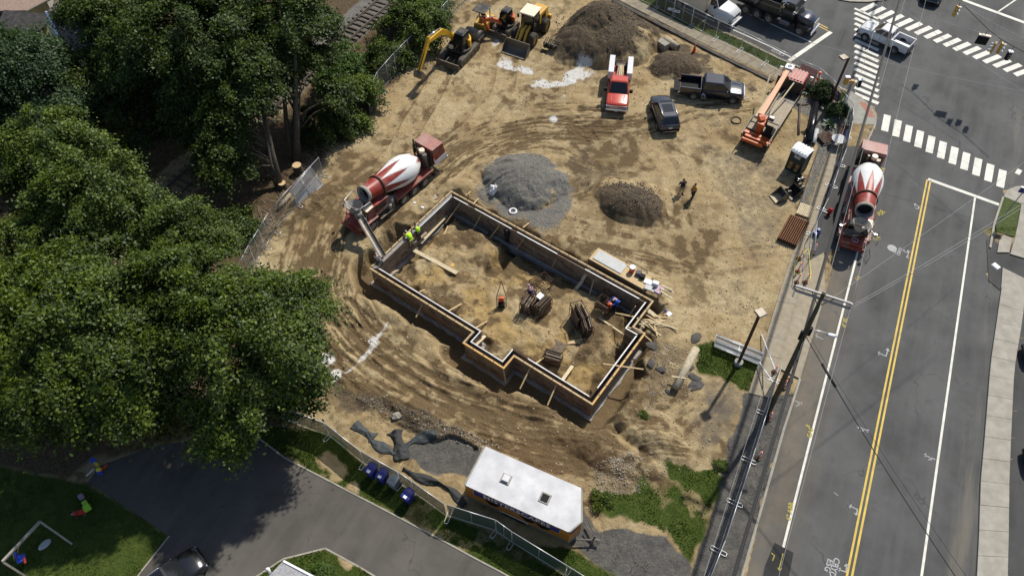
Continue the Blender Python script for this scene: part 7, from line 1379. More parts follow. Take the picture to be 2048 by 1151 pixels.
# banners and yard signs
def banner(label, p0, p1, z0, z1, m, txt, tm, size):
    A, B2 = G(*p0), G(*p1); L = (B2 - A).length; rz = heading(A, B2); t = thing('banner', label, 'banner', tuple(A), rz); part(t, 'panel', m, lambda b: b.box((L / 2, -.05, (z0 + z1) / 2), (L, .015, z1 - z0)))
    for i, s in enumerate(txt): o = lettering(s, size, tm, 'lettering', .002); o.parent = t; o.location = (L * .58, -.066, z1 - (i + .8) * (z1 - z0) / (len(txt) + .6)); o.rotation_euler = (R(90), 0, 0)
mat('banner_grey', (.50, .44, .38), .6, var=.08); mat('banner_maroon', (.16, .03, .03), .55, var=.1); mat('red_ink', (.55, .16, .16), .6)
banner('pale banner with red lettering on the fence above the crane lorry cab', (1592, 158, .05), (1625, 173, .05), .25, 1.9, 'banner_grey', ['SITE WORK', 'IN PROGRESS', 'KEEP OUT'], 'red_ink', .27); banner('dark maroon banner with white lettering on the corner fence by the lamp pole', (1655, 196, .05), (1672, 216, .05), .5, 1.6, 'banner_maroon', ['FOR', 'LEASE'], 'white_plastic', .35)
for (u, v, lab) in ((1342, 24, 'white lawn sign lying on the upper grass strip, the left one'), (1352, 28, 'white lawn sign lying on the upper grass strip, the right one')): A = G(u, v, .05); t = thing('lawn_sign', lab, 'sign', tuple(A), -.35); pbox(t, 'panel', 'white_plastic', (0, 0, .30), (.75, .45, .03)); part(t, 'stake', 'grey_steel', lambda b: [b.bar((x, 0, -.05), (x, 0, .3), .02, .02) for x in (-.2, .2)]); pbox(t, 'print', 'grey_steel', (.1, 0, .318), (.35, .12, .006))
# ------------------------------------------------------------------ houses in the corners
def shingle(name, c): mat(name, c, .9, var=.22, scale=7, bump=.4, bscale=22, dirt=.2)
shingle('shingle_grey', (.17, .155, .14)); shingle('shingle_black', (.018, .018, .022)); shingle('roof_tan', (.27, .19, .15)); shingle('shingle_pale', (.34, .34, .35)); mat('siding_yellow', (.55, .52, .30), .7, var=.06)
def prism_z(par, name, m, px, z0, z1): P = [G(u, v, z1) for u, v in px]; return part(par, name, m, lambda b: b.prism([(p.x - o.x, p.y - o.y) for p in P], z0, z1))
o = G(150, 60, 0); t = thing('house', 'house with a grey shingled roof and white gutter showing between the upper left trees', 'house', tuple(o)); prism_z(t, 'wall', 'siding_yellow', [(108, 30), (136, 84), (190, 100), (250, 50), (180, -60)], 0, 4.0); prism_z(t, 'roof', 'shingle_grey', [(93, 24), (126, 92), (190, 122), (265, 50), (180, -70)], 4.0, 4.3); part(t, 'gutter', 'white_plastic', lambda b: b.bar(G(92, 24, 4.36) - o, G(127, 93, 4.36) - o, .22, .16)); part(t, 'gable_trim', 'siding_yellow', lambda b: b.bar(G(94, 36, 4.1) - o, G(118, 92, 4.1) - o, .5, .12))
o = G(40, 40, 0); t = thing('house', 'low building with a black roof behind the pine, left of the white gutter', 'house', tuple(o)); prism_z(t, 'wall', 'siding_yellow', [(14, 28), (86, 32), (92, 44), (50, 80), (0, 70)], 0, 2.6); prism_z(t, 'roof', 'shingle_black', [(8, 20), (88, 27), (97, 42), (55, 86), (-20, 80)], 2.6, 2.9)
o = G(50, 5, 0); t = thing('house', 'tan metal roofed building at the top left corner of the photo', 'house', tuple(o)); prism_z(t, 'wall', 'concrete_grey', [(10, 10), (50, 16), (90, -2), (80, -60), (0, -60)], 0, 2.6); prism_z(t, 'roof', 'roof_tan', [(-30, 22), (52, 21), (98, -2), (80, -80), (-40, -70)], 2.6, 2.8); part(t, 'eaves_trim', 'concrete_grey', lambda b: b.bar(G(53, 22, 2.7) - o, G(100, -2, 2.7) - o, .3, .14))
o = G(575, 1160, 0); t = thing('house', 'pale shingled roof corner with a white gutter at the bottom edge of the photo', 'house', tuple(o)); prism_z(t, 'wall', 'white_plastic', [(566, 1128), (612, 1152), (600, 1300), (440, 1300), (520, 1168)], 0, 2.6); prism_z(t, 'roof', 'shingle_pale', [(567, 1120), (630, 1153), (640, 1320), (420, 1320), (530, 1158)], 2.6, 2.75); part(t, 'gutter', 'white_plastic', lambda b: b.bar(G(567, 1121, 2.75) - o, G(630, 1154, 2.75) - o, .12, .12)); part(t, 'vent_pipe', 'white_plastic', lambda b: (b.cyl(G(541, 1146, 2.7) - o, G(536, 1136, 3.2) - o, .08, n=10), b.cyl(G(536, 1136, 3.2) - o, G(532, 1138, 3.25) - o, .08, n=10)))
# ------------------------------------------------------------------ people
def skin_mesh(name, V, E, Rr, m, parent, sub=1, root=0):
    me = bpy.data.meshes.new(name); me.from_pydata(V, E, []); o = bpy.data.objects.new(name, me); COL.objects.link(o); sk = o.modifiers.new('skin', 'SKIN'); sk.use_smooth_shade = True
    for i, r in enumerate(Rr): d = me.skin_vertices[0].data[i]; d.radius = (r, r) if not isinstance(r, tuple) else r; d.use_root = (i == root)
    o.modifiers.new('sub', 'SUBSURF').levels = sub; o.modifiers['sub'].render_levels = sub; bpy.context.view_layer.update(); dg = bpy.context.evaluated_depsgraph_get(); n = bpy.data.meshes.new_from_object(o.evaluated_get(dg)); bpy.data.objects.remove(o)
    n.name = name; n.materials.clear(); n.materials.append(MATS[m]); r = bpy.data.objects.new(name, n); COL.objects.link(r); r.parent = parent; return r
def person(label, loc, rz, shirt, legs, hair='black_plastic', pose=None, hat=None, vest=None, shorts=False, sc=1.0, shoes='black_plastic', long_sleeve=False):
    J = dict(pelvis=(0, 0, .95), waist=(0, 0, 1.10), chest=(.01, 0, 1.34), neck=(.01, 0, 1.49), head=(.03, 0, 1.58), crown=(.02, 0, 1.71), shl=(0, .19, 1.42), shr=(0, -.19, 1.42), ell=(-.02, .26, 1.14), elr=(-.02, -.26, 1.14), wrl=(.08, .25, .90), wrr=(.08, -.25, .90), hil=(0, .10, .90), hir=(0, -.10, .90), knl=(.03, .11, .50), knr=(.03, -.11, .50), anl=(-.01, .12, .09), anr=(-.01, -.12, .09), tol=(.18, .14, .05), tor=(.18, -.14, .05)); J.update(pose or {}); J = {k: Vector(v) * sc for k, v in J.items()}
    t = thing('person', label, 'person', loc, rz); V = []; E = []; Rr = []; ix = {}
    def v(k, p, r): ix[k] = len(V); V.append(tuple(p)); Rr.append(r * sc); return ix[k]
    rad = dict(pelvis=.135, waist=.12, chest=.14, neck=.055, head=.085, crown=.088, shl=.065, shr=.065, ell=.042, elr=.042, wrl=.03, wrr=.03, hil=.095, hir=.095, knl=.058, knr=.058, anl=.04, anr=.04, tol=.035, tor=.035)
    for k in rad: v(k, J[k], rad[k])
    for a, b in (('pelvis', 'waist'), ('waist', 'chest'), ('chest', 'neck'), ('neck', 'head'), ('head', 'crown'), ('chest', 'shl'), ('chest', 'shr'), ('shl', 'ell'), ('ell', 'wrl'), ('shr', 'elr'), ('elr', 'wrr'), ('pelvis', 'hil'), ('pelvis', 'hir'), ('hil', 'knl'), ('knl', 'anl'), ('anl', 'tol'), ('hir', 'knr'), ('knr', 'anr'), ('anr', 'tor')): E.append((ix[a], ix[b]))
    f = (J['crown'] - J['neck']).normalized(); fw = Vector((1, 0, 0)) - f * f.x; fw = fw.normalized() if fw.length > .1 else Vector((0, 0, -1)); E.append((ix['head'], v('nose', J['head'] + fw * .105 * sc + f * .02, .014)))
    for s, w, e in ((1, 'wrl', 'ell'), (-1, 'wrr', 'elr')):        # palm, four curled fingers and a thumb
        d = (J[w] - J[e]).normalized(); sd_ = Vector((0, 0, 1)).cross(d); sd_ = sd_.normalized() if sd_.length > .1 else Vector((1, 0, 0)); n = d.cross(sd_); pm = v('palm' + w, J[w] + d * .06 * sc, .028); E.append((ix[w], pm))
        for k, (o, l) in enumerate(((-.028, .062), (-.010, .075), (.010, .070), (.028, .055))): a = v(f'f{w}{k}', J[w] + (d * (.06 + l * .6) + sd_ * o) * sc, .010); c = v(f'g{w}{k}', J[w] + (d * (.06 + l) + sd_ * o + n * s * .025) * sc, .009); E += [(pm, a), (a, c)]
        a = v('t' + w, J[w] + (d * .055 + sd_ * .045 + n * s * .02) * sc, .011); E.append((pm, a))
    skin_mesh('body', V, E, Rr, 'skin', t)
    def cover(name, ks, es, m, f, add=.012, sub=1): I = {k: i for i, k in enumerate(ks)}; skin_mesh(name, [tuple(J[k]) for k in ks], [(I[a], I[b]) for a, b in es], [(rad.get(k, .05) * f + add) * sc for k in ks], m, t, sub)
    J['mul'] = J['shl'].lerp(J['ell'], .75); J['mur'] = J['shr'].lerp(J['elr'], .75); J['col'] = J['chest'].lerp(J['neck'], .62); rad['col'] = .068; ks = ['waist', 'pelvis', 'chest', 'shl', 'shr', 'mul', 'mur', 'col']; es = [('chest', 'col'), ('pelvis', 'waist'), ('waist', 'chest'), ('chest', 'shl'), ('chest', 'shr'), ('shl', 'mul'), ('shr', 'mur')]
    if long_sleeve: J['cul'] = J['ell'].lerp(J['wrl'], .85); J['cur'] = J['elr'].lerp(J['wrr'], .85); rad['cul'] = rad['cur'] = .032; ks = ks[:5] + ['col', 'ell', 'elr', 'cul', 'cur']; es = es[:5] + [('shl', 'ell'), ('shr', 'elr'), ('ell', 'cul'), ('elr', 'cur')]
    cover('shirt', ks, es, shirt, 1.24, .016)
    if vest: cover('safety_vest', ['pelvis', 'waist', 'chest', 'shl', 'shr'], [('pelvis', 'waist'), ('waist', 'chest'), ('chest', 'shl'), ('chest', 'shr')], vest, 1.34, .022)
    J['sl'] = J['knl'].lerp(J['anl'], .15 if shorts else .9); J['sr'] = J['knr'].lerp(J['anr'], .15 if shorts else .9); rad['sl'] = rad['sr'] = .06 if shorts else .048
    cover('trousers', ['pelvis', 'hil', 'hir', 'knl', 'knr', 'sl', 'sr'], [('pelvis', 'hil'), ('pelvis', 'hir'), ('hil', 'knl'), ('hir', 'knr'), ('knl', 'sl'), ('knr', 'sr')], legs, 1.18)
    for a, b in (('anl', 'tol'), ('anr', 'tor')): part(t, 'boot', shoes, lambda m: m.loft([[J[a] + Vector((x, y * w, z)) * sc for y, z in ((-.05, -.09), (.05, -.09), (.05, hh), (-.05, hh))] for x, w, hh in ((-.06, .9, .03), (.03, 1, .04), (.14, 1, -.02), (.23, .7, -.05))]), .015)
    c = J['head'].lerp(J['crown'], .75); part(t, 'hair' if not hat else 'hat', hat or hair, lambda m: (m.ell(c - fw * .012 + f * .022, (.102 * sc, .095 * sc, .10 * sc), 12, 8), m.ell(c + fw * .09 * sc + f * .03, (.07 * sc, .075 * sc, .014 * sc), 10, 4) if hat else None))
    for s in (1, -1): part(t, 'eye', 'black_plastic', lambda m: m.ell(J['head'].lerp(J['crown'], .35) + fw * .082 * sc + Vector((0, s * .032, 0)), (.010, .012, .010), 6, 4))
    return t
mat('cloth_navy', (.012, .014, .022), .9, var=.2); mat('cloth_khaki', (.33, .26, .17), .9, var=.15); mat('cloth_mustard', (.55, .26, .015), .85, var=.15); mat('cloth_dark', (.025, .025, .028), .9, var=.2); mat('cloth_lavender', (.38, .36, .55), .9, var=.12); mat('cloth_blue', (.03, .12, .50), .85, var=.15); mat('hi_vis', (.50, .85, .02), .7, var=.08); mat('cloth_grey', (.11, .11, .12), .9, var=.2); mat('cloth_pink', (.50, .36, .42), .85, var=.1); mat('cloth_denim', (.05, .065, .11), .9, var=.2); mat('cap_grey', (.30, .30, .33), .7); mat('hair_dark', (.02, .014, .01), .7); mat('cloth_purple', (.12, .08, .15), .9)
akimbo = dict(ell=(-.08, .37, 1.17), elr=(-.08, -.37, 1.17), wrl=(.03, .19, 1.02), wrr=(.03, -.19, 1.02), anl=(-.01, .18, .09), anr=(-.01, -.18, .09), knl=(.03, .15, .5), knr=(.03, -.15, .5), tol=(.17, .23, .05), tor=(.17, -.23, .05))
p = on(1361, 388); person('man in a dark navy t-shirt and khaki shorts standing with hands on hips', tuple(p), R(-75), 'cloth_navy', 'cloth_khaki', 'hair_dark', akimbo, shorts=True)
p = on(1384, 397); person('man in a mustard yellow shirt and dark trousers standing on the bare dirt', tuple(p), R(205), 'cloth_mustard', 'cloth_dark', 'hair_dark', dict(wrl=(.22, .12, 1.12), ell=(.0, .26, 1.15), wrr=(.20, -.14, 1.05), anl=(.10, .1, .09), tol=(.28, .12, .05), anr=(-.12, -.1, .09), tor=(.05, -.12, .05)))
crouch = dict(pelvis=(-.12, 0, .36), waist=(-.08, 0, .52), chest=(.10, 0, .74), neck=(.20, 0, .86), head=(.26, 0, .92), crown=(.32, 0, 1.03), shl=(.10, .19, .80), shr=(.10, -.19, .80), ell=(.28, .22, .58), elr=(.28, -.22, .58), wrl=(.42, .08, .52), wrr=(.42, -.08, .52), hil=(-.10, .11, .33), hir=(-.10, -.11, .33), knl=(.27, .16, .46), knr=(.27, -.16, .46), anl=(.02, .14, .09), anr=(.02, -.14, .09), tol=(.2, .17, .05), tor=(.2, -.17, .05))
p = on(1406, 199); person('person in a lavender shirt crouching beside the dark pickup', tuple(p), R(170), 'cloth_lavender', 'cloth_khaki', 'hair_dark', crouch)
bend = dict(waist=(.04, 0, 1.10), chest=(.22, 0, 1.28), neck=(.36, 0, 1.37), head=(.44, 0, 1.39), crown=(.55, 0, 1.42), shl=(.24, .19, 1.33), shr=(.24, -.19, 1.33), ell=(.42, .24, 1.12), elr=(.42, -.24, 1.12), wrl=(.62, .14, 1.10), wrr=(.62, -.14, 1.10))
outw = math.atan2(*(lambda q: (q.y, q.x))((G(880, 420, 0) - G(905, 440, 0))))
p = G(824, 493, -.25); person('worker in a bright yellow hi-vis shirt and grey cap bending over the form being filled', tuple(p), outw, 'hi_vis', 'cloth_khaki', 'hair_dark', bend, hat='cap_grey', vest='hi_vis'); p = G(839, 479, -.25); person('worker in a green hi-vis vest with dark hair behind the first worker at the form', tuple(p), outw, 'cloth_grey', 'cloth_dark', 'hair_dark', dict(bend, chest=(.14, 0, 1.32), neck=(.22, 0, 1.44), head=(.28, 0, 1.50), crown=(.34, 0, 1.6), shl=(.14, .19, 1.38), shr=(.14, -.19, 1.38)), vest='hi_vis')
p = G(763, 540, -.2); person('worker in dark grey clothes at the left corner where the chute empties', tuple(p), R(120), 'cloth_grey', 'cloth_dark', 'hair_dark', bend, hat='cap_grey', long_sleeve=True)
p = G(1014, 484, -1.02); person('worker in black clothes standing in the trench against the long far form', tuple(p), R(60), 'cloth_navy', 'cloth_dark', 'hair_dark', dict(wrl=(.3, .2, 1.3), wrr=(.3, -.2, 1.3)), hat='cloth_dark', long_sleeve=True)
p = G(1063, 590, -.75); person('worker in a pale cap and purple top crouching by the panel carts', tuple(p), R(140), 'cloth_purple', 'cloth_dark', 'hair_dark', crouch, hat='cloth_pink', long_sleeve=True)
p = G(1231, 616, -.85); person('worker in blue clothes bending near the right end of the far form', tuple(p), R(215), 'cloth_blue', 'cloth_blue', 'hair_dark', dict(bend, chest=(.16, 0, 1.30), neck=(.26, 0, 1.40)), long_sleeve=True)
# ------------------------------------------------------------------ bins, toilet, pallets, cones, pipes, boards
mat('bin_blue', (.022, .03, .20), .45, var=.08); mat('bin_grey', (.22, .24, .25), .5, var=.08); mat('toilet_green', (.012, .032, .03), .5, var=.1); mat('cardboard', (.36, .17, .045), .8, var=.1); mat('pipe_black', (.010, .010, .012), .3, var=.1); mat('pipe_grey', (.42, .43, .44), .6, var=.1, dirt=.2); mat('pipe_brown', (.075, .045, .035), .7, var=.2); mat('log_pale', (.42, .36, .25), .85, var=.22, scale=5, bump=.3, dirt=.2); mat('fabric_black', (.03, .031, .032), .8, var=.3, scale=8); mat('fabric_slate', (.04, .048, .05), .7, var=.3, scale=8); mat('cut_wood', (.55, .38, .20), .8, var=.15); mat('asphalt_lump', (.075, .07, .062), .9, var=.3, bump=.5); mat('toy_blue', (.05, .10, .60), .4); mat('toy_red', (.5, .04, .02), .4); mat('toy_green', (.35, .65, .05), .45); mat('toy_yellow', (.75, .6, .05), .45); mat('toy_purple', (.30, .20, .32), .6); mat('tape_yellow', (.75, .68, .03), .5); mat('stripe_white', (.8, .8, .8), .45); mat('pale_sheet', (.40, .41, .40), .5, var=.12); mat('hydrant_red', (.42, .02, .02), .4)
def wheelie_bin(px, fr, m, label, sticker=True):
    c = G(*px, 1.0); a = heading(G(fr[0], fr[1], 1.0), G(fr[2], fr[3], 1.0)); t = thing('wheeled_bin', label, 'bin', (c.x, c.y, zat(c.x, c.y)), a, 'wheeled bins by the green fence')
    part(t, 'body', m, lambda b: b.box((0, 0, .52), (.52, .48, .88), taper=(1.22, 1.22)), .03); part(t, 'lid', m, lambda b: b.loft([[(-.36, y, .97), (-.36, y, 1.07), (-.1, y * .98, 1.12), (.26, y * .98, 1.09), (.38, y * .9, 1.02), (.38, y * .9, .97)] for y in (-.32, .32)]), .03)
    part(t, 'handle', m, lambda b: (b.bar((-.42, -.25, 1.0), (-.42, .25, 1.0), .05, .05), [b.bar((-.42, s * .22, 1.0), (-.3, s * .22, .96), .05, .05) for s in (1, -1)]))
    for s in (1, -1): part(t, 'wheel', 'tyre', lambda b: b.cyl((-.28, s * .24, .13), (-.28, s * .30, .13), .13, n=14))
    if sticker: pbox(t, 'sticker', 'white_plastic', (.24, 0, 1.10), (.18, .24, .012), rot=Matrix.Rotation(.08, 4, 'Y'))
    else: part(t, 'lid_rib', 'grey_steel', lambda b: (b.bar((.1, -.2, 1.125), (.1, .2, 1.125), .03, .015), b.bar((.1, .2, 1.12), (.33, .2, 1.07), .03, .015)))
for px, fr, m, lab, st in (((742, 937), (749, 928, 736, 946), 'bin_blue', 'blue wheeled bin farthest left of the four, with a pale sticker', True), ((764, 948), (771, 939, 758, 957), 'bin_blue', 'blue wheeled bin standing between another blue bin and the grey bin', True), ((787, 959), (794, 949, 779, 969), 'bin_grey', 'grey wheeled bin, the only grey one of the four', False), ((815, 988), (822, 978, 808, 997), 'bin_blue', 'blue wheeled bin standing apart to the right of the grey one', True)): wheelie_bin(px, fr, m, lab, st)
# portable toilet
rc = [G(u, v, 2.25) for u, v in ((1581, 299), (1599, 283), (1631, 297), (1613, 316))]; c = sum(rc, Vector()) / 4; a = heading((rc[1] + rc[2]) / 2, (rc[0] + rc[3]) / 2); wd = (rc[3] - rc[0]).length * .94; ln = (rc[1] - rc[0]).length * .94
t = thing('portable_toilet', 'dark green portable toilet with a white ribbed roof near the pavement', 'toilet', (c.x, c.y, zat(c.x, c.y)), a); part(t, 'cabin', 'toilet_green', lambda b: (b.box((0, 0, 1.05), (ln * .94, wd * .94, 2.1)), [b.box((s1 * ln * .47, s2 * wd * .47, 1.05), (.07, .07, 2.1)) for s1 in (1, -1) for s2 in (1, -1)])); part(t, 'roof', 'white_plastic', lambda b: b.loft([[(ln * .53 * k, -wd * .53, z), (ln * .53 * k, wd * .53, z), (ln * .53 * k, wd * .53, z + .06), (ln * .53 * k, -wd * .53, z + .06)] for k, z in ((1, 2.08), (.8, 2.2), (.3, 2.3), (-.3, 2.3), (-.8, 2.2), (-1, 2.08))]), .01)
part(t, 'roof_rib', 'white_plastic', lambda b: [b.bar((-ln * .40, y * wd, 2.345), (ln * .38, y * wd, 2.345), .06, .03) for y in (-.38, -.19, 0, .19, .38)]); pbox(t, 'label', 'pipe_grey', (ln * .475, 0, 1.72), (.02, .55, .3)); part(t, 'name_strip', 'white_plastic', lambda b: [b.box((ln * .475, y, 1.97), (.015, .28, .05)) for y in (-.25, .22)])
part(t, 'brown_panel', 'cardboard', lambda b: [(b.box((ln * .48, y, .85), (.03, .30, .38)), b.box((ln * .48 + .12, y, .52), (.26, .30, .03), rot=Matrix.Rotation(.9, 4, 'Y'))) for y in (-.3, .3)])
# pallet and rusty grating
P = [G(u, v, .25) for u, v in ((1600, 404), (1627, 414), (1621, 436), (1594, 424))]; c = sum(P, Vector()) / 4; a = heading(P[0], P[1]); lx, ly = (P[1] - P[0]).length, (P[2] - P[1]).length; t = thing('timber_pallet', 'fresh pale timber pallet on the pavement edge above the rusty grating', 'pallet', (c.x, c.y, .05), a)
part(t, 'deck_board', 'lumber_pale', lambda b: [b.box((-lx / 2 + (k + .5) * lx / 9, 0, .17), (lx / 9 * .8, ly, .03)) for k in range(9)]); part(t, 'bearer', 'lumber', lambda b: [b.box((0, y, .09), (lx, .08, .12)) for y in (-ly / 2 + .05, 0, ly / 2 - .05)])
P = [G(u, v, .35) for u, v in ((1582, 427), (1620, 444), (1592, 491), (1556, 474))]; c = sum(P, Vector()) / 4; a = heading(P[0], P[3]); lx, ly = (P[3] - P[0]).length, (P[1] - P[0]).length; t = thing('steel_grating', 'pile of rusty brown steel grating beside the pavement', 'grating', (c.x, c.y, zat(c.x, c.y)), a)
part(t, 'long_bar', 'rusty', lambda b: [b.box((0, -ly / 2 + (k + .5) * ly / 10, .37), (lx, .05, .05)) for k in range(10)]); part(t, 'cross_bar', 'rust_dark', lambda b: [b.box((-lx / 2 + (k + .5) * lx / 26, 0, .335), (.03, ly, .04)) for k in range(26)]); part(t, 'lower_layer', 'rust_dark', lambda b: b.box((0, 0, .16), (lx * .98, ly * .98, .28)))
def bucket_att(u, v, rz, label, mi, mo, s=1.0):
    p = on(u, v); t = thing('digger_bucket', label, 'bucket', tuple(p), rz); part(t, 'shell', mo, lambda b: (b.loft([[(-.1 * s, y, .9 * s), (-.45 * s, y, .55 * s), (-.45 * s, y, .15 * s), (-.1 * s, y, 0), (.75 * s, y, .05 * s), (.75 * s, y, .09 * s), (-.08 * s, y, .06 * s), (-.38 * s, y, .2 * s), (-.38 * s, y, .5 * s), (-.06 * s, y, .86 * s)] for y in (-.5 * s, .5 * s)]), [b.loft([[(-.1 * s, y, .9 * s), (-.45 * s, y, .5 * s), (-.4 * s, y, .1 * s), (.75 * s, y, .05 * s)] for y in (e, e + .03)]) for e in (-.5 * s, .47 * s)])); part(t, 'floor_plate', mi, lambda b: b.box((.3 * s, 0, .085 * s), (.85 * s, .92 * s, .02))); part(t, 'hitch', 'black_steel', lambda b: (b.box((-.55 * s, .2 * s, .6 * s), (.3 * s, .1, .4 * s)), b.box((-.55 * s, -.2 * s, .6 * s), (.3 * s, .1, .4 * s)), b.cyl((-.6 * s, -.3 * s, .65 * s), (-.6 * s, .3 * s, .65 * s), .05)))
bucket_att(1560, 395, R(200), 'tan steel digger bucket lying open on the dirt near the toilet', 'lumber_pale', 'worn_steel', 1.0); bucket_att(1588, 388, R(210), 'black digger bucket standing in the shade behind the tan one', 'black_steel', 'black_steel', 1.0)
p = on(1597, 364); t = thing('quick_coupler', 'black steel coupling frame beside the black bucket below the toilet', 'machine part', tuple(p), R(20)); part(t, 'frame', 'black_steel', lambda b: (b.box((0, 0, .25), (.7, .5, .18)), b.box((0, .25, .45), (.6, .08, .5)), b.box((0, -.25, .45), (.6, .08, .5)))); part(t, 'pin', 'chrome', lambda b: [b.cyl((x, -.36, .5), (x, .36, .5), .05) for x in (-.2, .2)])
# pipes
def pipe(name, label, a, b_, r, m, hollow=True, cat='pipe'):
    A, B2 = G(*a), G(*b_); o = A.copy(); mb = MB(); L = (B2 - A).length; mb.lathe([(0, r * .82), (0, r), (L, r), (L, r * .82), (0, r * .82)] if hollow else [(0, .001), (0, r), (L, r * .96), (L, .001)], (0, 0, 0), B2 - A, 20); return tag(mb.build(name, m, None, tuple(o)), label, cat)
pipe('drain_pipe', 'large shiny black pipe lying along the corner bed', (1633, 205, .34), (1618, 284, .34), .30, 'pipe_black'); pipe('drain_pipe', 'grey roll lying at the lower end of the black pipe', (1634, 260, .22), (1626, 288, .22), .20, 'pipe_grey'); pipe('drain_pipe', 'thin dark pipe lying left of the large black one', (1613, 258, .12), (1607, 286, .12), .09, 'pipe_black')
b = MB(); Q = [G(*q) for q in ((1616, 209, .1), (1602, 210, .1), (1599, 214, .1), (1598, 240, .1), (1597, 270, .1))]; b.tube([q - Q[0] for q in Q], .11, 10); tag(b.build('bent_pipe', 'pipe_brown', None, tuple(Q[0])), 'thin brown hooked pipe lying in the dirt left of the black pipe', 'pipe')
pipe('concrete_pipe', 'pale hollow pipe lying right of the soil heap by the upper pavement', (1330, 78, .38), (1356, 96, .38), .36, 'log_pale'); pipe('concrete_pipe', 'shorter tan pipe half buried left of the hollow one', (1312, 70, .4), (1324, 92, .3), .36, 'log_pale'); pipe('pole_log', 'long pale cut pole lying on the rubble right of the formwork', (1392, 697, .3), (1351, 775, .34), .29, 'log_pale', False, 'log')
c = on(1322, 94); b = MB(); b.box((0, 0, .35), (1.5, .75, .7), rz=-.9); tag(b.build('concrete_block', 'stone', None, tuple(c), bevel=.05), 'squared concrete block lying against the pipes by the soil heap', 'block')
b = MB(); A, B2 = G(1343, 752, .55), G(1372, 756, .6); b.bar(Vector(), B2 - A, .10, .05); tag(b.build('board', 'lumber_pale', None, tuple(A)), 'short board lying across the lower end of the pale pole', 'board')
# loose boards
def board(label, a, b_, w=.14, h=.045, m='lumber', group=None):
    A, B2 = G(a[0], a[1], zi(a[2])), G(b_[0], b_[1], zi(b_[2])); mb = MB(); mb.bar(Vector(), B2 - A, w, h); return tag(mb.build('board', m, None, tuple(A)), label, 'board', group)
board('long pale plank bridging the dirt inside the forms near the hi-vis workers', (826, 499, -.75), (914, 546, -.95), .34, .06, 'lumber_pale'); board('short ochre plank behind the long pale plank', (884, 517, -1.1), (908, 531, -1.1), .3, .05, 'lumber_orange'); board('short pale board lying in the upper left part of the excavation', (896, 452, -1.05), (880, 487, -1.1), .13)
board('long board lying diagonally by the right jog of the forms', (1198, 635, -1.0), (1252, 671, -.6), .13, m='lumber_pale'); board('board leaning on the right form above the diagonal board', (1230, 625, -.9), (1267, 633, -.2), .12); board('upper board of the pair right of the panel carts', (1137, 684, -1.05), (1196, 672, -.95), .13); board('lower board of the pair right of the panel carts', (1135, 686, -1.0), (1201, 681, -.9), .15); board('grey board lying near the right hand panel cart', (1199, 647, -1.1), (1191, 667, -1.1), .2, m='pale_sheet'); board('thin dark board lying by the diagonal one', (1170, 612, -1.2), (1187, 628, -1.2), .1, m='lumber_weathered'); board('board lying in the ochre soil by the yellow worker', (822, 482, -.8), (835, 497, -1.1), .1)
for k in range(22):
    u, v = 1308 + random.gauss(0, 9), 645 + random.gauss(0, 7); l = random.uniform(.6, 2.6); a = R(-38 + random.gauss(0, 22)); c = on(u, v); A = Vector((c.x - math.cos(a) * l / 2, c.y - math.sin(a) * l / 2, c.z + .05 + .03 * (k % 5))); mb = MB(); mb.bar((0, 0, 0), (math.cos(a) * l, math.sin(a) * l, random.uniform(-.05, .1)), .10, .045); tag(mb.build('board', random.choice(['lumber', 'lumber_pale', 'lumber_pale', 'lumber_weathered']), None, tuple(A)), 'loose offcut in the heap of boards right of the formwork corner', 'board', 'heap of loose boards')
board('wide plank leaning from the formwork corner down to the board heap', (1292, 616, .5), (1316, 636, .15), .3, .05, 'lumber_pale')
for (a, b_, lab) in (((861, 384, .05), (871, 398, .05), 'flat brown plywood scrap by the top corner of the formwork'), ((1013, 380, .2), (1017, 395, .1), 'small board on the edge of the gravel')): board(lab, a, b_, .5 if 'plywood' in lab else .1, .05, 'lumber_weathered')
# carts of form panels inside the excavation
mat('form_old', (.13, .095, .065), .8, var=.3, scale=7, dirt=.4)
def cart(label, u, v, rz, L, Wd, H, npan, gz=-.75, lean=0.0, sheet_=None):
    p = G(u, v, gz); t = thing('panel_cart', label, 'panel cart', (p.x, p.y, zat(p.x, p.y)), rz, 'steel carts for form panels'); r = .028
    part(t, 'frame', 'rust_dark', lambda b: [b.tube(q, r, 5) for q in ([(-L / 2, s * Wd / 2, .1), (-L / 2, s * Wd / 2, H), (L / 2, s * Wd / 2, H), (L / 2, s * Wd / 2, .1), (-L / 2, s * Wd / 2, .1)] for s in (1, -1))] + [b.tube([(x, -Wd / 2, z), (x, Wd / 2, z)], r, 5) for x in (-L / 2, 0, L / 2) for z in (.1, H * .5, H)] + [b.tube([(-L / 2, s * Wd / 2, .1), (L / 2, s * Wd / 2, H)], r * .7, 4) for s in (1, -1)])
    for k in range(npan): y = -Wd / 2 + .08 + k * (Wd - .16) / max(1, npan - 1); hh = H * random.uniform(.75, 1.15); part(t, 'form_panel', random.choice(['form_old', 'form_old', 'lumber_weathered']), lambda b: b.box((random.uniform(-.1, .1), y, .12 + hh / 2), (L * .88, .045, hh), rot=Matrix.Rotation(random.uniform(-.06, .06), 4, 'X')))
    if sheet_: part(t, 'paper_sheet', 'white_plastic', lambda b: b.box((sheet_[0], sheet_[1], H * 1.1 + .1), (.5, .4, .03), rot=Matrix.Rotation(.3, 4, 'X')))
    return t
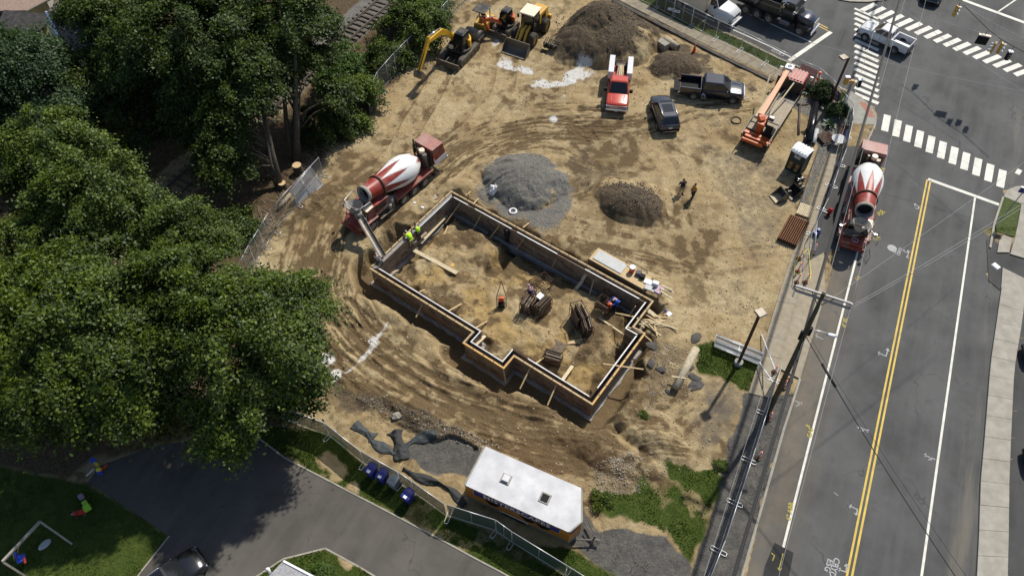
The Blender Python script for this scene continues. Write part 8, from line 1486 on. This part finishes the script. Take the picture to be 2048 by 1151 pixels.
cart('empty rusty frame cart on the ochre soil, farthest up of the panel carts', 1081, 570, R(35), 1.5, 1.0, .9, 0); cart('cart stacked with panels on the left of the central pair', 1054, 616, R(62), 1.1, .7, 1.2, 6); cart('cart packed with panels under a white paper sheet, right of the central pair', 1082, 618, R(50), 1.4, 1.0, 1.25, 9, sheet_=(.2, .3)); cart('tall dark cart leaning panels, the upper of the right hand pair', 1157, 640, R(110), 1.5, .9, 1.6, 4, sheet_=None); cart('dark cart crammed with short panels, the lower of the right hand pair', 1172, 662, R(100), 1.2, .8, 1.1, 8); cart('small cart with orange fuel can by the worker in blue', 1208, 618, R(-40), 1.2, .9, .9, 1); cart('cart with a rack of pale panels just inside the lower form', 1105, 722, R(-20), 1.3, .8, .8, 6)
p = on(1116, 693); 
for k in range(3): q = G(1118 - 6 * k, 690 + 9 * k, -.65); b = MB(); b.box((0, 0, .06), (1.0, .58, .06), rz=-.55, rot=rotz(-.6) @ Matrix.Rotation(.12, 4, 'X')); tag(b.build('loose_form_panel', 'form_old', None, (q.x, q.y, zat(q.x, q.y) + .05)), ('brown form panel lying flat, top of the fanned row by the lower form', 'brown form panel lying flat, middle of the fanned row by the lower form', 'brown form panel lying flat, bottom of the fanned row by the lower form')[k], 'form panel')
p = G(1003, 612, -.75); t = thing('hand_truck', 'rusty ladder like hand truck carrying an orange can on the ochre soil', 'hand truck', (p.x, p.y, zat(p.x, p.y)), R(90)); part(t, 'frame', 'rust_dark', lambda b: (b.tube([(0, -.35, .1), (.3, -.35, 1.1), (.9, 0, 2.2)], .03, 5), b.tube([(0, .35, .1), (.3, .35, 1.1), (.9, 0, 2.2)], .03, 5), [b.tube([(.1 * k, -.35, .15 + .33 * k), (.1 * k, .35, .15 + .33 * k)], .02, 5) for k in range(4)])); part(t, 'fuel_can', 'orange_plastic', lambda b: b.box((.25, 0, .75), (.28, .36, .4)), .05); part(t, 'engine', 'black_plastic', lambda b: b.box((.05, 0, .35), (.45, .5, .4)), .05)
p = G(1218, 612, -.75); b = MB(); b.box((0, 0, .3), (.35, .5, .5)); b.cyl((0, 0, .55), (0, 0, .68), .07); tag(b.build('fuel_can', 'orange_plastic', None, (p.x, p.y, zat(p.x, p.y)), bevel=.05), 'orange can on the ground beside the worker in blue', 'can')
# long tool trailer on the far side of the forms
A, B2 = G(1186, 505, 1.0), G(1296, 566, 1.0); rz = heading(A, B2); L = (B2 - A).length; A.z = 0; t = thing('tool_trailer', 'long low grey tool trailer parked against the far form with tools on its deck', 'trailer', tuple(A), rz); part(t, 'bed', 'worn_steel', lambda b: b.box((L / 2, 0, .55), (L, 1.35, .75)), .03); part(t, 'deck', 'lumber', lambda b: b.box((L / 2, 0, .95), (L * .98, 1.36, .06)), .01); part(t, 'rack', 'black_steel', lambda b: b.tube([(2.6, .75, .95), (2.6, .75, 1.3), (4.4, .75, 1.3), (4.4, .75, .95)], .03, 5))
for s in (1, -1): wheel(t, L * .55, s * .72, .3, .3, .2, 'rim_steel', s)
def ontr(x, y, z): q = Vector((x, y, 0)); q = rotz(rz) @ q; return (A.x + q.x, A.y + q.y, z)
b = MB(); b.box((0, 0, .03), (2.5, 1.0, .06)); tag(b.build('white_sheet', 'pale_sheet', None, ontr(1.55, .03, .985), rz), 'large pale sheet covering the left end of the tool trailer', 'sheet')
b = MB(); b.cyl((0, 0, 0), (0, 0, .45), .20, .23, 18, 0); b.cyl((0, 0, .45), (0, 0, .55), .24, .22, 18, 1); tag(b.build('drink_cooler', ['orange_plastic', 'white_plastic'], None, ontr(3.35, .25, .985), rz), 'orange water cooler with a white lid on the tool trailer', 'cooler')
for (x, y, m, d, lab) in ((3.9, .3, 'cloth_grey', (.45, .4, .3), 'grey tool bag behind the water cooler'), (4.3, .2, 'black_plastic', (.4, .4, .3), 'black tool bag right of the grey one'), (4.85, .1, 'white_plastic', (.6, .5, .10), 'white box on the middle of the trailer deck'), (5.15, -.35, 'pale_sheet', (.6, .5, .08), 'pale flat box at the near edge of the trailer deck'), (5.4, .3, 'white_plastic', (.5, .35, .2), 'white box nearest the right end of the trailer deck')): b = MB(); b.box((0, 0, d[2] / 2), d, taper=(.9, .9)); tag(b.build('tool_bag' if 'bag' in lab else 'storage_box', m, None, ontr(x, y, .985), rz + .2, bevel=.03), lab, 'bag' if 'bag' in lab else 'box')
c = G(1306, 575, .7); t = thing('work_table', 'small work table with a pale pink top at the right end of the tool trailer', 'table', (c.x, c.y, zat(c.x, c.y)), rz); part(t, 'table_top', 'pale_sheet', lambda b: b.box((0, 0, .72), (1.5, .8, .06))); part(t, 'tray', 'cloth_pink', lambda b: b.box((.5, 0, .80), (.5, .7, .08))); 
for s1 in (1, -1):
    for s2 in (1, -1): part(t, 'leg', 'worn_steel', lambda b: b.bar((s1 * .65, s2 * .32, 0), (s1 * .65, s2 * .32, .7), .06, .06))
for k, (x, y, l, a) in enumerate(((5.95, .1, 1.0, .3), (6.05, -.1, 1.1, -.1), (5.85, .35, .9, .1))): b = MB(); b.bar((0, 0, 0), (l * math.cos(rz + a), l * math.sin(rz + a), .02), .12, .05); tag(b.build('board', 'lumber_pale', None, ontr(x, y, 1.0 + .06 * k)), ('offcut poking past the right end of the tool trailer, lowest', 'offcut poking past the right end of the tool trailer, middle', 'offcut poking past the right end of the tool trailer, topmost')[k], 'board')
# cones and posts
def channelizer(u, v, label, group, h=1.05, lean=(0, 0)):
    p = on(u, v); t = thing('delineator_post', label, 'traffic post', (p.x, p.y, max(p.z, .0)), 0, group); part(t, 'base', 'tyre', lambda b: b.cyl((0, 0, 0), (0, 0, .10), .24, .20, 10)); L = Vector((lean[0], lean[1], 1)); part(t, 'post', 'orange_plastic', lambda b: (b.cyl((0, 0, .08), L * h, .075, .05, 10))); [part(t, 'band', 'stripe_white', lambda b: b.cyl(L * (h * f), L * (h * (f + .13)), .083 - .02 * f, .081 - .02 * f, 10)) for f in (.42, .70)]
for (u, v, lx, ly, lab) in ((1597, 520, .05, .05, 'orange and white post beside the open fence foot, highest on the pavement'), (1594, 546, .05, .1, 'leaning orange post holding the yellow rope, second down on the pavement'), (1592, 567, .05, .05, 'orange and white post left of a pair at the crossarm end'), (1609, 567, .1, .05, 'orange and white post right of the pair at the crossarm end'), (1625, 507, 0, 0, 'orange post at the foot of the open fence panel')): channelizer(u, v, lab, 'delineator posts on the pavement', lean=(lx, ly))
for (u, v, lab) in ((1547, 746, 'orange cone on the pavement above the lower fence, left of three'), (1579, 762, 'orange cone beside the utility pole base, upper right of three'), (1566, 775, 'orange cone beside the utility pole base, lowest of three'), (1537, 838, 'orange cone beside the fence below the utility pole'), (1516, 916, 'orange and white cone farthest down beside the lower fence')): channelizer(u, v, lab, 'cones along the lower fence', .8, (.1, .12))
b = MB(); Q = [G(*q) for q in ((1617, 497, .5), (1619, 520, .15), (1622, 545, .2), (1620, 560, .9))]; Q2 = [G(*q) for q in ((1599, 511, .8), (1590, 530, .2), (1588, 545, .1), (1597, 550, .9))]; b.tube([q - Q[0] for q in smooth3] if False else [q - Q[0] for q in Q], .025, 5); b.tube([q - Q[0] for q in [Q[0]] + Q2], .025, 5); tag(b.build('yellow_rope', 'tape_yellow', None, tuple(Q[0])), 'yellow rope strung between the orange posts on the pavement', 'rope')
def cone(u, v, label):
    p = on(u, v); t = thing('traffic_cone', label, 'cone', tuple(p)); part(t, 'base', 'orange_plastic', lambda b: b.box((0, 0, .02), (.38, .38, .05))); part(t, 'cone_body', 'orange_plastic', lambda b: b.cyl((0, 0, .04), (0, 0, .85), .17, .03, 16))
cone(1388, 103, 'single orange cone on the dirt between the pipes and the navy pickup'); cone(1663, 206, 'orange cone hidden by the fence at the corner bed')
A = G(1631, 170, .05); t = thing('barrel_post', 'tall orange and white striped post by the pale banner', 'traffic post', tuple(A)); part(t, 'post', 'orange_plastic', lambda b: b.cyl((0, 0, 0), (0, 0, 1.5), .16, .12, 14)); [part(t, 'band', 'stripe_white', lambda b: b.cyl((0, 0, z), (0, 0, z + .22), .17 - .01 * z, .165 - .01 * z, 14)) for z in (.35, .9)]
p = G(1657, 428, 0); t = thing('fire_hydrant', 'short red hydrant beside the kerb near the waiting mixer', 'hydrant', (p.x, p.y, 0)); part(t, 'barrel', 'hydrant_red', lambda b: (b.cyl((0, 0, 0), (0, 0, .55), .14, .13, 14), b.ell((0, 0, .55), (.17, .17, .14), 12, 6))); part(t, 'outlet', 'hydrant_red', lambda b: (b.cyl((-.25, 0, .4), (.25, 0, .4), .07), b.cyl((0, 0, .4), (0, -.25, .4), .09)))
p = G(1632, 466, .2); b = MB(); b.box((0, 0, .2), (.6, .45, .35), rz=.5); b.box((.15, .1, .45), (.3, .3, .2), rz=.5); tag(b.build('blue_crate', 'bin_blue', None, (p.x, p.y, .03), bevel=.04), 'dark blue crate inside the fence foot beside the pavement', 'crate')
# seating corner by the pavement
p = G(1672, 291, 0); t = thing('round_table', 'round grey cafe table on the pavement corner above the gravel strip', 'table', (p.x, p.y, .05)); part(t, 'table_top', 'pipe_grey', lambda b: b.cyl((0, 0, .72), (0, 0, .76), .62, n=28)); part(t, 'leg', 'black_steel', lambda b: [b.bar((.1 * math.cos(k * 1.57), .1 * math.sin(k * 1.57), .72), (.4 * math.cos(k * 1.57), .4 * math.sin(k * 1.57), 0), .04, .04) for k in range(4)])
p = G(1682, 268, 0); t = thing('bench', 'dark slatted bench near the round table at the corner', 'bench', (p.x, p.y, .05), heading(G(1686, 258), G(1678, 275))); part(t, 'seat', 'rust_dark', lambda b: [b.box((0, -.3 + k * .16, .44), (1.7, .13, .05)) for k in range(5)]); part(t, 'leg', 'black_steel', lambda b: [b.box((x, 0, .2), (.06, .7, .42)) for x in (-.75, .75)])
p = G(1650, 280, 0); t = thing('dark_crate', 'dark slatted crate beside the lower end of the grey roll', 'crate', (p.x, p.y, zat(p.x, p.y)), R(20)); part(t, 'slats', 'rust_dark', lambda b: [b.box((0, -.5 + k * .2, .32), (1.3, .12, .04)) for k in range(6)]); part(t, 'frame', 'black_steel', lambda b: [b.bar((x, -.55, .15), (x, .55, .15), .08, .28) for x in (-.6, .6)])
b = MB(); A = G(1674, 262, .1); B2 = G(1664, 292, .1); b.bar(Vector(), B2 - A, .10, .08); tag(b.build('edging_rail', 'pale_sheet', None, tuple(A)), 'pale edging rail between the gravel strip and the round table', 'rail'); b = MB(); b.loft([[(0, 0, .3), (.3, .1, .8), (.32, .15, .8), (.02, .05, .3)], [(-.5, -1.3, .3), (-.2, -1.2, .8), (-.18, -1.15, .8), (-.48, -1.25, .3)]]); q = G(1689, 272, 0); tag(b.build('banner_cloth', 'cloth_lavender', None, (q.x - .1, q.y, .1)), 'pale blue cloth hanging on the fence by the round table', 'cloth')
# stumps, logs, rocks and broken asphalt
for (u, v, r, h, lab) in ((598, 345, .38, .9, 'fresh cut stump by the ash trunks, the upper of two'), (567, 376, .32, .6, 'fresh cut stump by the twin ash, the lower of two')): p = G(u, v, 0); t = thing('tree_stump', lab, 'stump', (p.x, p.y, zat(p.x, p.y))); part(t, 'bark', 'bark', lambda b: b.cyl((0, 0, -.2), (0, 0, h), r * 1.15, r, 12, cap=False)); part(t, 'cut_face', 'cut_wood', lambda b: b.cyl((0, 0, h - .05), (0, 0, h), r, r, 12))
pipe('fallen_log', 'pale fallen log behind the leaning panel stack', (581, 388, .4), (556, 418, .2), .16, 'log_pale', False, 'log'); pipe('cut_log', 'short pale sawn log at the woodland edge under the lower fence row', (500, 459, .2), (516, 456, .25), .24, 'cut_wood', False, 'log')
def lump(u, v, d, m, label, name='rock', cat='rock', group=None, seed=0):
    g = random.Random(seed); p = on(u, v); bm = bmesh.new(); bmesh.ops.create_icosphere(bm, subdivisions=2, radius=.5)
    for w in bm.verts: k = 1 + g.uniform(-.22, .22); w.co = Vector((w.co.x * d[0] * k, w.co.y * d[1] * k, w.co.z * d[2] * k))
    me = bpy.data.meshes.new(name); bm.to_mesh(me); bm.free(); me.materials.append(MATS[m]); o = bpy.data.objects.new(name, me); COL.objects.link(o); o.location = (p.x, p.y, p.z + d[2] * .25); o.rotation_euler.z = g.uniform(0, 3); return tag(o, label, cat, group)
lump(792, 834, (.7, .6, .55), 'stone', 'pale boulder on the dark stony patch left of the trailer', seed=1); lump(933, 750, (.5, .4, .3), 'stone', 'grey stone', seed=2) if False else None
for k, (u, v, s, lab) in enumerate(((1391, 771, 1.5, 'largest broken asphalt slab beside the pale pole'), (1384, 752, .9, 'broken asphalt lump just above the largest slab'), (1393, 757, .8, 'broken asphalt lump right of the pale pole near its middle'), (1380, 735, .8, 'dark asphalt lump touching the right side of the pale pole'), (1337, 783, .6, 'dark asphalt lump below the lower end of the pale pole'), (1302, 726, 1.0, 'grey asphalt slab on the rubble right of the formwork'), (1322, 738, .9, 'grey asphalt slab between the forms and the pale pole'), (1308, 692, 1.4, 'dark asphalt heap by the right jog of the formwork'), (1392, 676, 1.3, 'dark timber block at the top corner of the grass patch'))): lump(u, v, (s * .8, s * .55, .16), 'asphalt_lump', lab, 'asphalt_lump', 'asphalt lump', 'broken asphalt lumps', 20 + k)
# ground fabric and tarps
def cloth(label, px, w, m, seed, z=.08):
    g = random.Random(seed); pts = smooth_path([tuple(on(*q)[:2]) for q in px], 7); mb = MB(); n = 9; vs = []; fs = []
    for i, p in enumerate(pts):
        a, c = Vector(pts[max(i - 1, 0)]), Vector(pts[min(i + 1, len(pts) - 1)]); d = (c - a).normalized(); s = Vector((-d.y, d.x)); ww = w * (.75 + .3 * math.sin(i * .35 + seed) + .06 * g.random()) 
        for k in range(n): f = k / (n - 1) - .5; q = Vector(p) + s * (f * ww + .05 * math.sin(i * .5 + k * .4)); vs.append((q.x, q.y, zat(q.x, q.y) + z * (.4 + 1.6 * g.random()) * (1.2 - abs(f) * 2)))
    for i in range(len(pts) - 1):
        for k in range(n - 1): a = i * n + k; fs.append((a, a + 1, a + n + 1, a + n))
    mb.add(vs, fs, 0, True); o = mb.build('ground_fabric', m); sol = o.modifiers.new('thick', 'SOLIDIFY'); sol.thickness = .01; return tag(o, label, 'fabric')
cloth('small dark plastic sheet crumpled on the sand near the green fence start', [(708, 848), (722, 858), (740, 870), (748, 876)], .8, 'fabric_slate', 1); cloth('black silt fabric bunched in a dark knot behind the wheeled bins', [(790, 862), (796, 880), (801, 900), (804, 920)], 1.1, 'fabric_black', 2, .16); cloth('slate fabric strip running from the black knot towards the upper right', [(806, 895), (830, 880), (856, 872), (874, 868)], .8, 'fabric_slate', 3); cloth('slate fabric strip running from the black knot to the upper left', [(730, 866), (752, 888), (776, 900), (792, 908)], .7, 'fabric_slate', 4); cloth('long black silt fabric roll beside the green fence left of the trailer', [(806, 938), (840, 955), (880, 968), (905, 982), (930, 1012)], .55, 'fabric_black', 5, .14)
cloth('white plastic bag heap on the left shoulder of the gravel pile', [(980, 380), (987, 382), (994, 384)], .8, 'white_plastic', 6, .3); b = MB(); p = on(1026, 423); b.tube([(.28 * math.cos(k * .42), .28 * math.sin(k * .42), .06) for k in range(15)], .08, 6, closed=True); tag(b.build('white_ring', 'white_plastic', None, tuple(p)), 'white coiled hose lying on the gravel below the pile', 'hose')
for k, (u, v, m, d, lab) in enumerate(((1331, 622, 'toy_blue', .22, 'small pale blue bottle beside the board heap'), (1338, 628, 'white_plastic', .45, 'white sheet of packaging beside the board heap'), (1329, 630, 'cardboard', .25, 'small tan lid beside the board heap'), (1992, 532, 'white_plastic', .6, 'white paper lying on the asphalt beside the right pavement'), (845, 415, 'white_plastic', .3, 'white scrap right of the pouring mixer wheels'), (829, 406, 'white_plastic', .25, 'smaller white scrap right of the pouring mixer wheels'))): p = on(u, v) if u < 1900 else G(u, v, -.06); b = MB(); b.box((0, 0, .04), (d, d * .8, .06), rz=k * .7, taper=(.8, .7)); tag(b.build('litter', m, None, tuple(p), bevel=.01), lab, 'litter')
p = on(1472, 241); b = MB(); b.tube([(.45 * math.cos(k * .33), .45 * math.sin(k * .33), .05) for k in range(19)], .05, 6, closed=True); tag(b.build('cable_coil', 'wire_black', None, tuple(p)), 'thin dark coil lying on the dirt left of the crane lorry', 'coil')
# swing frame and toys on the shaded lawn
A, B2 = G(5, 1122, 2.0), G(80, 1042, 2.0); t = thing('swing_frame', 'grey swing frame on the shaded lawn at the lower left corner', 'swing', (A.x, A.y, 0)); o = Vector((A.x, A.y, 0)); C1, C2 = G(144, 1087, 0), G(52, 1152, 0); part(t, 'top_beam', 'concrete_pale', lambda b: b.bar(A - o, B2 - o, .14, .14)); part(t, 'leg', 'concrete_pale', lambda b: b.bar(B2 - o, C1 - o, .11, .11)); part(t, 'leg', 'concrete_pale', lambda b: b.bar(A - o, C2 - o, .11, .11)); D = (B2 - o) * 1 - (C1 - B2) * .6; D.z = 0; part(t, 'leg', 'concrete_pale', lambda b: b.bar(B2 - o, D, .11, .11))
S = G(42, 1116, .7) - o; part(t, 'swing_seat', 'toy_blue', lambda b: (b.box(S, (.5, .45, .12), rz=.5), b.box(S + Vector((-.2, .1, .18)), (.1, .42, .4), rz=.5)), .04); part(t, 'seat_bar', 'toy_red', lambda b: b.box(S + Vector((.3, -.12, .06)), (.12, .42, .12), rz=.5), .03); part(t, 'swing_rope', 'lumber', lambda b: [b.cyl(S + Vector((-.2, s * .2, .2)), (A - o).lerp(B2 - o, .35 + .1 * s), .02, n=5) for s in (1, -1)])
p = G(91, 1089, 0); b = MB(); b.ell((0, 0, .08), (.42, .25, .08), 14, 6, rz=.9); tag(b.build('sled', 'pipe_grey', None, (p.x, p.y, .02)), 'grey oval sled lying on the lawn inside the swing frame', 'sled')
def toy(label, u, v, rz, parts):
    p = G(u, v, 0); t = thing('ride_on_toy', label, 'toy', (p.x, p.y, .02), rz, None)
    for n, m, c, d in parts: pbox(t, n, m, c, d, .04)
    for x in (-.25, .25):
        for s in (1, -1): part(t, 'wheel', 'tyre', lambda b: b.cyl((x, s * .18, .1), (x, s * .24, .1), .1, n=12))
toy('lime green and purple ride on toy on the shaded lawn', 174, 1010, R(-50), (('body', 'toy_green', (.35, 0, .28), (.4, .4, .3)), ('seat', 'toy_green', (-.1, 0, .25), (.3, .3, .12)), ('backrest', 'toy_purple', (-.55, 0, .35), (.3, .3, .3)))); toy('red ride on toy below the lime green one on the lawn', 163, 1027, R(20), (('body', 'toy_red', (.1, 0, .22), (.5, .3, .2)), ('seat', 'toy_red', (-.25, 0, .3), (.2, .25, .2)), ('trim', 'cloth_pink', (-.45, .1, .15), (.2, .1, .1))))
for (u, v, m, d, lab) in ((199, 940, 'toy_yellow', (.28, .28, .28), 'yellow toy ball under the trees by the driveway end'), (205, 938, 'orange_plastic', (.12, .75, .1), 'orange plastic bat by the yellow ball'), (201, 946, 'toy_blue', (.28, .22, .18), 'pale blue toy below the yellow ball'), (193, 928, 'toy_yellow', (.45, .18, .12), 'flat yellow toy above the yellow ball'), (188, 922, 'toy_blue', (.35, .3, .2), 'dark blue toy farthest up in the toy heap'), (181, 945, 'white_plastic', (.08, .6, .06), 'thin white toy stick left of the toy heap')):
    p = G(u, v, 0); b = MB()
    if 'ball' in lab and 'yellow toy ball' in lab: b.ell((0, 0, .15), (.17, .17, .17), 14, 8)
    else: b.box((0, 0, d[2] / 2 + .02), d, rz=-.6)
    tag(b.build('toy', m, None, (p.x, p.y, zat(p.x, p.y) + .02), bevel=.02 if 'ball' not in lab else 0), lab, 'toy')
# ------------------------------------------------------------------ clods and stones on the soil (stuff)
def scatter(name, polys, n, smin, smax, m, seed, cond=None):
    g = np.random.default_rng(seed); ico = bmesh.new(); bmesh.ops.create_icosphere(ico, subdivisions=1, radius=1); bv = np.array([v.co[:] for v in ico.verts]); bf = np.array([[v.index for v in f.verts] for f in ico.faces]); ico.free(); P = []
    for poly, k in polys:
        x0, x1 = min(p[0] for p in poly), max(p[0] for p in poly); y0, y1 = min(p[1] for p in poly), max(p[1] for p in poly); x = g.uniform(x0, x1, k * 3); y = g.uniform(y0, y1, k * 3); q = inpoly(x, y, poly) & (vnoise(x, y, 2.2, seed) > g.random(k * 3) * .9); P.append(np.stack([x[q], y[q]], 1)[:k])
    P = np.concatenate(P); a_, b__ = w2f(P[:, 0], P[:, 1]); dd, _, _ = dline(a_, b__, FWL, True); P = P[dd > .9]; ii = np.clip(np.searchsorted(gx, P[:, 0]) - 1, 0, nx - 2); jj = np.clip(np.searchsorted(gy, P[:, 1]) - 1, 0, ny - 2); z = Z[ii, jj]; N = len(P); s = smin + (smax - smin) * g.random(N) ** 3.5
    V = (bv[None] * (1 + g.uniform(-.3, .3, (N, len(bv), 1)))) * s[:, None, None] * np.array([1, .8, .6]); th = g.uniform(0, 6.28, N); V = np.stack([V[..., 0] * np.cos(th)[:, None] - V[..., 1] * np.sin(th)[:, None], V[..., 0] * np.sin(th)[:, None] + V[..., 1] * np.cos(th)[:, None], V[..., 2]], -1) + np.stack([P[:, 0], P[:, 1], z + s * .2], 1)[:, None]
    F_ = (bf[None] + (np.arange(N) * len(bv))[:, None, None]).reshape(-1, 3); me = bpy.data.meshes.new(name); me.vertices.add(N * len(bv)); me.vertices.foreach_set('co', V.astype(np.float32).reshape(-1)); me.loops.add(F_.size); me.loops.foreach_set('vertex_index', F_.reshape(-1).astype(np.int32)); me.polygons.add(len(F_)); me.polygons.foreach_set('loop_start', (np.arange(len(F_)) * 3).astype(np.int32)); me.update(calc_edges=True); me.materials.append(MATS[m]); o = bpy.data.objects.new(name, me); COL.objects.link(o); tag(o, kind='stuff')
mat('clod_brown', (.17, .12, .07), .95, var=.3, scale=.6); mat('clod_tan', (.36, .28, .17), .95, var=.2, scale=.6); mat('stone_pale', (.30, .265, .21), .9, var=.3, scale=.6); mat('stone_dark', (.10, .085, .065), .95, var=.3, scale=.6)
SITE = W([(900, 60), (1230, 20), (1540, 165), (1600, 330), (1540, 560), (1470, 780), (1400, 930), (1150, 980), (900, 900), (640, 800), (620, 560), (760, 300)])
scatter('soil_clods', [(SITE, 7000), (FW, 900)], 0, .015, .075, 'clod_brown', 401); scatter('soil_clods', [(SITE, 6000)], 0, .02, .09, 'clod_tan', 402); scatter('loose_stones', [(W([(1180, 930), (1300, 900), (1340, 940), (1290, 985), (1200, 990)]), 1500), (W([(760, 800), (900, 850), (1000, 890), (960, 900), (820, 860), (700, 790)]), 1500), (W([(1300, 690), (1400, 700), (1390, 800), (1290, 830)]), 1200), (W([(700, 240), (760, 230), (680, 330), (640, 400), (600, 440), (590, 400)]), 900), (CHIPS, 2500), (W([(930, 10), (900, 60), (800, 150), (760, 200), (800, 190), (900, 90)]), 900), (W([(1400, 130), (1500, 170), (1540, 200), (1480, 200), (1390, 150)]), 700)], 0, .02, .075, 'stone_pale', 403)
scatter('loose_stones', [(W([(760, 800), (900, 850), (1000, 890), (960, 900), (820, 860), (700, 790)]), 1500), (W([(1110, 30), (1240, 20), (1320, 100), (1180, 145), (1120, 110)]), 1500), (W([(1200, 370), (1320, 370), (1320, 440), (1220, 420)]), 700)], 0, .02, .11, 'stone_dark', 404)
scatter('gravel_stones', [(W([(955, 330), (1050, 290), (1125, 350), (1140, 420), (1110, 470), (1000, 430), (950, 400)]), 6000)], 0, .02, .06, 'stone_pale', 405)
g_ = random.Random(9); mb = MB()
for k in range(420):
    q = g_.choice(([(690, 250), (560, 420)], [(640, 300), (600, 420)], [(480, 470), (560, 460)], [(560, 400), (500, 520)])); f = g_.random(); p = G(q[0][0] + (q[1][0] - q[0][0]) * f + g_.gauss(0, 16), q[0][1] + (q[1][1] - q[0][1]) * f + g_.gauss(0, 14), 0); a = g_.uniform(0, 3.14); l = g_.uniform(.2, 1.3); z = zat(p.x, p.y) + .05; mb.cyl((p.x, p.y, z), (p.x + math.cos(a) * l, p.y + math.sin(a) * l, z + g_.uniform(-.02, .2)), .018, .008, 4)
tag(mb.build('brushwood', 'lumber_weathered'), kind='stuff')
